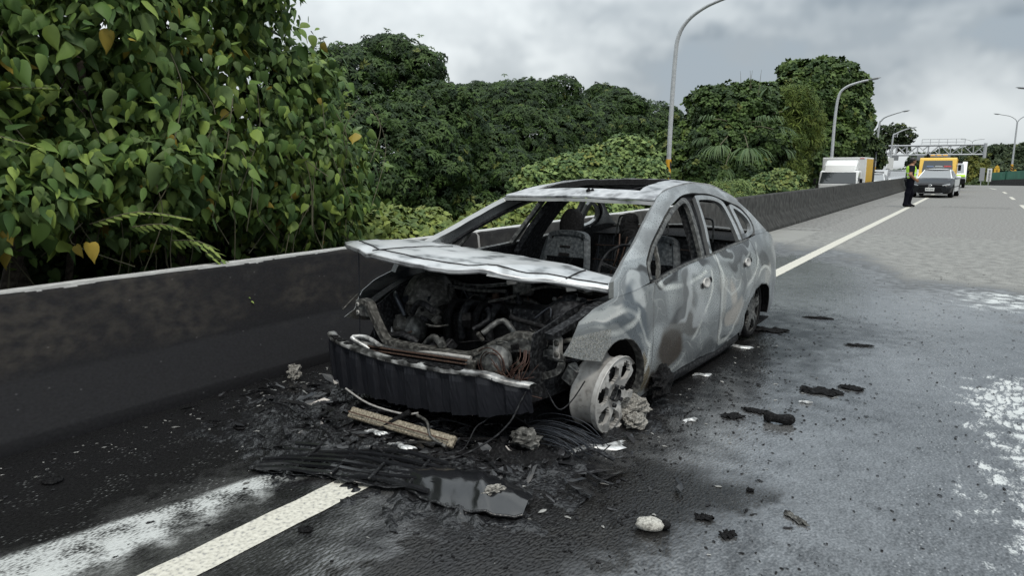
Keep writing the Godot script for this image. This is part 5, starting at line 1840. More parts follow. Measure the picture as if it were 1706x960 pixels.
	sedan("queuing_car", "white car directly behind the box truck", "car", Vector3(-5.55, -0.28, -52.0), 0.0, white, false, g)
	sedan("queuing_car", "silver car beside the barrier, nearest the officer", "car", Vector3(-5.0, -0.05, -62.0), -0.05, silver, false, g)
	sedan("queuing_car", "white car last in the row behind the barrier", "car", Vector3(-4.7, 0.0, -71.0), -0.1, white, false, g)
	t = thing("queuing_van", "silver van right behind the box truck's yellow side", "van", Vector3(-6.3, -0.4, -58.5), 0.0, g)
	profile_box("body", [[0.0, 0.4], [0.05, 0.8], [-0.5, 1.05], [-1.1, 1.72], [-1.3, 1.80], [-4.1, 1.80], [-4.2, 0.4]], 1.7, M.car_silver, t, 0.07)
	four("windscreen", [Vector3(-0.7, 1.10, -0.53), Vector3(0.7, 1.10, -0.53), Vector3(0.62, 1.66, -1.03), Vector3(-0.62, 1.66, -1.03)], M.glass_dark, t)
	m = MB.new()
	for s in [-1.0, 1.0]:
		m.bar(Vector3(s * 0.7, 1.86, -1.4), Vector3(s * 0.7, 1.86, -3.8), 0.04, 0.05, Vector3.UP, 0.01)
	obj("roof_rail", m, M.trim_black, t)
	for s in [1.0, -1.0]:
		four("side_window", [Vector3(s * 0.856, 1.12, -1.0), Vector3(s * 0.856, 1.60, -1.3), Vector3(s * 0.856, 1.60, -3.8), Vector3(s * 0.856, 1.12, -3.8)], M.glass_dark, t)
		for z in [-0.8, -3.3]:
			road_wheel(t, Vector3(s * 0.74, 0.33, z), 0.33, 0.2, M.lamp_grey)


# ------------------------------------------------------------------ the officer: tapered bones joined into one skin, meshed by surface nets
func sdf_mesh(bones: Array, cell: float, sharp: float, tint: Callable, cut = null) -> ArrayMesh:
	var lo := Vector3.INF
	var hi := -Vector3.INF
	for b in bones:
		var r := maxf(b[2], b[3]) + cell * 4.0
		lo = lo.min(b[0].min(b[1]) - Vector3.ONE * r)
		hi = hi.max(b[0].max(b[1]) + Vector3.ONE * r)
	var nx := int((hi.x - lo.x) / cell) + 2
	var ny := int((hi.y - lo.y) / cell) + 2
	var nz := int((hi.z - lo.z) / cell) + 2
	var acc := PackedFloat32Array()
	acc.resize(nx * ny * nz)
	for b in bones:
		var A: Vector3 = b[0]
		var ab: Vector3 = b[1] - A
		var l2 := maxf(ab.length_squared(), 1e-9)
		var reach := maxf(b[2], b[3]) + 4.0 / sharp + cell * 2.0
		var l := (A.min(b[1]) - Vector3.ONE * reach - lo) / cell
		var h := (A.max(b[1]) + Vector3.ONE * reach - lo) / cell
		for k in range(maxi(0, int(l.z)), mini(nz, int(h.z) + 1)):
			for j in range(maxi(0, int(l.y)), mini(ny, int(h.y) + 1)):
				for i in range(maxi(0, int(l.x)), mini(nx, int(h.x) + 1)):
					var p := lo + Vector3(i, j, k) * cell
					var t := clampf((p - A).dot(ab) / l2, 0.0, 1.0)
					var d: float = (p - A - ab * t).length() - lerpf(b[2], b[3], t)
					if d < 4.0 / sharp:
						acc[(k * ny + j) * nx + i] += exp(-sharp * d)
	var at := {}
	var vs := PackedVector3Array()
	var cs := PackedColorArray()
	var f := func(i: int, j: int, k: int) -> float:
		var a := acc[(k * ny + j) * nx + i]
		var d := 1.0 if a <= 0.0 else -log(a) / sharp
		if cut != null:
			d = maxf(d, cut.call(lo + Vector3(i, j, k) * cell))
		return d
	var field := PackedFloat32Array()
	field.resize(acc.size())
	for k in nz:
		for j in ny:
			for i in nx:
				field[(k * ny + j) * nx + i] = f.call(i, j, k) if acc[(k * ny + j) * nx + i] > 0.0 else 1.0
	for k in nz - 1:
		for j in ny - 1:
			for i in nx - 1:
				var e := []
				var s := 0
				for c in 8:
					var d := field[((k + (c >> 2)) * ny + j + ((c >> 1) & 1)) * nx + i + (c & 1)]
					e.append(d)
					if d < 0.0:
						s += 1
				if s == 0 or s == 8:
					continue
				var sum := Vector3.ZERO
				var n := 0
				for q in [[0, 1], [2, 3], [4, 5], [6, 7], [0, 2], [1, 3], [4, 6], [5, 7], [0, 4], [1, 5], [2, 6], [3, 7]]:
					if (e[q[0]] < 0.0) != (e[q[1]] < 0.0):
						var u: float = e[q[0]] / (e[q[0]] - e[q[1]])
						var p0 := Vector3(q[0] & 1, (q[0] >> 1) & 1, q[0] >> 2)
						var p1 := Vector3(q[1] & 1, (q[1] >> 1) & 1, q[1] >> 2)
						sum += p0.lerp(p1, u)
						n += 1
				at[(k * ny + j) * nx + i] = vs.size()
				var p := lo + (Vector3(i, j, k) + sum / n) * cell
				vs.append(p)
				cs.append(tint.call(p))
	var m := MB.new(true)
	for key in at:
		var i: int = key % nx
		var j: int = (key / nx) % ny
		var k: int = key / (nx * ny)
		for ax in 3:
			var d := [Vector3i(1, 0, 0), Vector3i(0, 1, 0), Vector3i(0, 0, 1)][ax] as Vector3i
			if i + d.x >= nx or j + d.y >= ny or k + d.z >= nz:
				continue
			var a := field[key] < 0.0
			var b := field[((k + d.z) * ny + j + d.y) * nx + i + d.x] < 0.0
			if a == b:
				continue
			var o := [[nx, nx * ny], [nx * ny, 1], [1, nx]][ax] as Array
			var q := [key, key - o[0], key - o[0] - o[1], key - o[1]]
			var ok := true
			for w in q:
				ok = ok and at.has(w)
			if not ok:
				continue
			if not a:
				q.reverse()
			for w in [0, 1, 2, 0, 2, 3]:
				m.c = cs[at[q[w]]]
				m.v(vs[at[q[w]]])
	return m.done()


func build_person() -> void:
	var t := thing("person", "person in a lime vest and dark uniform standing on the edge line", "person", Vector3(-1.98, 0, -30.1), 1.85)
	t.scale = Vector3(1.06, 1.04, 1.06)
	var skin := Color(0.30, 0.17, 0.11)
	var shirt := Color(0.016, 0.018, 0.026)
	var pants := Color(0.006, 0.0065, 0.011)
	var V := func(x: float, y: float, z: float) -> Vector3: return Vector3(x, y, z)
	var S := {-1: [V.call(-0.185, 1.45, -0.01), V.call(-0.275, 1.17, -0.07), V.call(-0.205, 1.00, 0.13)], 1: [V.call(0.185, 1.45, -0.01), V.call(0.27, 1.17, -0.04), V.call(0.17, 1.03, 0.17)]}
	var torso := [[V.call(0, 1.00, 0.0), V.call(0, 1.16, 0.015), 0.15, 0.15], [V.call(-0.07, 1.16, 0.01), V.call(-0.10, 1.38, 0.0), 0.118, 0.118], [V.call(0.07, 1.16, 0.01), V.call(0.10, 1.38, 0.0), 0.118, 0.118], [V.call(0, 1.16, 0.03), V.call(0, 1.36, 0.02), 0.135, 0.13]]
	var bones: Array = torso.duplicate()
	bones.append([V.call(0, 1.44, -0.01), V.call(0, 1.56, 0.02), 0.062, 0.055])
	for s in [-1, 1]:
		bones.append([V.call(s * 0.09, 0.97, -0.015), V.call(s * 0.10, 0.80, -0.005), 0.125, 0.105])
		var kx := 0.125 if s > 0 else 0.10
		var kz := 0.10 if s > 0 else -0.06
		bones.append([V.call(s * 0.10, 0.84, 0.0), V.call(s * kx, 0.50, kz), 0.105, 0.082])
		bones.append([V.call(s * kx, 0.50, kz), V.call(s * (kx + 0.01), 0.11, kz - 0.05), 0.082, 0.068])
		bones.append([V.call(s * (kx + 0.01), 0.08, kz - 0.07), V.call(s * (kx + 0.03), 0.045, kz + 0.13), 0.048, 0.038])
		bones.append([S[s][0] * Vector3(0.75, 1, 1), S[s][0], 0.075, 0.062])
		bones.append([S[s][0], S[s][1], 0.058, 0.043])
		bones.append([S[s][1], S[s][2], 0.042, 0.029])
	var tint := func(p: Vector3) -> Color:
		if p.y > 1.50:
			return skin
		if p.y < 0.075:
			return Color(0.008, 0.008, 0.008)
		for s in [-1, 1]:
			# below the short sleeve the arms are bare
			if p.x * s > 0.12 and p.y < 1.24 and p.y > 0.94 and p.distance_to(Geometry3D.get_closest_point_to_segment(p, S[s][1], S[s][2])) < 0.046:
				return skin
			if p.x * s > 0.235 and p.y < 1.26 and p.y > 1.04:
				return skin
		return pants if p.y < 1.02 else shirt
	obj("body", sdf_mesh(bones, 0.016, 38.0, tint), M.figure, t)
	# head with its face, turned to the road; hair
	var look := Basis(Vector3.UP, 0.25) * Basis(Vector3.RIGHT, 0.12)
	var hc := V.call(0, 1.655, 0.035) as Vector3
	var H := func(x: float, y: float, z: float) -> Vector3: return hc + look * Vector3(x, y, z)
	var head := [[H.call(0, 0.035, -0.015), H.call(0, 0.03, 0.005), 0.082, 0.082], [H.call(0, -0.02, 0.02), H.call(0, -0.075, 0.045), 0.066, 0.042], [H.call(0, 0.0, 0.085), H.call(0, -0.028, 0.104), 0.011, 0.015], [H.call(-0.022, -0.056, 0.082), H.call(0.022, -0.056, 0.082), 0.008, 0.008], [H.call(-0.03, 0.026, 0.078), H.call(0.03, 0.026, 0.078), 0.012, 0.012], [H.call(-0.079, 0.0, -0.01), H.call(-0.083, -0.035, -0.005), 0.012, 0.009], [H.call(0.079, 0.0, -0.01), H.call(0.083, -0.035, -0.005), 0.012, 0.009], [V.call(0, 1.53, 0.01), V.call(0, 1.60, 0.025), 0.054, 0.05]]
	obj("head", sdf_mesh(head, 0.009, 90.0, func(p: Vector3) -> Color: return Color(0.05, 0.025, 0.02) if (hc - p).length() > 2.0 else skin), M.figure, t)
	var cap := func(p: Vector3) -> float:
		var q: Vector3 = look.inverse() * (p - hc)
		return maxf(q.z - 0.055 - 0.35 * (q.y - 0.06), -0.035 - q.y - maxf(0.0, -q.z) * 0.5)
	obj("hair", sdf_mesh([[H.call(0, 0.045, -0.02), H.call(0, 0.045, 0.0), 0.095, 0.092], [H.call(0, -0.02, -0.04), H.call(0, 0.03, -0.03), 0.078, 0.09]], 0.009, 90.0, func(_p): return Color.WHITE, cap), M.hair, t)
	for s in [-1, 1]:
		var e := MB.new(true)
		e.ball(H.call(s * 0.030, 0.006, 0.078), Vector3.ONE * 0.011, 8, 6)
		obj("eye", e, M.ink, t)
	# hands: palm, four fingers of unequal length curled on the belt, thumb off the side of the palm
	for s in [-1, 1]:
		var w: Vector3 = S[s][2]
		var fw: Vector3 = (S[s][2] - S[s][1]).normalized()
		var inward := Vector3(-s, -0.2, 0.3).normalized()
		var across := fw.cross(inward).normalized()
		var k := w + fw * 0.085
		var hb := [[w, w + fw * 0.045, 0.027, 0.024], [w + fw * 0.045 + across * 0.022, k + across * 0.026, 0.018, 0.014], [w + fw * 0.045 - across * 0.022, k - across * 0.026, 0.018, 0.014]]
		for q in 4:
			var b: Vector3 = k + across * (0.030 - 0.020 * q)
			var l: float = [0.040, 0.046, 0.043, 0.034][q]
			var m1 := b + (fw * 0.8 + inward * 0.5).normalized() * l
			var m2 := m1 + (fw * 0.2 + inward).normalized() * l * 0.75
			hb.append([b, m1, 0.0095, 0.0085])
			hb.append([m1, m2, 0.0085, 0.007])
		var tb := w + fw * 0.03 + across * 0.028
		hb.append([tb, tb + (across * 0.7 + fw * 0.5 + inward * 0.4).normalized() * 0.045, 0.012, 0.010])
		hb.append([tb + (across * 0.7 + fw * 0.5 + inward * 0.4).normalized() * 0.045, tb + (across * 0.45 + fw * 0.8 + inward * 0.6).normalized() * 0.078, 0.010, 0.008])
		obj("hand", sdf_mesh(hb, 0.005, 220.0, func(_p): return skin), M.figure, t)
	# safety vest over the shirt: shoulders, open sides, reflective bands
	var vb := []
	for b in torso.slice(1):
		vb.append([b[0] - Vector3(0, 0.13, 0), b[1], b[2] + 0.022, b[3] + 0.018])
	vb.append([V.call(-0.12, 1.43, -0.005), V.call(0.12, 1.43, -0.005), 0.078, 0.078])
	var vcut := func(p: Vector3) -> float:
		var neck := Vector2(p.x, p.z - 0.05).length() - 0.085
		return maxf(maxf(1.03 - p.y, -neck if p.y > 1.40 else -1.0), maxf(absf(p.x) - 0.185, 0.028 - absf(p.z - 0.01) if absf(p.x) > 0.12 and p.y < 1.40 else -1.0))
	var vest := obj("vest", sdf_mesh(vb, 0.012, 60.0, func(_p): return Color.WHITE, vcut), M.vest_lime, t)
	for y in [1.10, 1.22]:
		var band_cut := func(p: Vector3) -> float: return maxf(absf(p.y - y) - 0.022, vcut.call(p))
		var bb := []
		for b in vb:
			bb.append([b[0], b[1], b[2] + 0.004, b[3] + 0.004])
		obj("reflective_band", sdf_mesh(bb, 0.012, 60.0, func(_p): return Color.WHITE, band_cut), M.reflective, vest)
	# belt with pouches
	var ring := []
	for k in 25:
		var a := TAU * k / 24.0
		ring.append(Vector3(cos(a) * 0.172, 1.0, sin(a) * 0.162 + 0.005))
	var m := MB.new(true)
	m.tube(ring, 0.020, 6, false)
	var belt := obj("belt", m, M.leather, t)
	for q in [[-0.16, 0.0, -0.05], [-0.10, 0.0, -0.135], [0.09, 0.0, -0.14], [0.165, 0.0, 0.0]]:
		m = MB.new()
		m.box(Vector3(q[0], 0.975, q[2]), Vector3(0.06, 0.11, 0.055), Basis(Vector3.UP, atan2(q[0], q[2])), 0.012)
		obj("pouch", m, M.leather, belt)


# ------------------------------------------------------------------ the burnt car. Its own axes: x to its left side, z to its nose, y up.
const FX := [[-0.1, 0.80], [0.06, 0.83], [0.2, 0.872], [0.42, 0.892], [0.6, 0.88], [0.75, 0.845], [0.83, 0.815], [1.0, 0.725], [1.19, 0.615], [1.27, 0.54], [1.35, 0.45]]
const WRECK_AT := Vector3(-2.305, 0, -4.50)
const WRECK_TURN := -0.0384
var dent := FastNoiseLite.new()


func fx(y: float, z: float) -> float:
	var x := lerp_table(FX, y)
	if z > 0.95:
		x -= pow((z - 0.95) / 0.75, 2) * 0.14
	if z < -1.3:
		x -= pow((-1.3 - z) / 0.8, 2) * 0.10
	return x


# a point of the flank from (z, y); off pushes it outward
func fl(p: Vector2, sx: float, off := 0.0) -> Vector3:
	var d := dent.get_noise_2d(p.x * 1.4 + sx * 9.0, p.y * 1.6) * 0.007 + dent.get_noise_2d(p.x * 5.0, p.y * 5.0 + sx) * 0.0022
	return Vector3(sx * (fx(p.y, p.x) + off + d), p.y, p.x)


func flank_uv(p: Vector2) -> Vector2:
	return Vector2((1.9 - p.x) / 4.1, 1.0 - p.y / 1.36)


func panel(called: String, bot: Array, top: Array, left: Array, right: Array, nu: int, nv: int, sx: float, parent: Node3D, mat: Material, inner := 0.03) -> MeshInstance3D:
	var B := resample(bot, nu)
	var T := resample(top, nu)
	var Lf := resample(left, nv)
	var Rt := resample(right, nv)
	var rows := []
	var uvs := []
	var back := []
	for j in nv + 1:
		var v := float(j) / nv
		var r := PackedVector3Array()
		var q := PackedVector2Array()
		var bk := PackedVector3Array()
		for i in nu + 1:
			var u := float(i) / nu
			var p: Vector2 = B[i].lerp(T[i], v) + Lf[j].lerp(Rt[j], u) - (B[0].lerp(B[nu], u).lerp(T[0].lerp(T[nu], u), v))
			r.append(fl(p, sx))
			q.append(flank_uv(p))
			var c := p.lerp(Vector2((B[0].x + B[nu].x) * 0.5, p.y), 0.02)
			bk.append(fl(c, sx, -inner))
		rows.append(r)
		uvs.append(q)
		back.append(bk)
	var m := MB.new(true)
	m.sheet(rows, -0.004 * sx, uvs)
	var o := obj(called, m, mat, parent)
	if inner > 0.0:
		var k := MB.new(true)
		k.sheet(back, 0.003)
		obj("inner_panel", k, M.scorched_dark, o)
	return o


# a strip of the flank between two (z, y) curves, with depth inwards
func band(called: String, A: Array, B: Array, n: int, sx: float, off: float, depth: float, parent: Node3D, mat: Material, m := 4, bulge := 0.0) -> MeshInstance3D:
	var a := resample(A, n)
	var b := resample(B, n)
	var rows := []
	var uvs := []
	for j in m + 1:
		var f := float(j) / m
		var r := PackedVector3Array()
		var q := PackedVector2Array()
		for i in n + 1:
			var p: Vector2 = a[i].lerp(b[i], f)
			r.append(fl(p, sx, off + bulge * sin(PI * f)))
			q.append(flank_uv(p))
		rows.append(r)
		uvs.append(q)
	var k := MB.new(true)
	k.sheet(rows, depth * sx, uvs)
	return obj(called, k, mat, parent)


func path_bar(called: String, pts: Array, w: float, h: float, mat: Material, parent: Node3D, per := 3, bev := 0.004) -> MeshInstance3D:
	var p := curve(pts, per)
	var m := MB.new(true)
	var rows := []
	for k in 5:
		rows.append(PackedVector3Array())
	var n := p.size()
	for i in n:
		var d: Vector3 = (p[mini(i + 1, n - 1)] - p[maxi(i - 1, 0)]).normalized()
		var x := Vector3.UP.cross(d).normalized()
		if x.length() < 0.1:
			x = Vector3.RIGHT
		var y := d.cross(x).normalized()
		var c := [[-0.5, -0.5], [-0.5, 0.5], [0.5, 0.5], [0.5, -0.5], [-0.5, -0.5]]
		for k in 5:
			rows[k].append(p[i] + x * c[k][0] * w + y * c[k][1] * h)
	m.soft = false
	m.grid(rows)
	for e in [0, n - 1]:
		m.quad(rows[0][e], rows[1][e], rows[2][e], rows[3][e])
	return obj(called, m, mat, parent)


func pipe(called: String, pts: Array, r: float, mat: Material, parent: Node3D, sides := 6, per := 4) -> MeshInstance3D:
	var m := MB.new(true)
	m.tube(curve(pts, per), r, sides)
	return obj(called, m, mat, parent)


func build_wreck() -> void:
	dent.seed = 8
	dent.frequency = 1.0
	var car := thing("burnt_car", "burnt-out bare metal sedan shell with its hood ajar and no windows", "car", WRECK_AT, WRECK_TURN)
	for sx in [1.0, -1.0]:
		wreck_side(car, sx)
	wreck_roof(car)
	wreck_hood(car)
	wreck_inside(car)
	wreck_bay(car)
	wreck_front(car)
	wreck_wheels(car)


func wreck_side(car: Node3D, sx: float) -> void:
	var flank: Material = M.scorched_flank
	var shut1 := v2([[0.892, 0.092], [0.850, 0.169], [0.815, 0.29], [0.822, 0.455], [0.800, 0.591], [0.783, 0.658], [0.724, 0.753]])
	var shut2 := v2([[-0.374, 0.096], [-0.325, 0.233], [-0.285, 0.441], [-0.312, 0.576], [-0.340, 0.698], [-0.315, 0.815]])
	var belt := v2([[0.724, 0.753], [0.542, 0.776], [0.238, 0.80], [-0.115, 0.814], [-0.333, 0.822], [-0.744, 0.84], [-1.15, 0.853]])
	var gap := Vector2(-0.007, 0)
	var arch := v2([[1.362, 0.42], [1.316, 0.468], [1.237, 0.505], [1.111, 0.494], [1.028, 0.445], [0.946, 0.353], [0.912, 0.257], [0.915, 0.167], [0.931, 0.10]])
	var front_low := v2([[1.621, 0.498], [1.504, 0.456], [1.362, 0.42]])
	if sx < 0:
		front_low = v2([[1.70, 0.515], [1.52, 0.456], [1.362, 0.42]])
	var fbot := front_low + curve(arch, 4).slice(1) + v2([[0.90, 0.092]])
	var ftop := v2([[1.504, 0.648], [1.385, 0.698], [1.212, 0.733], [1.111, 0.742], [0.958, 0.75], [0.731, 0.756]])
	var fleft := [front_low[0], Vector2(1.585, 0.54), Vector2(1.544, 0.60), ftop[0]]
	var s1f: Array = shut1.map(func(p): return p - gap)
	var f := panel("fender", fbot, ftop, fleft, s1f, 44, 16, sx, car, flank, 0.0)
	f.set_meta("label", "front fender with swirling pale heat marks" if sx > 0 else "sooty front fender on the barrier side")
	# the lip folded in round the arch, the inner wing
	var lip := curve(arch, 5)
	var rows := []
	for o in [0.0, 0.012, 0.045]:
		var r := PackedVector3Array()
		for p in lip:
			r.append(fl(p, sx, -o - (0.004 if o > 0.0 else 0.0)))
		rows.append(r)
	var m := MB.new(true)
	m.sheet(rows, 0.004)
	obj("wheel_arch_lip", m, M.scorched_grey, f)
	# the liner of the arch
	rows = []
	for o in [0.04, 0.34]:
		var r := PackedVector3Array()
		for p in lip:
			var q: Vector2 = Vector2(1.12, 0.28) + (p - Vector2(1.12, 0.28)) * 1.05
			r.append(fl(q, sx, -o))
		rows.append(r)
	m = MB.new(true)
	m.sheet(rows, 0.004)
	obj("wheel_arch_liner", m, M.char, f)
	# doors
	var d1 := panel("front_door", v2([[0.885, 0.098], [0.60, 0.12], [0.231, 0.137], [-0.05, 0.13], [-0.366, 0.10]]), belt.slice(0, 4) + v2([[-0.308, 0.815]]), shut1, shut2, 40, 22, sx, car, flank)
	var s2r: Array = shut2.map(func(p): return p + gap)
	var rshut := v2([[-0.879, 0.14], [-0.868, 0.261], [-0.935, 0.394], [-1.078, 0.493], [-1.195, 0.623], [-1.212, 0.743], [-1.15, 0.853]])
	var d2 := panel("rear_door", v2([[-0.381, 0.103], [-0.60, 0.12], [-0.879, 0.14]]), v2([[-0.322, 0.815], [-0.744, 0.84], [-1.15, 0.853]]), s2r, rshut, 32, 22, sx, car, flank)
	for h in [[d1, -0.05, 0.648], [d2, -0.96, 0.687]]:
		handle(h[0], h[1], h[2], sx)
	# rolled top edges of the doors along the belt line
	band("belt_flange", v2([[0.724, 0.758], [0.542, 0.781], [0.238, 0.805], [-0.115, 0.819], [-0.308, 0.822]]), v2([[0.724, 0.744], [0.542, 0.767], [0.238, 0.791], [-0.115, 0.805], [-0.308, 0.81]]), 20, sx, 0.004, 0.035, d1, M.scorched_grey)
	band("belt_flange", v2([[-0.322, 0.826], [-0.744, 0.848], [-1.15, 0.861]]), v2([[-0.322, 0.812], [-0.744, 0.834], [-1.15, 0.847]]), 16, sx, 0.004, 0.035, d2, M.scorched_grey)
	# quarter panel round the rear arch
	var rarch := v2([[-0.953, 0.093], [-0.916, 0.276], [-1.0, 0.37], [-1.14, 0.45], [-1.29, 0.475], [-1.45, 0.455], [-1.58, 0.39], [-1.66, 0.28], [-1.69, 0.16], [-1.9, 0.16], [-2.12, 0.20]])
	var qtop: Array = rshut.map(func(p): return p + gap) + v2([[-1.38, 0.868], [-1.6, 0.885], [-1.85, 0.86], [-2.10, 0.80]])
	var qp := panel("quarter_panel", rarch, qtop, [rarch[0], qtop[0]], v2([[-2.12, 0.20], [-2.16, 0.40], [-2.16, 0.62], [-2.10, 0.80]]), 44, 14, sx, car, flank, 0.05)
	rows = []
	var rl := curve(rarch.slice(0, 9), 4)
	for o in [0.0, 0.012, 0.30]:
		var r := PackedVector3Array()
		for p in rl:
			r.append(fl(p, sx, -o))
		rows.append(r)
	m = MB.new(true)
	m.sheet(rows, 0.004)
	obj("wheel_arch_liner", m, M.char, qp)
	# sill
	band("sill", v2([[0.90, 0.088], [0.60, 0.112], [0.231, 0.128], [-0.374, 0.092], [-0.60, 0.112], [-0.879, 0.135]]), v2([[0.911, 0.055], [0.637, 0.04], [0.155, 0.035], [-0.56, 0.025], [-0.905, 0.035]]), 40, sx, -0.012, 0.12, car, M.scorched_dark, 5, 0.02)
	# pillars and roof rail in one pressing
	var outer := curve(v2([[1.212, 0.733], [1.174, 0.81], [1.106, 0.849], [0.932, 0.927], [0.747, 0.995], [0.509, 1.094], [0.217, 1.203], [-0.006, 1.251], [-0.283, 1.281], [-0.648, 1.297], [-0.938, 1.278], [-1.107, 1.237], [-1.30, 1.155], [-1.5, 1.05], [-1.68, 0.945], [-1.82, 0.87]]), 4)
	var inner := curve(v2([[0.795, 0.760], [0.77, 0.85], [0.70, 0.90], [0.57, 0.965], [0.31, 1.068], [0.05, 1.156], [-0.2, 1.214], [-0.45, 1.232], [-0.62, 1.226], [-0.8, 1.216], [-0.97, 1.178], [-1.15, 1.135], [-1.30, 1.095], [-1.42, 1.015], [-1.44, 0.93], [-1.36, 0.872]]), 4)
	var frame := band("roof_rail_and_pillars", outer, inner, 72, sx, 0.0, 0.035, car, flank, 5, 0.008)
	band("gutter", inner, curve(v2([[0.77, 0.765], [0.75, 0.85], [0.69, 0.887], [0.56, 0.952], [0.305, 1.055], [0.05, 1.144], [-0.2, 1.203], [-0.45, 1.221], [-0.62, 1.215], [-0.8, 1.205], [-0.96, 1.168], [-1.14, 1.125], [-1.28, 1.085], [-1.40, 1.01], [-1.42, 0.935], [-1.35, 0.878]]), 4), 60, sx, -0.022, 0.03, frame, M.scorched_dark, 2)
	# window frames of the doors
	var fwo := curve(v2([[0.765, 0.772], [0.745, 0.845], [0.69, 0.88], [0.555, 0.948], [0.303, 1.048], [0.051, 1.136], [-0.19, 1.196], [-0.285, 1.203], [-0.318, 1.18], [-0.30, 1.10], [-0.235, 0.975], [-0.16, 0.82]]), 4)
	var fwi := curve(v2([[0.735, 0.770], [0.718, 0.835], [0.66, 0.868], [0.54, 0.928], [0.295, 1.024], [0.045, 1.108], [-0.17, 1.162], [-0.235, 1.168], [-0.258, 1.15], [-0.235, 1.08], [-0.172, 0.965], [-0.10, 0.815]]), 4)
	band("window_frame", fwo, fwi, 50, sx, -0.008, 0.03, d1, M.scorched_grey, 3, 0.004)
	band("mirror_strut", v2([[0.645, 0.765], [0.56, 0.86], [0.50, 0.945]]), v2([[0.615, 0.768], [0.535, 0.86], [0.488, 0.94]]), 8, sx, -0.012, 0.02, d1, M.ash_metal, 2)
	var rwo := curve(v2([[-0.255, 0.82], [-0.345, 0.965], [-0.43, 1.10], [-0.478, 1.19], [-0.53, 1.212], [-0.78, 1.203], [-0.97, 1.165], [-1.02, 1.10], [-1.02, 0.97], [-1.0, 0.855]]), 4)
	var rwi := curve(v2([[-0.305, 0.825], [-0.392, 0.965], [-0.475, 1.10], [-0.51, 1.165], [-0.55, 1.180], [-0.77, 1.172], [-0.925, 1.14], [-0.962, 1.08], [-0.955, 0.96], [-0.935, 0.855]]), 4)
	band("window_frame", rwo, rwi, 50, sx, -0.006, 0.03, d2, flank, 3, 0.004)
	var qwo := curve(v2([[-1.045, 0.858], [-1.075, 1.0], [-1.10, 1.125], [-1.28, 1.085], [-1.40, 1.01], [-1.42, 0.935], [-1.32, 0.88], [-1.045, 0.858]]), 3)
	var qwi := curve(v2([[-1.135, 0.885], [-1.145, 1.0], [-1.15, 1.092], [-1.265, 1.058], [-1.36, 1.0], [-1.375, 0.945], [-1.30, 0.905], [-1.135, 0.885]]), 3)
	band("quarter_window_frame", qwo, qwi, 36, sx, -0.006, 0.03, d2, flank, 3)
	# the B pillar behind the doors
	var bp := MB.new(true)
	rows = []
	for q in [[-0.13, -0.20], [-0.30, -0.36]]:
		pass
	var pb := []
	for e in [[-0.12, 0.0], [-0.36, 0.0]]:
		var r := PackedVector3Array()
		for p in [[0.13, 0.0], [0.40, 0.0], [0.75, -0.02], [0.95, -0.09], [1.10, -0.16], [1.23, -0.24]]:
			r.append(fl(Vector2(e[0] + p[1], p[0]), sx, -0.055))
		pb.append(r)
	bp.sheet(pb, 0.05 * sx)
	obj("b_pillar", bp, M.scorched_dark, car)


func handle(door: Node3D, z: float, y: float, sx: float) -> void:
	var n := Vector3(sx, 0.22, 0).normalized()
	var t := Vector3(0, 0, 1)
	var u := n.cross(t).normalized()
	var c := fl(Vector2(z, y), sx, 0.002)
	var h := MB.new(true)
	var rows := []
	for k in [[1.0, 0.0], [1.0, 0.010], [0.78, 0.010], [0.62, 0.002], [0.0, 0.001]]:
		var r := PackedVector3Array()
		for i in 17:
			var a := TAU * (i % 16) / 16
			r.append(c + t * cos(a) * 0.058 * k[0] + u * sin(a) * 0.034 * k[0] + n * k[1])
		rows.append(r)
	h.grid(rows)
	var cup := obj("handle_recess", h, M.pale_alloy, door)
	for s in [-1, 1]:
		var m := MB.new(true)
		var hc: Vector3 = c + t * s * 0.085 + u * 0.012 * s
		var r0 := PackedVector3Array()
		var r1 := PackedVector3Array()
		for i in 11:
			var a := TAU * (i % 10) / 10
			r0.append(hc + t * cos(a) * 0.018 + u * sin(a) * 0.021 + n * 0.006)
			r1.append(hc + n * 0.003)
		m.grid([r0, r1])
		obj("handle_hole", m, M.char, cup)


func roof_pt(x01: float, z: float) -> Vector3:
	var ey := lerp_table([[-1.35, 1.13], [-1.30, 1.155], [-1.107, 1.237], [-0.938, 1.278], [-0.648, 1.297], [-0.283, 1.281], [-0.006, 1.251], [0.217, 1.203], [0.23, 1.195]], z)
	var cy := lerp_table([[-1.35, 1.165], [-1.15, 1.26], [-0.95, 1.308], [-0.6, 1.333], [-0.3, 1.322], [-0.02, 1.284], [0.13, 1.240], [0.23, 1.205]], z)
	var xe := fx(ey, z) - 0.004
	var y := lerpf(cy, ey, pow(absf(x01), 2.2)) + dent.get_noise_2d(x01 * 2.0, z * 2.5) * 0.006
	return Vector3(x01 * xe, y, z)


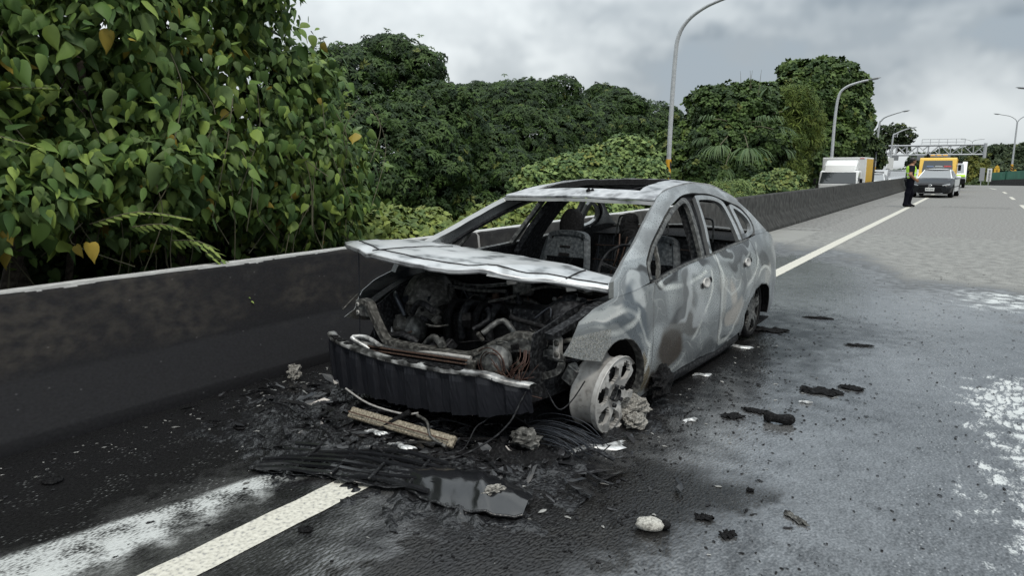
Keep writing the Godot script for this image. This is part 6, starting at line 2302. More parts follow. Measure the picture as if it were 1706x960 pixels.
func wreck_roof(car: Node3D) -> void:
	# laid as strips round the sunroof opening
	var m := MB.new(true)
	var patches := [[-1.0, 1.0, 0.225, 0.07], [-1.0, -0.74, 0.07, -0.80], [0.74, 1.0, 0.07, -0.80], [-1.0, 1.0, -0.80, -1.33]]
	for p in patches:
		var rows := []
		var nz := 14
		for j in nz + 1:
			var r := PackedVector3Array()
			var nx := 24 if p[1] - p[0] > 1.0 else 5
			for i in nx + 1:
				r.append(roof_pt(lerpf(p[0], p[1], float(i) / nx), lerpf(p[2], p[3], float(j) / nz)))
			rows.append(r)
		m.sheet(rows, 0.012)
	var roof := obj("roof", m, M.scorched_roof, car)
	# rim and trough of the opening
	m = MB.new(true)
	var loop := []
	for k in 41:
		var a := TAU * k / 40.0 + 0.1
		var c := cos(a)
		var s := sin(a)
		loop.append(Vector2(signf(c) * pow(absf(c), 0.35) * 0.735, -0.365 + signf(s) * pow(absf(s), 0.35) * 0.43))
	var rows := []
	for o in [[1.0, 0.003], [0.975, 0.005], [0.97, -0.03], [0.93, -0.04]]:
		var r := PackedVector3Array()
		for p in loop:
			var q := roof_pt(p.x * o[0], -0.365 + (p.y + 0.365) * o[0])
			r.append(q + Vector3(0, o[1], 0))
		rows.append(r)
	m.sheet(rows, 0.003)
	obj("sunroof_frame", m, M.char, roof)
	# windscreen header
	var pts := []
	for i in 13:
		var u := lerpf(-1, 1, i / 12.0)
		pts.append(roof_pt(u, 0.225) + Vector3(0, -0.016, 0.006))
	path_bar("windscreen_header", pts, 0.03, 0.022, M.scorched_light, car, 2)
	pts = []
	for i in 13:
		var u := lerpf(-1, 1, i / 12.0)
		pts.append(roof_pt(u * 0.98, 0.15) + Vector3(0, -0.045, 0))
	path_bar("header_inner_rail", pts, 0.06, 0.02, M.char, car, 2)
	pts = []
	for i in 9:
		pts.append(roof_pt(lerpf(-1, 1, i / 8.0), -1.33) + Vector3(0, -0.02, 0))
	path_bar("rear_window_header", pts, 0.07, 0.03, M.scorched_dark, car, 2)
	m = MB.new(true)
	var kn := roof_pt(0.10, 0.135)
	for k in 7:
		m.ball(kn + Vector3(rng.randf_range(-0.025, 0.025), rng.randf_range(0.0, 0.022), rng.randf_range(-0.012, 0.012)), Vector3.ONE * rng.randf_range(0.008, 0.017), 7, 5)
	var lump := obj("melted_lump", m, M.char, roof)
	# what is left of the roof lining hangs along the opening
	for s in [-1, 1]:
		pts = []
		for k in 6:
			pts.append(roof_pt(s * 0.80, 0.10 - k * 0.25) + Vector3(0, -0.05, 0))
		path_bar("roof_brace", pts, 0.05, 0.03, M.char, car, 2)


func wreck_hood(car: Node3D) -> void:
	# the hood stands open a little, its barrier-side corner thrown up and its driver-side half buckled
	var back := v3([[-0.80, 0.893, 0.78], [-0.55, 0.885, 0.84], [-0.2, 0.872, 0.90], [0.1, 0.862, 0.93], [0.45, 0.838, 0.97], [0.79, 0.795, 1.03]])
	var front := v3([[-0.862, 0.962, 1.57], [-0.70, 0.958, 1.66], [-0.40, 0.925, 1.70], [-0.16, 0.893, 1.66], [0.05, 0.868, 1.585], [0.20, 0.858, 1.50], [0.42, 0.838, 1.36], [0.62, 0.805, 1.24], [0.815, 0.770, 1.14]])
	var nb := resample(curve(back, 4), 32)
	var nf := resample(curve(front, 4), 32)
	var rows := []
	var nv := 16
	for j in nv + 1:
		var f := float(j) / nv
		var r := PackedVector3Array()
		for i in 33:
			var u := i / 32.0
			var p: Vector3 = nb[i].lerp(nf[i], f)
			p.y += 0.012 * sin(PI * f) * (1.0 - u * 0.6)
			# the crease across the buckled half
			p.y += 0.020 * exp(-pow((u - 0.60 - 0.16 * (1.0 - f)) / 0.05, 2)) * smoothstep(0.2, 0.9, f)
			p.y -= 0.012 * exp(-pow((u - 0.72) / 0.06, 2)) * smoothstep(0.3, 1.0, f)
			p.y += dent.get_noise_2d(p.x * 2.2, p.z * 2.2) * 0.008 + 0.006 * absf(dent.get_noise_2d(p.x * 6.0, p.z * 3.0))
			p.y -= 0.010 * exp(-pow((u - 0.18) / 0.015, 2)) + 0.008 * exp(-pow((u - 0.86) / 0.015, 2))
			# rounded nose
			p.y -= 0.012 * pow(maxf(0.0, f - 0.90) / 0.10, 2.0)
			r.append(p)
		rows.append(r)
	var m := MB.new(true)
	m.sheet(rows, 0.006)
	var hood := obj("hood", m, M.scorched_light, car)
	hood.set_meta("label", "buckled pale grey hood standing ajar")
	# turned-down front flange, edge lip and the inner frame under it
	var lip := []
	for o in [[0.0, 0.0], [0.008, -0.006], [0.002, -0.010], [0.006, -0.014], [0.0, -0.028], [-0.05, -0.030]]:
		var r := PackedVector3Array()
		for i in 33:
			r.append(rows[nv][i] + Vector3(0, o[1], o[0]) + Vector3(0, dent.get_noise_2d(i * 0.4, 3.0) * 0.006, 0))
		lip.append(r)
	m = MB.new(true)
	m.sheet(lip, 0.003)
	obj("hood_front_flange", m, M.scorched_roof, hood)
	var under := []
	for j in [3, 6, 9, 12, 15]:
		var r := PackedVector3Array()
		for i in range(2, 31, 2):
			r.append(rows[j][i] + Vector3(0, -0.034 - 0.012 * sin(i * 0.8 + j), 0))
		under.append(r)
	m = MB.new(true)
	m.sheet(under, 0.003)
	obj("hood_inner_frame", m, M.char, hood)
	# torn strip of the inner skin that hangs at the buckled end
	path_bar("hood_torn_strip", v3([[0.20, 0.835, 1.49], [0.35, 0.812, 1.40], [0.52, 0.80, 1.29], [0.68, 0.765, 1.19]]), 0.07, 0.006, M.scorched_light, hood)
	# creases along the length
	for c in [[6, 0.005], [27, 0.005]]:
		var pts := []
		for j in range(2, nv):
			pts.append(rows[j][c[0]] + Vector3(0, 0.002, 0))
		pipe("hood_crease", pts, c[1], M.scorched_dark, hood, 6, 1)
	var rim := []
	for i in range(1, 32):
		rim.append(rows[nv - 2][i] + Vector3(0, 0.001, 0))
	pipe("hood_crease", rim, 0.005, M.scorched_dark, hood, 6, 1)
	pipe("hood_cable", v3([[-0.672, 0.945, 1.63], [-0.676, 0.75, 1.63], [-0.69, 0.55, 1.625], [-0.70, 0.38, 1.62], [-0.72, 0.25, 1.60]]), 0.0035, M.wire_steel, hood)
	for c in [[0.05, 0.05], [0.36, 0.30]]:
		m = MB.new()
		m.box(Vector3(0.22 + c[0], 0.79 - c[1] * 0.1, 1.38 - c[1] * 0.5), Vector3(0.06, 0.03, 0.03), Basis(Vector3(0.3, 1, 0.2).normalized(), 0.5), 0.005)
		obj("hood_bracket", m, M.pale_alloy, hood)


func wreck_inside(car: Node3D) -> void:
	var m := MB.new(true)
	var rows := []
	for j in 13:
		var z := lerpf(0.95, -1.9, j / 12.0)
		var r := PackedVector3Array()
		for i in 13:
			var x := lerpf(-0.80, 0.80, i / 12.0)
			r.append(Vector3(x, 0.07 + 0.16 * exp(-pow(x / 0.14, 2)) + dent.get_noise_2d(x * 8, z * 8) * 0.03, z))
		rows.append(r)
	m.sheet(rows, 0.01)
	obj("floor_pan", m, M.char, car)
	m = MB.new(true)
	rows = []
	for j in 7:
		var r := PackedVector3Array()
		for i in 15:
			var x := lerpf(-0.76, 0.76, i / 14.0)
			r.append(Vector3(x, lerpf(0.05, 0.76, j / 6.0), 0.86 + 0.03 * sin(x * 9.0) + dent.get_noise_2d(x * 6, j) * 0.03 + (0.09 if j > 4 else 0.0)))
		rows.append(r)
	m.sheet(rows, 0.01)
	obj("firewall", m, M.char, car)
	# dashboard: only its cross beam with brackets and the column survive
	pipe("dashboard_beam", v3([[-0.74, 0.70, 0.55], [-0.3, 0.71, 0.50], [0.3, 0.71, 0.50], [0.74, 0.70, 0.55]]), 0.03, M.scorched_dark, car, 8)
	for k in 9:
		var x := rng.randf_range(-0.65, 0.65)
		m = MB.new()
		m.bar(Vector3(x, 0.70, 0.52), Vector3(x + rng.randf_range(-0.1, 0.1), rng.randf_range(0.35, 0.62), 0.55 + rng.randf_range(-0.1, 0.2)), 0.05, 0.01, Vector3.UP, 0.002)
		obj("dashboard_bracket", m, M.scorched_dark, car)
	m = MB.new(true)
	var ring := []
	for k in 25:
		var a := TAU * k / 24.0
		ring.append(Vector3(0.37 + cos(a) * 0.18, 0.72 + sin(a) * 0.165, 0.20 - sin(a) * 0.08))
	m.tube(ring, 0.011, 8, false)
	var sw := obj("steering_wheel", m, M.scorched_dark, car)
	for a in [0.2, PI - 0.2, -PI / 2]:
		m = MB.new()
		m.bar(Vector3(0.37, 0.71, 0.22), Vector3(0.37 + cos(a) * 0.18, 0.72 + sin(a) * 0.165, 0.20 - sin(a) * 0.08), 0.025, 0.012, Vector3.FORWARD, 0.003)
		obj("spoke", m, M.scorched_dark, sw)
	pipe("steering_column", v3([[0.37, 0.71, 0.22], [0.37, 0.60, 0.50], [0.37, 0.45, 0.80]]), 0.03, M.scorched_dark, car, 8, 2)
	# front seat frames
	for x in [-0.37, 0.37]:
		var s := seat_frame(Vector3(x, 0, -0.22), x < 0)
		car.add_child(s, true)
	# rear bench: a wire grid on a pressed back, with holes showing
	m = MB.new(true)
	rows = []
	for j in 6:
		var r := PackedVector3Array()
		for i in 15:
			var x := lerpf(-0.64, 0.64, i / 14.0)
			r.append(Vector3(x, lerpf(0.22, 0.80, j / 5.0), -1.12 - j * 0.045 + 0.02 * cos(i * 2.0) + dent.get_noise_2d(i, j) * 0.02))
		rows.append(r)
	m.sheet(rows, 0.012)
	var rb := obj("rear_seat_back", m, M.scorched_dark, car)
	for k in 9:
		var x := -0.6 + k * 0.15
		pipe("seat_wire", v3([[x, 0.24, -1.085], [x + 0.03, 0.5, -1.15], [x, 0.80, -1.24]]), 0.006, M.wire_steel, rb, 5, 2)
	for k in 4:
		var y := 0.32 + k * 0.13
		pipe("seat_wire", v3([[-0.62, y, -1.08 - k * 0.04], [0.0, y + 0.01, -1.09 - k * 0.04], [0.62, y, -1.08 - k * 0.04]]), 0.006, M.rust, rb, 5, 2)
	for x in [-0.36, 0.36]:
		pipe("rear_headrest_hoop", v3([[x - 0.10, 0.79, -1.30], [x - 0.085, 0.95, -1.33], [x - 0.05, 0.985, -1.335], [x + 0.05, 0.985, -1.335], [x + 0.085, 0.95, -1.33], [x + 0.10, 0.79, -1.30]]), 0.009, M.scorched_grey, rb, 6, 3)
	# parcel shelf, rear deck, tail
	m = MB.new(true)
	m.sheet([PackedVector3Array(v3([[-0.7, 0.80, -1.30], [0, 0.82, -1.30], [0.7, 0.80, -1.30]])), PackedVector3Array(v3([[-0.7, 0.83, -1.72], [0, 0.85, -1.72], [0.7, 0.83, -1.72]]))], 0.012)
	obj("parcel_shelf", m, M.char, car)
	m = MB.new(true)
	m.sheet([PackedVector3Array(v3([[-0.70, 0.855, -1.72], [0, 0.885, -1.72], [0.70, 0.855, -1.72]])), PackedVector3Array(v3([[-0.70, 0.84, -1.95], [0, 0.88, -1.95], [0.70, 0.84, -1.95]])), PackedVector3Array(v3([[-0.66, 0.80, -2.12], [0, 0.85, -2.17], [0.66, 0.80, -2.12]])), PackedVector3Array(v3([[-0.66, 0.45, -2.16], [0, 0.48, -2.22], [0.66, 0.45, -2.16]])), PackedVector3Array(v3([[-0.68, 0.20, -2.12], [0, 0.20, -2.18], [0.68, 0.20, -2.12]]))], 0.01)
	obj("boot_lid", m, M.scorched_grey, car)
	# blackened lumps on the floor
	m = MB.new(true)
	for k in 60:
		var p := Vector3(rng.randf_range(-0.65, 0.65), 0.14 + rng.randf() * 0.2, rng.randf_range(-1.0, 0.7))
		m.ball(p, Vector3(rng.randf_range(0.03, 0.12), rng.randf_range(0.02, 0.08), rng.randf_range(0.03, 0.12)), 7, 4, Basis(Vector3(1, 1, 0).normalized(), rng.randf() * 6.0))
	obj("charred_remains", m, M.char, car).set_meta("kind", "stuff")
	# burnt wiring hanging from the pillar on the barrier side and behind the seats
	for k in 14:
		var p := Vector3(rng.randf_range(-0.2, 0.15), rng.randf_range(0.75, 1.0), rng.randf_range(-0.9, -0.5))
		pipe("loose_wire", [p, p + Vector3(rng.randf_range(-0.1, 0.1), -0.15, rng.randf_range(-0.1, 0.1)), p + Vector3(rng.randf_range(-0.15, 0.15), -0.4, rng.randf_range(-0.1, 0.1))], 0.006, M.rust if k % 3 == 0 else M.scorched_dark, car, 5)
	# the far seat's foam, a slumped dark mass
	m = MB.new(true)
	for k in 16:
		var f := k / 15.0
		m.ball(Vector3(0.02 + 0.12 * sin(f * 5.0), 0.35 + f * 0.62, -0.72 - 0.12 * f), Vector3(0.17 - 0.09 * f, 0.07, 0.12 - 0.04 * f), 9, 6, Basis(Vector3(1, 0.4, 0.3).normalized(), f * 3.0))
	obj("slumped_upholstery", m, M.char, car)


func seat_frame(at: Vector3, headrest: bool) -> Node3D:
	var s := Node3D.new()
	s.name = "front_seat"
	s.position = at
	# leaning tubular hoop with a pressed plate
	var hoop := v3([[-0.235, 0.22, 0.10], [-0.225, 0.50, 0.02], [-0.185, 0.80, -0.06], [-0.13, 0.895, -0.085], [0.13, 0.895, -0.085], [0.185, 0.80, -0.06], [0.225, 0.50, 0.02], [0.235, 0.22, 0.10]])
	path_bar("back_frame", hoop, 0.05, 0.035, M.scorched_seat, s, 4)
	var m := MB.new()
	m.extrude(PackedVector2Array([Vector2(-0.19, 0.70), Vector2(-0.18, 0.82), Vector2(-0.12, 0.90), Vector2(0.12, 0.90), Vector2(0.18, 0.82), Vector2(0.19, 0.70)]), 0.02, Transform3D(Basis(Vector3.RIGHT, -0.27), Vector3(0, 0.03, 0.14)), 0.004)
	var pl := obj("shoulder_plate", m, M.scorched_seat, s)
	for d in [[-0.06, 0.70, 0.10, 0.028], [-0.06, 0.765, 0.10, 0.018], [-0.15, 0.84, 0.02, 0.02], [0.13, 0.84, 0.02, 0.02]]:
		m = MB.new()
		m.box(Transform3D(Basis(Vector3.RIGHT, -0.27), Vector3(0, 0.03, 0.14)) * Vector3(d[0] + d[2] * 0.5, d[1] + 0.02, 0.022), Vector3(d[2], d[3], 0.006), Basis(Vector3.RIGHT, -0.27), 0.002)
		obj("pressed_slot", m, M.char, pl)
	for k in 4:
		var y := 0.32 + k * 0.10
		pipe("back_spring", v3([[-0.215, y, 0.06 - k * 0.025], [0, y - 0.02, 0.05 - k * 0.025], [0.215, y, 0.06 - k * 0.025]]), 0.006, M.wire_steel, s, 5, 3)
	m = MB.new()
	m.extrude(PackedVector2Array([Vector2(-0.15, 0.42), Vector2(-0.13, 0.62), Vector2(0.13, 0.62), Vector2(0.15, 0.42)]), 0.012, Transform3D(Basis(Vector3.RIGHT, -0.27), Vector3(0, 0.03, 0.14)), 0.003)
	obj("lumbar_plate", m, M.scorched_seat, s)
	m = MB.new(true)
	for k in 6:
		var z := 0.12 + k * 0.08
		m.tube(v3([[-0.22, 0.28, z], [-0.1, 0.25, z + 0.02], [0.1, 0.25, z + 0.02], [0.22, 0.28, z]]), 0.008, 5)
	m.soft = false
	m.bar(Vector3(-0.23, 0.25, 0.05), Vector3(-0.23, 0.27, 0.58), 0.03, 0.08, Vector3.UP, 0.004)
	m.bar(Vector3(0.23, 0.25, 0.05), Vector3(0.23, 0.27, 0.58), 0.03, 0.08, Vector3.UP, 0.004)
	obj("cushion_frame", m, M.scorched_dark, s)
	if headrest:
		m = MB.new(true)
		var rows := []
		for j in 9:
			var f := j / 8.0
			var w := 0.135 * sqrt(maxf(0.02, 1.0 - pow(f * 1.02 - 0.35, 2) * 1.9))
			var ring := PackedVector3Array()
			for i in 13:
				var a := TAU * (i % 12) / 12
				ring.append(Vector3(cos(a) * w * 0.85, 0.89 + f * 0.20, -0.12 - 0.03 * f + sin(a) * 0.05 * (1.0 - 0.4 * f)))
			rows.append(ring)
		m.grid(rows)
		obj("headrest", m, M.char, s)
	else:
		pipe("headrest_hoop", v3([[-0.09, 0.89, -0.09], [-0.08, 1.02, -0.12], [0.08, 1.02, -0.12], [0.09, 0.89, -0.09]]), 0.008, M.scorched_grey, s, 6, 3)
	return s


func wreck_bay(car: Node3D) -> void:
	# aprons, rails
	for s in [-1.0, 1.0]:
		var m := MB.new(true)
		var rows := []
		for j in 5:
			var r := PackedVector3Array()
			for i in 9:
				var z := lerpf(0.86, 1.62, i / 8.0)
				r.append(Vector3(s * (0.60 + 0.04 * j / 4.0 - 0.05 * smoothstep(1.3, 1.62, z)), lerpf(0.20, 0.68, j / 4.0) - 0.10 * smoothstep(1.25, 1.62, z) * j / 4.0, z) + Vector3(dent.get_noise_2d(i * 2.0, j * 2.0) * 0.03, 0, 0))
			rows.append(r)
		m.sheet(rows, 0.008)
		obj("inner_wing", m, M.scorched_dark, car)
		path_bar("wing_rail", v3([[s * 0.72, 0.69, 0.98], [s * 0.72, 0.67, 1.2], [s * 0.70, 0.62, 1.40], [s * 0.66, 0.57, 1.58]]), 0.06, 0.03, M.scorched_dark, car)
		path_bar("chassis_rail", v3([[s * 0.45, 0.22, 0.8], [s * 0.45, 0.25, 1.2], [s * 0.46, 0.26, 1.75]]), 0.08, 0.11, M.scorched_dark, car, 2)
	# flanges that shine along the fender top on the barrier side
	pipe("wing_edge", v3([[-0.85, 0.72, 1.10], [-0.84, 0.69, 1.3], [-0.82, 0.63, 1.5], [-0.805, 0.545, 1.66]]), 0.005, M.ash_metal, car)
	# strut towers
	for s in [-1.0, 1.0]:
		var m := MB.new(true)
		var xf := Transform3D(Basis(Vector3(0, 0, 1), s * 0.08), Vector3(s * 0.55, 0.42, 1.16))
		m.lathe([[0.165, 0.0], [0.162, 0.10], [0.150, 0.19], [0.125, 0.235], [0.10, 0.25], [0.09, 0.262], [0.045, 0.268], [0.04, 0.29], [0.0, 0.292]], 18, xf)
		var tw := obj("strut_tower", m, M.ash_metal if s < 0 else M.scorched_dark, car)
		for k in 3:
			var a := k * TAU / 3 + 0.4
			m = MB.new()
			m.box(xf * Vector3(cos(a) * 0.085, 0.272, sin(a) * 0.085), Vector3(0.022, 0.02, 0.022), Basis.IDENTITY, 0.004)
			obj("stud_nut", m, M.scorched_grey, tw)
		if s < 0:
			# a scorched cloth of insulation slumped over it
			var rows := []
			for j in 7:
				var r := PackedVector3Array()
				for i in 11:
					var a := lerpf(-0.6, 2.6, i / 10.0)
					var rr := lerpf(0.02, 0.185, j / 6.0)
					r.append(xf * Vector3(cos(a) * rr, 0.315 - 0.17 * pow(j / 6.0, 3) + sin(a * 7.0) * 0.012 * j / 6.0, sin(a) * rr))
				rows.append(r)
			m = MB.new(true)
			m.sheet(rows, 0.004)
			obj("insulation_scrap", m, M.ash_metal, tw)
			for k in 3:
				m = MB.new()
				m.box(xf * Vector3(0.02 + k * 0.035, 0.12 + 0.03 * (k % 2), 0.163), Vector3(0.03, 0.02, 0.008), Basis(Vector3(0, 0, 1), 0.1 * k), 0.003)
				obj("tower_slot", m, M.char, tw)
	# engine block and what is bolted to it
	var m := MB.new()
	m.box(Vector3(-0.06, 0.36, 1.12), Vector3(0.52, 0.36, 0.36), Basis(Vector3.UP, 0.05), 0.03)
	var eng := obj("engine_block", m, M.char, car)
	m = MB.new()
	m.box(Vector3(-0.06, 0.56, 1.08), Vector3(0.48, 0.07, 0.22), Basis(Vector3.UP, 0.05), 0.025)
	obj("cam_cover", m, M.scorched_dark, eng)
	for k in 4:
		pipe("intake_runner", v3([[-0.22 + k * 0.105, 0.56, 1.18], [-0.22 + k * 0.105, 0.60, 1.27], [-0.22 + k * 0.105, 0.52, 1.34], [-0.22 + k * 0.105, 0.40, 1.33]]), 0.024, M.scorched_dark if k % 2 else M.char, eng, 8)
	for k in 5:
		m = MB.new(true)
		m.lathe([[0.0, 0.0], [0.022, 0.0], [0.026, 0.05], [0.012, 0.055], [0.012, 0.085], [0.0, 0.085]], 8, Transform3D(Basis(Vector3(1, 0.3, 0.2).normalized(), rng.randf_range(-0.5, 0.5)), Vector3(-0.25 + k * 0.1, 0.59, 1.10)))
		obj("coil", m, M.rust if k == 2 else M.scorched_dark, eng)
	for a in [[Vector3(-0.50, 0.40, 1.36), 0.085, "pump"], [Vector3(0.22, 0.38, 1.36), 0.075, "alternator"], [Vector3(-0.30, 0.30, 1.40), 0.07, "compressor"]]:
		m = MB.new(true)
		m.lathe([[0.0, -0.06], [a[1] * 0.8, -0.06], [a[1], -0.03], [a[1], 0.04], [a[1] * 0.7, 0.06], [a[1] * 0.3, 0.065], [0.0, 0.075]], 14, Transform3D(Basis(Vector3.RIGHT, 1.2), a[0]))
		obj(a[2], m, M.scorched_grey if a[2] == "pump" else M.scorched_dark, eng)
	# reservoir of pale alloy by the tower
	m = MB.new(true)
	m.lathe([[0.0, 0.0], [0.055, 0.0], [0.06, 0.05], [0.045, 0.10], [0.03, 0.105], [0.03, 0.125], [0.0, 0.125]], 12, Transform3D(Basis(Vector3(0, 0, 1), 0.25), Vector3(-0.545, 0.38, 1.40)))
	obj("reservoir", m, M.ash_metal, car)
	m = MB.new()
	m.box(Vector3(-0.62, 0.40, 1.44), Vector3(0.05, 0.10, 0.03), Basis(Vector3(0, 0, 1), 0.3), 0.006)
	m.box(Vector3(-0.59, 0.365, 1.46), Vector3(0.10, 0.02, 0.05), Basis(Vector3(0, 0, 1), -0.1), 0.005)
	obj("reservoir_bracket", m, M.bright_alloy, car)
	# battery case, half melted, with the box beside it
	m = MB.new()
	m.box(Vector3(0.515, 0.575, 1.10), Vector3(0.19, 0.15, 0.17), Basis(Vector3.UP, 0.35) * Basis(Vector3(0, 0, 1), -0.06), 0.012)
	var bat := obj("battery_case", m, M.ash_metal, car)
	m = MB.new()
	m.box(Vector3(0.515, 0.657, 1.10), Vector3(0.20, 0.014, 0.18), Basis(Vector3.UP, 0.35) * Basis(Vector3(0, 0, 1), -0.06), 0.004)
	obj("case_rim", m, M.rust, bat)
	m = MB.new()
	m.box(Vector3(0.28, 0.53, 1.16), Vector3(0.20, 0.16, 0.20), Basis(Vector3.UP, 0.2), 0.015)
	var fb := obj("fuse_box", m, M.scorched_dark, car)
	for k in 4:
		m = MB.new()
		m.box(Vector3(0.20 + k * 0.045, 0.54, 1.268 - k * 0.008), Vector3(0.008, 0.13, 0.01), Basis(Vector3.UP, 0.2), 0.002)
		obj("box_rib", m, M.scorched_grey, fb)
	# cowl: wiper linkage and the flange below the windscreen
	path_bar("cowl_flange", v3([[-0.70, 0.745, 1.02], [-0.35, 0.66, 1.03], [0.0, 0.70, 1.04], [0.36, 0.775, 1.02], [0.68, 0.76, 1.06]]), 0.035, 0.02, M.scorched_grey, car, 5)
	path_bar("wiper_linkage", v3([[-0.06, 0.60, 1.14], [0.10, 0.645, 1.12], [0.30, 0.72, 1.08], [0.52, 0.735, 1.10], [0.64, 0.72, 1.12]]), 0.028, 0.016, M.ash_metal, car, 4)
	pipe("wiper_rod", v3([[-0.62, 0.735, 1.10], [-0.42, 0.67, 1.12], [-0.2, 0.655, 1.13], [0.06, 0.675, 1.13]]), 0.011, M.scorched_grey, car)
	m = MB.new()
	m.box(Vector3(0.14, 0.70, 1.06), Vector3(0.13, 0.10, 0.05), Basis(Vector3.UP, 0.3), 0.01)
	obj("heater_cover", m, M.scorched_grey, car)
	m = MB.new()
	m.box(Vector3(0.63, 0.755, 1.13), Vector3(0.05, 0.04, 0.06), Basis(Vector3(0.2, 1, 0.1).normalized(), 0.7), 0.006)
	obj("hinge", m, M.bright_alloy, car)
	# hoses, pipes and stripped wiring all through the bay
	var g := RandomNumberGenerator.new()
	g.seed = 77
	for k in 70:
		var a := Vector3(g.randf_range(-0.6, 0.55), g.randf_range(0.28, 0.62), g.randf_range(1.0, 1.5))
		var b := a + Vector3(g.randf_range(-0.28, 0.28), g.randf_range(-0.12, 0.12), g.randf_range(-0.12, 0.12))
		var c := (a + b) * 0.5 + Vector3(g.randf_range(-0.06, 0.06), g.randf_range(-0.02, 0.09), g.randf_range(-0.05, 0.05))
		var big := k % 4 == 0
		pipe("hose" if big else "burnt_wire", [a, c, b], g.randf_range(0.012, 0.024) if big else g.randf_range(0.003, 0.007), [M.scorched_dark, M.scorched_grey, M.scorched_dark if big else M.rust, M.char, M.ash_metal, M.wire_steel, M.char][k % 7], car, 6 if big else 4, 4)
	for k in 26:
		var o := Vector3(g.randf_range(-0.62, 0.6), g.randf_range(0.26, 0.56), g.randf_range(1.0, 1.5))
		m = MB.new()
		m.box(o, Vector3(g.randf_range(0.02, 0.09), g.randf_range(0.02, 0.08), g.randf_range(0.02, 0.08)), Basis(Vector3(g.randf(), g.randf(), g.randf()).normalized(), g.randf() * 3.0), 0.006)
		obj("bracket", m, [M.scorched_dark, M.char, M.scorched_grey, M.scorched_dark, M.ash_metal][k % 5], car)


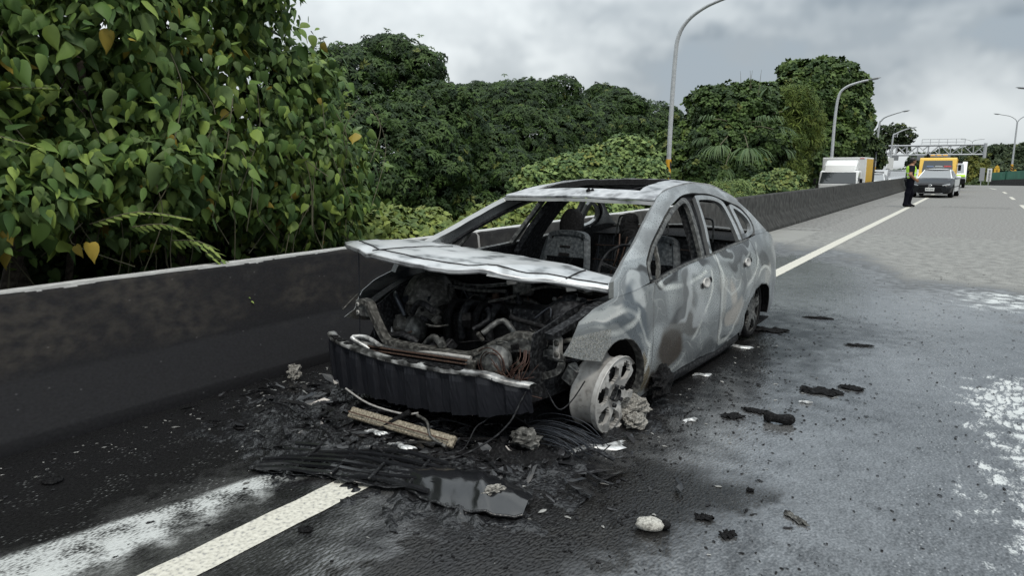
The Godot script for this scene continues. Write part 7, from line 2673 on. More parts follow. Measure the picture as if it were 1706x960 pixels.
func wreck_front(car: Node3D) -> void:
	# upper cross member: bracket at the barrier side, stay running down to the sagging middle, up again to the headlight mount
	var m := MB.new()
	m.box(Vector3(-0.655, 0.565, 1.62), Vector3(0.115, 0.10, 0.03), Basis(Vector3.UP, 0.1), 0.006)
	var br := obj("headlight_bracket", m, M.scorched_grey, car)
	for p in [[-0.69, 0.59], [-0.69, 0.54]]:
		m = MB.new(true)
		m.lathe([[0.014, -0.003], [0.014, 0.003], [0.006, 0.004]], 9, Transform3D(Basis(Vector3.RIGHT, PI / 2), Vector3(p[0], p[1], 1.639)))
		obj("bolt", m, M.pale_alloy, br)
	path_bar("cross_member", v3([[-0.66, 0.612, 1.62], [-0.595, 0.60, 1.625], [-0.55, 0.54, 1.635], [-0.46, 0.42, 1.64], [-0.40, 0.395, 1.64], [-0.24, 0.388, 1.62], [-0.04, 0.383, 1.59], [0.12, 0.385, 1.555], [0.28, 0.47, 1.52], [0.40, 0.525, 1.48], [0.50, 0.52, 1.47], [0.60, 0.505, 1.47]]), 0.055, 0.03, M.ash_metal, car, 4)
	path_bar("cross_member_skirt", v3([[0.10, 0.345, 1.57], [0.28, 0.425, 1.535], [0.40, 0.472, 1.50], [0.52, 0.465, 1.485], [0.66, 0.45, 1.47]]), 0.012, 0.075, M.scorched_grey, car, 4)
	m = MB.new()
	m.box(Vector3(0.40, 0.462, 1.51), Vector3(0.05, 0.03, 0.012), Basis(Vector3(0, 0, 1), 0.3), 0.003)
	obj("skirt_hole", m, M.char, car)
	m = MB.new()
	m.box(Vector3(0.665, 0.495, 1.50), Vector3(0.045, 0.125, 0.05), Basis(Vector3.UP, -0.2), 0.012)
	var hb := obj("headlight_mount", m, M.pale_alloy, car)
	for k in 2:
		m = MB.new(true)
		m.lathe([[0.016, -0.004], [0.016, 0.004], [0.007, 0.006], [0.0, 0.006]], 10, Transform3D(Basis(Vector3.UP, -0.2) * Basis(Vector3.RIGHT, PI / 2), Vector3(0.672, 0.465 + k * 0.06, 1.527)))
		obj("bolt", m, M.ash_metal, hb)
	for k in 4:
		m = MB.new()
		m.box(Vector3(0.715 + k * 0.004, 0.535 - k * 0.035, 1.46 - k * 0.005), Vector3(0.075, 0.022, 0.05), Basis(Vector3(0, 0, 1), 0.25), 0.006)
		obj("melted_fin", m, M.scorched_dark if k % 2 else M.ash_metal, hb)
	# the pressed end plate with its big opening, below the headlight
	path_bar("end_plate", v3([[0.50, 0.285, 1.50], [0.55, 0.315, 1.50], [0.62, 0.345, 1.50], [0.672, 0.375, 1.50], [0.69, 0.42, 1.50], [0.675, 0.462, 1.50], [0.60, 0.458, 1.50], [0.54, 0.43, 1.50], [0.525, 0.36, 1.50]]), 0.02, 0.035, M.scorched_grey, car, 4)
	m = MB.new()
	m.box(Vector3(0.735, 0.36, 1.49), Vector3(0.07, 0.10, 0.02), Basis(Vector3(0, 0, 1), -0.5), 0.008)
	m.box(Vector3(0.75, 0.40, 1.485), Vector3(0.06, 0.05, 0.02), Basis(Vector3(0, 0, 1), 0.4), 0.008)
	obj("end_tab", m, M.scorched_grey, car)
	# radiator
	m = MB.new()
	m.bar(Vector3(-0.66, 0.225, 1.665), Vector3(0.175, 0.245, 1.60), 0.05, 0.25, Vector3.UP, 0.004)
	var rad := obj("radiator", m, M.char, car)
	for k in 12:
		m = MB.new()
		var y := 0.125 + k * 0.0215
		m.bar(Vector3(-0.655, y - 0.008, 1.693), Vector3(0.165, y + 0.012, 1.628), 0.012, 0.009, Vector3.UP, 0.002)
		obj("radiator_fin", m, M.rust if k % 3 else M.scorched_dark, rad)
	m = MB.new()
	m.bar(Vector3(0.175, 0.12, 1.615), Vector3(0.178, 0.375, 1.615), 0.06, 0.03, Vector3.FORWARD, 0.004)
	obj("radiator_tank", m, M.ash_metal, rad)
	pipe("radiator_top_pipe", v3([[-0.66, 0.358, 1.66], [-0.2, 0.372, 1.63], [0.17, 0.382, 1.60]]), 0.012, M.pale_alloy, rad, 8, 3)
	# bumper beam: bright bent flange over a dark ribbed face
	var path := curve(v3([[-0.755, 0.432, 1.80], [-0.66, 0.425, 1.85], [-0.5, 0.413, 1.885], [-0.15, 0.398, 1.91], [0.2, 0.402, 1.90], [0.40, 0.408, 1.87], [0.48, 0.402, 1.84], [0.55, 0.372, 1.79], [0.66, 0.352, 1.73]]), 6)
	var n := path.size()
	var rows := []
	for k in 6:
		rows.append(PackedVector3Array())
	for i in n:
		var p: Vector3 = path[i]
		var jag := dent.get_noise_1d(i * 9.0) * 0.006
		rows[0].append(p + Vector3(0, -0.012 + jag, 0.018))
		rows[1].append(p + Vector3(0, 0.002, 0.021))
		rows[2].append(p + Vector3(0, 0.007 + jag, 0.010))
		rows[3].append(p + Vector3(0, 0.004 + jag, -0.024))
		rows[4].append(p + Vector3(0, -0.004, -0.040))
		rows[5].append(p + Vector3(0, -0.02, -0.040))
	m = MB.new(true)
	m.sheet(rows, 0.004)
	var beam := obj("bumper_beam", m, M.sooty_alloy, car)
	beam.set_meta("label", "bent bumper beam, bright metal under black crust")
	for k in 7:
		m = MB.new(true)
		var p: Vector3 = path[8 + k * 5]
		m.lathe([[0.004, -0.001], [0.004, 0.004], [0.0, 0.004]], 7, Transform3D(Basis(Vector3.RIGHT, PI / 2), p + Vector3(0, -0.006, 0.021)))
		obj("beam_hole", m, M.char, beam)
	for k in 9:
		m = MB.new(true)
		var p: Vector3 = path[6 + k * 2 + (5 if k > 3 else 0)]
		m.ball(p + Vector3(0, 0.012, 0.0), Vector3(rng.randf_range(0.03, 0.06), 0.005, 0.022), 9, 4)
		obj("char_crust", m, M.char, beam)
	# face
	rows = []
	var low := []
	for i in n:
		var f := float(i) / (n - 1)
		low.append(lerp_table([[0.0, 0.17], [0.1, 0.135], [0.5, 0.15], [0.85, 0.185], [1.0, 0.21]], f))
	var fine := resample(path, 150)
	for j in 7:
		var r := PackedVector3Array()
		for i in 151:
			var f := i / 150.0
			var y0: float = low[mini(int(f * (n - 1)), n - 1)] + dent.get_noise_1d(i * 3.0) * 0.012
			var rib := 0.011 * clampf(sin(f * 62.0) * 4.0, -1.0, 1.0) * smoothstep(0.02, 0.2, j / 6.0)
			r.append(Vector3(fine[i].x, lerpf(fine[i].y - 0.015, y0, j / 6.0), fine[i].z + 0.012 + rib - 0.02 * pow(j / 6.0, 2) + dent.get_noise_2d(i * 0.5, j) * 0.004))
		rows.append(r)
	m = MB.new()
	m.sheet(rows, 0.006)
	obj("ribbed_crash_panel", m, M.crash_black, car)
	m = MB.new()
	m.box(Vector3(0.16, 0.30, 1.915), Vector3(0.045, 0.045, 0.012), Basis.IDENTITY, 0.004)
	obj("towing_eye_cover", m, M.char, car)
	# lower edge trim, undertray hanging below
	pipe("lower_trim_rod", v3([[-0.52, 0.155, 1.90], [-0.30, 0.115, 1.925], [-0.05, 0.11, 1.92], [0.05, 0.13, 1.9]]), 0.006, M.pale_alloy, car)
	m = MB.new(true)
	rows = []
	for j in 6:
		var r := PackedVector3Array()
		for i in 17:
			var x := lerpf(-0.62, 0.55, i / 16.0)
			r.append(Vector3(x, lerpf(0.20, 0.02, j / 5.0) + dent.get_noise_2d(i, j * 3.0) * 0.02, 1.80 - 0.05 * j + 0.03 * sin(i * 1.1)))
		rows.append(r)
	m.sheet(rows, 0.005)
	obj("undertray", m, M.char, car)
	pipe("hanging_strap", v3([[0.02, 0.14, 1.93], [-0.06, 0.08, 1.99], [-0.13, 0.02, 2.04]]), 0.016, M.char, car)
	pipe("bent_rod", v3([[0.06, 0.125, 1.92], [0.16, 0.12, 1.95], [0.22, 0.07, 1.99], [0.33, 0.045, 2.0]]), 0.008, M.ash_metal, car)
	pipe("side_duct", v3([[-0.55, 0.34, 1.68], [-0.66, 0.40, 1.72], [-0.60, 0.40, 1.66], [-0.45, 0.385, 1.70]]), 0.014, M.bright_alloy, car)
	# fan motor and coil at the driver side
	m = MB.new(true)
	m.lathe([[0.0, -0.05], [0.06, -0.05], [0.085, -0.02], [0.085, 0.03], [0.05, 0.05], [0.0, 0.052]], 16, Transform3D(Basis(Vector3(1, 0.2, 0).normalized(), 1.3), Vector3(0.36, 0.40, 1.62)))
	obj("fan_motor", m, M.scorched_grey, car)
	for k in 5:
		var ring := []
		for q in 15:
			var a := PI * 1.5 * q / 14.0 + k
			ring.append(Vector3(0.37 + cos(a) * (0.05 + k * 0.012), 0.40 + sin(a) * (0.05 + k * 0.010), 1.66 + k * 0.008))
		pipe("fan_winding", ring, 0.003, M.wire_copper, car, 4, 1)
	# the spray of copper wire and the strands that trail to the ground
	var g := RandomNumberGenerator.new()
	g.seed = 12
	for k in 34:
		var a := Vector3(0.55 + g.randf_range(-0.05, 0.05), 0.29 + g.randf_range(-0.02, 0.03), 1.70 + g.randf_range(-0.02, 0.03))
		var b := a + Vector3(g.randf_range(-0.12, 0.12), g.randf_range(-0.02, 0.16), g.randf_range(-0.03, 0.06))
		pipe("copper_wire", [a, (a + b) * 0.5 + Vector3(0, g.randf_range(0.0, 0.04), 0.02), b], 0.0022, M.wire_copper if k % 3 else M.rust, car, 4, 3)
	for k in 8:
		var x := 0.50 + g.randf_range(-0.04, 0.05)
		pipe("copper_wire", v3([[x, 0.47, 1.56], [x + 0.02, 0.42, 1.60], [x - 0.01 * k, 0.34, 1.64], [x + g.randf_range(-0.05, 0.05), 0.27, 1.69]]), 0.003, M.wire_copper, car, 4, 3)
	pipe("trailing_wire", v3([[0.64, 0.34, 1.73], [0.62, 0.26, 1.78], [0.60, 0.18, 1.83], [0.54, 0.10, 1.90], [0.44, 0.03, 2.02], [0.36, 0.02, 2.10]]), 0.005, M.scorched_dark, car, 5)
	pipe("trailing_wire", v3([[0.50, 0.27, 1.74], [0.45, 0.16, 1.82], [0.41, 0.12, 1.86], [0.40, 0.03, 1.95], [0.34, 0.02, 2.02]]), 0.004, M.scorched_dark, car, 5)
	pipe("trailing_wire", v3([[0.66, 0.30, 1.60], [0.72, 0.20, 1.58], [0.76, 0.23, 1.52], [0.80, 0.33, 1.45]]), 0.004, M.scorched_dark, car, 5)


func wheel_disc(b: MB, r0: float, r1: float, hole: Callable, thick: float, dish: Callable, nr := 18, na := 168) -> void:
	var keep := []
	for j in nr:
		var row := []
		for i in na:
			row.append(not hole.call(lerpf(r0, r1, (j + 0.5) / nr), TAU * (i + 0.5) / na))
		keep.append(row)
	var P := func(j: int, i: int, back: bool) -> Vector3:
		var r := lerpf(r0, r1, float(j) / nr)
		var a := TAU * (i % na) / na
		return Vector3(dish.call(r) - (thick if back else 0.0), cos(a) * r, sin(a) * r)
	for j in nr:
		for i in na:
			if not keep[j][i]:
				continue
			b.quad(P.call(j, i, false), P.call(j, i + 1, false), P.call(j + 1, i + 1, false), P.call(j + 1, i, false))
			b.quad(P.call(j, i, true), P.call(j, i + 1, true), P.call(j + 1, i + 1, true), P.call(j + 1, i, true))
			if j == nr - 1 or not keep[j + 1][i]:
				b.quad(P.call(j + 1, i, false), P.call(j + 1, i + 1, false), P.call(j + 1, i + 1, true), P.call(j + 1, i, true))
			if j == 0 or not keep[j - 1][i]:
				b.quad(P.call(j, i, false), P.call(j, i + 1, false), P.call(j, i + 1, true), P.call(j, i, true))
			if not keep[j][(i + 1) % na]:
				b.quad(P.call(j, i + 1, false), P.call(j + 1, i + 1, false), P.call(j + 1, i + 1, true), P.call(j, i + 1, true))
			if not keep[j][(i + na - 1) % na]:
				b.quad(P.call(j, i, false), P.call(j + 1, i, false), P.call(j + 1, i, true), P.call(j, i, true))


func wreck_wheels(car: Node3D) -> void:
	# front left: bare alloy rim, its rear edge burnt away so the spokes end in stumps
	var w := Node3D.new()
	w.name = "front_wheel"
	car.add_child(w, true)
	w.position = Vector3(0.825, 0.215, 1.235)
	w.basis = Basis(Vector3.UP, -0.05) * Basis(Vector3(0, 0, 1), -0.10)
	w.set_meta("label", "pale alloy wheel without its tyre")
	var dish := func(r: float) -> float: return 0.035 + 0.02 * smoothstep(0.05, 0.12, r) - 0.012 * smoothstep(0.15, 0.215, r)
	var hole := func(r: float, a: float) -> bool:
		var gone := absf(wrapf(a + 1.75, -PI, PI)) < 0.95
		var k := wrapf(a * 7.0 / TAU, 0.0, 1.0)
		var half := absf(k - 0.5) * TAU / 7.0 * r      # distance from the middle of a window
		if gone and r > 0.196:
			return true
		if r < 0.088 or (r > 0.188 and not gone):
			return false
		var wide := 0.5 * (TAU / 7.0 * r - 0.030 - 0.012 * smoothstep(0.12, 0.19, r))
		if not gone:
			wide *= sqrt(clampf((0.192 - r) / 0.035, 0.0, 1.0))
		wide *= sqrt(clampf((r - 0.086) / 0.02, 0.0, 1.0))
		return half < wide
	var m := MB.new()
	wheel_disc(m, 0.034, 0.212, hole, 0.022, dish)
	obj("spoked_face", m, M.pale_alloy, w)
	m = MB.new(true)
	var xf := Transform3D(Basis(Vector3(0, 0, 1), -PI / 2), Vector3.ZERO)
	m.lathe([[0.036, 0.058], [0.036, 0.030], [0.026, 0.026], [0.0, 0.026]], 18, xf)
	obj("hub_bore", m, M.scorched_dark, w)
	for k in 5:
		m = MB.new(true)
		var a := TAU * k / 5.0 + 0.3
		m.lathe([[0.012, 0.0], [0.012, 0.016], [0.006, 0.018], [0.0, 0.01]], 8, Transform3D(Basis(Vector3(0, 0, 1), -PI / 2), Vector3(0.046, cos(a) * 0.056, sin(a) * 0.056)))
		obj("wheel_bolt", m, M.scorched_dark, w)
	# barrel: a lathe over the part of the circle that is left
	m = MB.new(true)
	var arc := 4.45
	var bx := Transform3D(Basis(Vector3(0, 0, 1), -PI / 2) * Basis(Vector3.UP, 0.45), Vector3.ZERO)
	m.lathe([[0.214, 0.055], [0.217, 0.048], [0.206, 0.038], [0.203, 0.02], [0.192, 0.005], [0.190, -0.05], [0.196, -0.085], [0.206, -0.100], [0.214, -0.106], [0.212, -0.112], [0.198, -0.102], [0.186, -0.05], [0.186, 0.0], [0.198, 0.03], [0.208, 0.045]], 46, bx, arc)
	obj("rim_barrel", m, M.pale_alloy, w)
	m = MB.new(true)
	m.lathe([[0.14, -0.06], [0.142, -0.052], [0.142, -0.044], [0.06, -0.040], [0.055, 0.0], [0.04, 0.02]], 30, xf)
	obj("brake_disc", m, M.scorched_dark, w)
	m = MB.new()
	m.box(Vector3(-0.05, 0.02, -0.125), Vector3(0.07, 0.13, 0.055), Basis.IDENTITY, 0.015)
	obj("brake_caliper", m, M.scorched_grey, w)
	# the strut behind it
	pipe("strut", v3([[0.62, 0.62, 1.17], [0.66, 0.40, 1.19], [0.68, 0.25, 1.22]]), 0.03, M.scorched_dark, car, 8, 2)
	# the other three, sooty, on their burnt tyre stumps
	var spots := [[Vector3(-0.76, 0.21, 1.24), "front_wheel", 1.0], [Vector3(0.775, 0.262, -1.295), "rear_wheel", 1.0], [Vector3(-0.76, 0.255, -1.30), "rear_wheel", 1.0]]
	var hole5 := func(r: float, a: float) -> bool:
		var k := wrapf(a * 5.0 / TAU, 0.0, 1.0)
		var half := absf(k - 0.5) * TAU / 5.0 * r
		if r < 0.06 or r > 0.195:
			return false
		var mid := half < 0.5 * (TAU / 5.0 * r - 0.075) and r > 0.085
		var slit := absf(k - 0.5) > 0.5 - 0.006 / r * 0.8 * 5.0 / TAU and r > 0.09
		return mid or slit
	var face := MB.new()
	wheel_disc(face, 0.0, 0.208, hole5, 0.02, dish, 16, 150)
	var fm := face.done()
	var tire := MB.new(true)
	tire.lathe([[0.206, 0.055], [0.222, 0.058], [0.240, 0.045], [0.252, 0.02], [0.254, -0.06], [0.245, -0.10], [0.215, -0.12], [0.19, -0.10], [0.19, 0.03], [0.206, 0.055]], 40, xf)
	var tm := tire.done()
	for s in spots:
		var v := Node3D.new()
		v.name = s[1]
		car.add_child(v, true)
		v.position = s[0]
		if s[0].x < 0:
			v.basis = Basis(Vector3.UP, PI)
		obj("spoked_face", fm, M.scorched_grey, v)
		obj("burnt_tyre", tm, M.char, v)


# ------------------------------------------------------------------ what fell off, melted and burnt round the wreck
func wl(x: float, y: float, z: float) -> Vector3:
	return Transform3D(Basis(Vector3.UP, WRECK_TURN), WRECK_AT) * Vector3(x, y, z)


# a crumpled scrap: a sheet bent by noise, torn to an uneven outline
func scrap(called: String, label: String, category: String, at: Vector3, size: Vector3, turn: float, mat: Material, sd: int, group := "", rough := 1.0) -> Node3D:
	var n := FastNoiseLite.new()
	n.seed = sd
	n.frequency = 0.9
	var rows := []
	for j in 11:
		var r := PackedVector3Array()
		for i in 15:
			var u := lerpf(-1, 1, i / 14.0)
			var v := lerpf(-1, 1, j / 10.0)
			var edge := 1.0 + n.get_noise_2d(u * 1.6 + 9.0, v * 1.6) * 0.6
			var x := u * sqrt(1.0 - 0.4 * v * v) * edge
			var z := v * sqrt(1.0 - 0.4 * u * u) * edge
			var y := absf(n.get_noise_2d(u * 1.15 * rough, v * 0.9 * rough + 30.0)) * 2.0 * (1.0 - 0.5 * maxf(u * u, v * v)) + 0.10 * absf(n.get_noise_2d(u * 3.0, v * 3.0))
			r.append(Vector3(x * size.x * 0.5, 0.004 + y * size.y, z * size.z * 0.5))
		rows.append(r)
	var m := MB.new(rough < 1.5)
	m.sheet(rows, 0.004)
	var o := obj(called, m, mat)
	o.position = at
	o.rotation.y = turn
	return tag(o, label, category, group)


# a wadded lump: a ball with folded skin, flat underneath
func wad(called: String, label: String, category: String, at: Vector3, size: Vector3, turn: float, mat: Material, sd: int, flat := true) -> Node3D:
	var n := FastNoiseLite.new()
	n.seed = sd
	n.frequency = 1.0
	n.fractal_type = FastNoiseLite.FRACTAL_RIDGED
	n.fractal_octaves = 2
	var rows := []
	for j in 19:
		var a := PI * j / 18.0
		var r := PackedVector3Array()
		for i in 31:
			var b := TAU * (i % 30) / 30.0
			var d := Vector3(sin(a) * cos(b), cos(a), sin(a) * sin(b))
			var k := 0.66 + 0.42 * n.get_noise_3dv(Vector3(d.x * 0.55, d.y * 1.3, d.z * 0.8)) + 0.10 * n.get_noise_3dv(d * 1.7 + Vector3(5, 0, 0))
			var p := d * k * size * 0.5 + Vector3(0, size.y * 0.36, 0)
			r.append(Vector3(p.x, maxf(p.y, 0.002) if flat else p.y, p.z))
		rows.append(r)
	var m := MB.new(false)
	m.grid(rows)
	var o := obj(called, m, mat)
	o.position = at
	o.rotation.y = turn
	return tag(o, label, category)


func build_debris() -> void:
	var g := RandomNumberGenerator.new()
	g.seed = 303
	# a low crust of ash and melted plastic under and before the nose
	var n := FastNoiseLite.new()
	n.seed = 17
	n.frequency = 1.0
	var m := MB.new(true)
	var rows := []
	for j in 120:
		var r := PackedVector3Array()
		for i in 150:
			var x := lerpf(-3.55, -1.25, i / 149.0)
			var z := lerpf(-4.6, -1.80, j / 119.0)
			var l := Transform3D(Basis(Vector3.UP, WRECK_TURN), WRECK_AT).affine_inverse() * Vector3(x, 0, z)
			var d := Vector2(maxf(absf(l.x + 0.06) - 0.80, 0.0), maxf(absf(l.z - 1.5) - 0.75, 0.0)).length()
			var k := clampf(1.0 - (d + n.get_noise_2d(x * 3.0, z * 3.0) * 0.34) / 0.48, 0.0, 1.0)
			var h := -0.012 + k * (0.014 + 0.045 * absf(n.get_noise_2d(x * 5.0, z * 8.0)) + 0.026 * absf(n.get_noise_2d(x * 16.0, z * 22.0)) + 0.014 * n.get_noise_2d(x * 50.0, z * 55.0))
			r.append(Vector3(x, h, z))
		rows.append(r)
	m.grid(rows, [], true)
	var crust := obj("ash_crust", m, M.molten_plastic)
	crust.set_meta("kind", "stuff")
	# flakes and cinders strewn on the road
	var fm := MB.new()
	var pts := []
	for k in 7:
		var a := TAU * k / 7.0
		pts.append(Vector3(cos(a) * [1.0, 0.7, 1.1, 0.8, 1.2, 0.6, 0.9][k], 0.05 + 0.25 * (k % 2), sin(a) * [0.6, 0.8, 0.5, 0.9, 0.7, 0.6, 0.8][k]))
	for k in 7:
		fm.tri(Vector3(0.1, 0.42, 0.0), pts[k], pts[(k + 1) % 7])
		fm.tri(Vector3(0.0, -0.02, 0.0), pts[(k + 1) % 7], pts[k])
	var flake := fm.done()
	var xs := []
	var cs := []
	var place := func(x: float, z: float, s: float, c: Color) -> void:
		xs.append(Transform3D(Basis(Vector3.UP, g.randf() * TAU) * Basis.from_scale(Vector3(s * g.randf_range(0.6, 1.8), s * g.randf_range(0.4, 1.0), s)), Vector3(x, 0.002, z)))
		cs.append(c)
	var black := Color(0.008, 0.008, 0.009)
	var pale := Color(0.30, 0.30, 0.29)
	for k in 5200:   # thick round the nose
		var l := Vector3(g.randfn() * 0.55, 0, 1.85 + g.randfn() * 0.30)
		var p := wl(l.x - 0.15, 0, l.z)
		place.call(p.x, p.z, 0.003 + 0.014 * pow(g.randf(), 3.0), pale * g.randf_range(0.2, 0.9) if g.randf() < 0.14 else black * g.randf_range(0.6, 2.4))
	for k in 900:    # along the barrier
		place.call(-3.72 + absf(g.randfn()) * 0.22, g.randf_range(-4.5, -0.3), 0.002 + 0.012 * pow(g.randf(), 3.0), pale * g.randf_range(0.2, 1.0) if g.randf() < 0.25 else black * 2.0)
	for k in 700:    # along the flank
		var p := wl(0.90 + absf(g.randfn()) * 0.20, 0, g.randf_range(-1.6, 1.5))
		place.call(p.x, p.z, 0.003 + 0.012 * pow(g.randf(), 3.0), pale * 0.8 if g.randf() < 0.08 else black)
	for c in [[-0.95, -3.9, 0.30, 420], [-0.70, -4.6, 0.20, 150], [-1.25, -7.2, 0.55, 260], [-0.75, -6.3, 0.5, 200], [-0.66, -2.75, 0.30, 90], [-1.25, -3.6, 0.25, 160], [-2.9, -12.3, 1.0, 160], [-1.0, -9.0, 1.2, 200], [-0.4, -4.0, 1.0, 260], [-1.3, -1.9, 0.5, 110], [-3.1, -2.2, 0.3, 300], [-2.1, -1.5, 0.4, 120]]:
		for k in c[3]:
			place.call(c[0] + g.randfn() * c[2], c[1] + g.randfn() * c[2] * 1.1, 0.0015 + 0.011 * pow(g.randf(), 4.0), pale * g.randf_range(0.3, 0.8) if g.randf() < 0.06 else black * g.randf_range(0.7, 1.8))
	for k in 2600:   # fine black grit all over the wet lane
		place.call(g.randf_range(-1.6, 1.2), -1.7 - 9.5 * pow(g.randf(), 1.6), 0.0018 + 0.0075 * pow(g.randf(), 2.5), black)
	var sx := []
	var sc := []
	for k in 1000:
		var l := Vector3(g.randfn() * 0.50 - 0.15, 0, 1.86 + g.randfn() * 0.22)
		var p := wl(l.x, 0, l.z)
		var s := 0.010 + 0.045 * pow(g.randf(), 2.0)
		sx.append(Transform3D(Basis(Vector3(g.randfn() * 0.22, 1, g.randfn() * 0.22).normalized(), g.randf() * TAU) * Basis.from_scale(Vector3(s * g.randf_range(0.8, 2.2), s * 0.35, s * 0.7)), Vector3(p.x, g.randf_range(0.004, 0.03), p.z)))
		sc.append(Color(0.20, 0.20, 0.19) * g.randf_range(0.2, 1.0) if g.randf() < 0.012 else Color(0.010, 0.010, 0.011) * g.randf_range(0.6, 2.5))
	var smat := mk("shard", Color.WHITE, 0.25)
	smat.vertex_color_use_as_albedo = true
	copies("burnt_rubble", flake, smat, sx, sc, null)
	var fmat := mk("cinder", Color.WHITE, 0.75)
	fmat.vertex_color_use_as_albedo = true
	fmat.metallic_specular = 0.3
	copies("cinders", flake, fmat, xs, cs, null)
	# the melted bumper skin, in pieces
	var b1 := thing("melted_bumper_skin", "melted black bumper grille lying flat on the road in front of the wreck", "bumper", Vector3(-2.28, 0.0, -2.14), 0.32)
	rows = []
	for j in 13:
		var r := PackedVector3Array()
		for i in 33:
			var u := lerpf(-1, 1, i / 32.0)
			var v := lerpf(-1, 1, j / 12.0)
			var w := 0.17 * (1.0 - 0.5 * u * u) + 0.03 * n.get_noise_2d(u * 4.0, 3.0)
			r.append(Vector3(u * 0.50, 0.012 + 0.022 * absf(n.get_noise_2d(u * 3.0, v * 2.0)) + 0.014 * absf(sin(v * 7.5 + u)) + 0.012 * n.get_noise_2d(u * 12.0, v * 5.0), v * w + 0.05 * u * u + 0.02 * sin(u * 5.0)))
		rows.append(r)
	m = MB.new(true)
	m.sheet(rows, 0.005)
	obj("skin", m, M.molten_plastic, b1)
	for k in 6:
		var zz := -0.15 + k * 0.058
		var ps := []
		for i in 9:
			var u := lerpf(-0.95, 0.95, i / 8.0)
			ps.append(Vector3(u * (0.52 - 0.03 * absf(k - 2.5)), 0.036 + 0.014 * sin(u * 4.0 + k) + 0.01 * n.get_noise_2d(u * 5.0, k), zz + 0.055 * u * u + 0.015 * sin(u * 3.0 + k)))
		path_bar("grille_bar", ps, 0.022, 0.012, M.gloss_black, b1, 3)
	for k in 4:
		m = MB.new()
		m.bar(Vector3(-0.30 + k * 0.20, 0.034, -0.15), Vector3(-0.26 + k * 0.19, 0.040, 0.16), 0.014, 0.012, Vector3.UP, 0.003)
		obj("grille_rib", m, M.molten_plastic, b1)
	var b2 := thing("melted_bumper_skin", "curved black plastic fairing, glossy, lying at the front edge of the debris", "bumper", Vector3(-1.70, 0.0, -2.20), 0.28)
	rows = []
	for j in 9:
		var r := PackedVector3Array()
		for i in 21:
			var u := lerpf(-1, 1, i / 20.0)
			var v := j / 8.0
			var w := 0.15 * sqrt(1.0 - 0.75 * u * u)
			r.append(Vector3(u * 0.29, 0.022 + 0.055 * sin(PI * (0.15 + 0.85 * v)) * (1.0 - 0.55 * u * u) + 0.014 * n.get_noise_2d(u * 5.0, v * 4.0) + 0.016 * exp(-pow((u - 0.25 - 0.4 * (v - 0.5)) / 0.1, 2)), (v - 0.5) * w * 2.0 + 0.05 * u))
		rows.append(r)
	m = MB.new(true)
	m.sheet(rows, 0.005)
	obj("skin", m, M.gloss_black, b2)
	var rim := []
	for i in 21:
		rim.append(rows[8][i] + Vector3(0, 0.002, 0.004))
	pipe("rolled_edge", rim, 0.006, M.molten_plastic, b2, 6, 1)
	scrap("melted_sheet", "black melted plastic sheet spread before the barrier-side corner of the wreck", "plastic scrap", Vector3(-2.72, 0.0, -2.22), Vector3(0.52, 0.045, 0.30), 0.5, M.molten_plastic, 61)
	scrap("melted_sheet", "black melted plastic sheet lying over the end of the white edge line", "plastic scrap", Vector3(-2.42, 0.0, -2.02), Vector3(0.50, 0.035, 0.16), 0.35, M.molten_plastic, 62)
	scrap("melted_sheet", "black melted sheet between the tan slat and the crushed grille", "plastic scrap", Vector3(-2.1, 0.0, -2.42), Vector3(0.66, 0.04, 0.22), 0.2, M.molten_plastic, 63)
	scrap("melted_sheet", "crumpled black sheet under the driver-side end of the bumper beam", "plastic scrap", Vector3(-1.75, 0.0, -2.62), Vector3(0.42, 0.06, 0.34), 0.9, M.char, 64)
	var heap := thing("burnt_trim_heap", "heap of bent black trim strips before the nose of the wreck", "rubble", wl(-0.1, 0.0, 1.9))
	for k in 34:
		var c := wl(g.randfn() * 0.55 - 0.1, 0.0, 1.9 + g.randfn() * 0.22)
		var a := g.randf_range(-0.7, 0.7)
		var l := g.randf_range(0.08, 0.30)
		var d := Vector3(cos(a), 0, sin(a)) * l
		var h := g.randf_range(0.015, 0.06)
		var t := path_bar("charred_strip", [Vector3(-d.x, 0.0, -d.z) * 0.5, Vector3(g.randfn() * 0.015, h * 0.6, g.randfn() * 0.02), d * 0.5 + Vector3(0, h * g.randf(), 0)], g.randf_range(0.006, 0.028), g.randf_range(0.003, 0.008), [M.char, M.molten_plastic, M.scorched_dark][k % 3], heap, 4)
		t.position = c - heap.position + Vector3(0, 0.035, 0)
	# the tan slat fallen from the nose
	var slat := thing("fallen_slat", "tan metal slat fallen slantwise under the ribbed crash panel", "slat", Vector3.ZERO)
	m = MB.new()
	m.bar(wl(-0.345, 0.085, 2.02), wl(0.345, 0.052, 1.95), 0.030, 0.062, Vector3(0, 0.72, -0.7), 0.006)
	obj("slat_bar", m, M.tan_slat, slat)
	for f in [-0.17, 0.17]:
		m = MB.new()
		m.bar(wl(-0.33, 0.092 + f * 0.06, 2.042 + f * 0.04), wl(0.33, 0.060 + f * 0.06, 1.972 + f * 0.04), 0.004, 0.007, Vector3(0, 0.72, -0.7), 0.001)
		obj("slat_rib", m, M.rust, slat)
	# crushed pale lumps and rags
	wad("crumpled_rag", "pale crumpled rag against the bare front wheel", "rag", Vector3(-1.52, 0.0, -3.46), Vector3(0.30, 0.17, 0.20), 0.7, M.rag, 71)
	wad("crumpled_rag", "smaller pale fold of cloth in front of the rag at the bare wheel", "rag", Vector3(-1.42, 0.0, -3.36), Vector3(0.17, 0.10, 0.13), 1.9, M.rag, 78)
	wad("crumpled_lump", "grey crumpled lump of burnt fabric before the driver-side corner of the nose", "rag", Vector3(-1.73, 0.03, -2.73), Vector3(0.17, 0.12, 0.12), 0.2, M.ash_metal, 72)
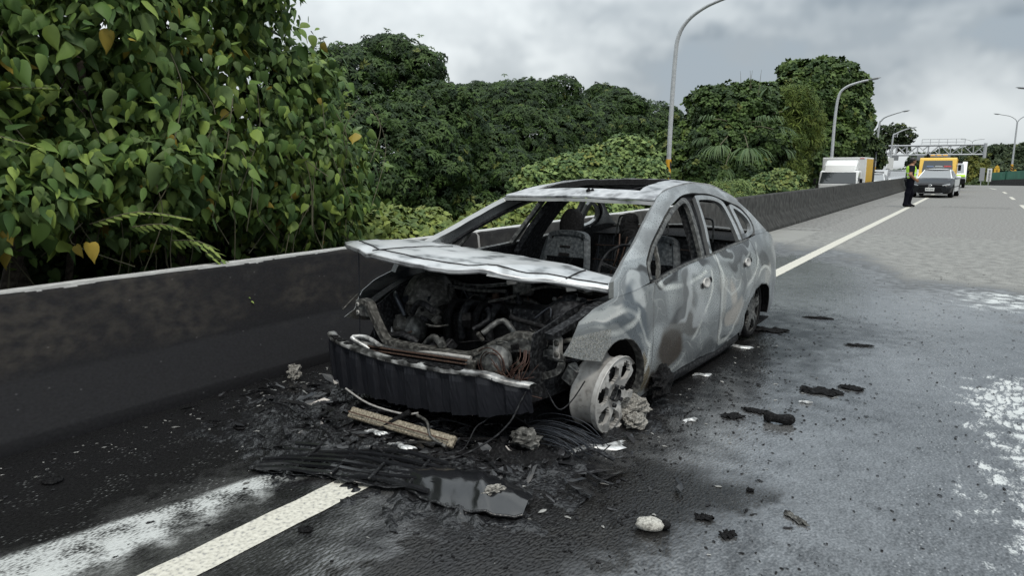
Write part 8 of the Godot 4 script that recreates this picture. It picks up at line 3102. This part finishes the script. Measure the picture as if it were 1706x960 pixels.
	wad("crumpled_lump", "small grey crumpled scrap on the glossy black fairing", "rag", Vector3(-1.56, 0.04, -2.20), Vector3(0.13, 0.06, 0.06), 1.2, M.rag, 73)
	wad("paper_scrap", "white crumpled paper scrap at the foot of the barrier", "paper", Vector3(-3.70, 0.0, -2.90), Vector3(0.12, 0.13, 0.09), 0.4, M.rag, 74)
	# splashes of solidified alloy
	var pud := [[-1.455, -2.99, 0.34, 0.055, 0.95, "splash of solidified bright metal beside the bare front wheel"], [-2.24, -2.37, 0.15, 0.03, 0.1, "white solidified splash lying on the crushed grille"], [-2.47, -2.43, 0.12, 0.035, 0.2, "white solidified splash beside the tan slat"], [-1.44, -5.42, 0.20, 0.06, 0.2, "white solidified splash beside the rear wheel"], [-1.43, -4.5, 0.13, 0.04, 0.6, "small white splash beside the sill"], [-1.20, -3.62, 0.10, 0.03, 1.2, "small white splash on the wet road beside the rag"], [-0.72, -4.30, 0.07, 0.02, 0.2, "tiny white splash among the cinders on the right"]]
	for q in pud.size():
		var p: Array = pud[q]
		m = MB.new(true)
		var ring := []
		for k in 40:
			var a := TAU * k / 40.0
			var rr := 0.5 + 0.32 * n.get_noise_2d(cos(a) * 2.0 + q * 7.0, sin(a) * 2.0)  + 0.10 * n.get_noise_2d(cos(a) * 9.0 + q, sin(a) * 9.0)
			ring.append(Vector3(cos(a) * rr * p[2], 0.0, sin(a) * rr * p[3] + 0.10 * p[2] * sin(cos(a) * 4.0)))
		for k in 40:
			var a: Vector3 = ring[k]
			var b: Vector3 = ring[(k + 1) % 40]
			var c := Vector3(0, 0.012, 0.10 * p[2] * sin(0.0))
			var ai := a * 0.86 + Vector3(0, 0.009, 0)
			var bi := b * 0.86 + Vector3(0, 0.009, 0)
			m.quad(a, b, bi, ai)
			m.tri(ai, bi, c)
		var o := obj("metal_splash", m, M.bright_alloy)
		o.position = Vector3(p[0], 0.045 if q == 1 or q == 2 else 0.004, p[1])
		o.rotation.y = p[4]
		tag(o, p[5], "metal splash")
	# single pieces on the open road
	var st := thing("pale_stone", "pale stone with a charred end lying alone on the right of the debris", "stone", Vector3(-0.93, 0.0, -2.38), 0.4)
	m = MB.new(true)
	rows = []
	for j in 8:
		var a := PI * j / 7.0
		var r := PackedVector3Array()
		for i in 13:
			var b := TAU * (i % 12) / 12.0
			var d := Vector3(sin(a) * cos(b), cos(a), sin(a) * sin(b))
			var k := 1.0 + 0.30 * n.get_noise_3d(d.x * 1.4, d.y * 1.4, d.z * 1.4)
			r.append(Vector3(d.x * 0.062, d.y * 0.026 + 0.022, d.z * 0.036) * Vector3(k, k, k))
		rows.append(r)
	m.grid(rows)
	obj("stone_body", m, M.stone_pale, st)
	m = MB.new(true)
	m.ball(Vector3(0.055, 0.018, -0.012), Vector3(0.026, 0.018, 0.024), 8, 6)
	obj("charred_end", m, M.char, st)
	var lp := thing("charred_lump", "black charred lump bent like a bean on the open wet road", "charred lump", Vector3(-0.775, 0.0, -3.86), 0.5)
	m = MB.new(true)
	m.tube(curve(v3([[-0.07, 0.028, -0.035], [-0.045, 0.032, -0.01], [0.0, 0.03, 0.012], [0.05, 0.028, 0.01], [0.075, 0.026, -0.005]]), 4), [0.012, 0.024, 0.030, 0.031, 0.029, 0.026, 0.024, 0.024, 0.025, 0.027, 0.029, 0.030, 0.030, 0.029, 0.026, 0.020, 0.010], 10)
	obj("lump_body", m, M.char, lp)
	var pieces := [[-0.68, -4.58, 0.24, 0.035, 0.14, 0.2, "tangle of black scraps beyond the charred lump"], [-0.53, -4.76, 0.15, 0.03, 0.08, 0.1, "flat black scrap to the right of the tangle of scraps"], [-0.64, -6.0, 0.20, 0.02, 0.05, 0.3, "thin black strip on the wet road behind the wreck's rear wheel"], [-1.10, -6.95, 0.24, 0.02, 0.08, 0.2, "long black strip nearest the rear bumper"], [-0.47, -2.78, 0.12, 0.02, 0.035, -0.6, "small grey bent bracket on the right side of the road"], [-0.69, -2.93, 0.03, 0.02, 0.03, 0.0, "small round cinder in line with the pale stone"], [-0.78, -2.58, 0.07, 0.025, 0.045, 0.4, "black cinder to the right of the pale stone"], [-0.66, -2.50, 0.06, 0.03, 0.045, 0.8, "black cinder farther right of the pale stone"], [-1.02, -3.82, 0.12, 0.025, 0.09, 0.6, "black scrap in the cinders left of the charred lump"], [-0.93, -3.98, 0.16, 0.02, 0.07, 0.1, "flat black scrap among the cinders beside the wreck's wheel"], [-1.39, -6.15, 0.32, 0.035, 0.16, 0.2, "flattened remnant of tyre under the rear wheel"], [-2.05, -1.62, 0.05, 0.02, 0.04, 0.3, "small black cinder on the bright wet road right of the edge line"], [-2.0, -7.9, 0.10, 0.05, 0.07, 0.3, "small black clod on the road behind the wreck"]]
	for q in pieces.size():
		var p: Array = pieces[q]
		scrap("burnt_scrap", p[6], "burnt scrap", Vector3(p[0], 0.0, p[1]), Vector3(p[2], p[3] * 0.7, p[4]), p[5], M.ash_metal if q == 4 else M.char, 200 + q, "burnt scraps on the road", 1.2)
	for q in [[-3.36, -1.27, 0.045, "black melted disc on the shoulder near the lower left corner"], [-3.22, -2.15, 0.04, "black burnt ring on the shoulder before the paper scrap"]]:
		m = MB.new(true)
		var ring := []
		for k in 19:
			var a := TAU * k / 18.0
			ring.append(Vector3(cos(a) * q[2], 0.008, sin(a) * q[2] * 0.8))
		m.tube(ring, 0.007, 6, false)
		if q[2] > 0.042:
			m.ball(Vector3(0, 0.006, 0), Vector3(q[2], 0.008, q[2] * 0.8), 12, 5)
		var o := obj("burnt_ring", m, M.char)
		o.position = Vector3(q[0], 0, q[1])
		tag(o, q[3], "burnt ring")
	# springs of steel cord left from the tyre
	var tw := thing("tyre_wire_tangle", "tangle of dark steel wire from a burnt tyre before the bare wheel", "wire tangle", Vector3(-1.66, 0.0, -2.92))
	for k in 40:
		var ps := []
		var rr := g.randf_range(0.10, 0.24)
		var a0 := g.randf_range(-0.4, 0.6)
		var tilt := g.randf_range(0.25, 0.75)
		for i in 8:
			var a := a0 + PI * 0.9 * i / 7.0
			ps.append(Vector3(cos(a) * rr + g.randfn() * 0.006 + 0.02, maxf(0.01, sin(a) * rr * tilt), g.randf_range(-0.01, 0.01) + (k - 20) * 0.006 + sin(a) * rr * 0.3))
		pipe("wire_loop", ps, 0.0022, M.wire_steel, tw, 4, 2)
	# lump of the melted door mirror hanging at the sill
	wad("melted_mirror", "melted black door mirror lump stuck to the sill behind the bare wheel", "mirror", wl(0.90, 0.075, 0.72), Vector3(0.12, 0.22, 0.24), WRECK_TURN, M.char, 91, false)
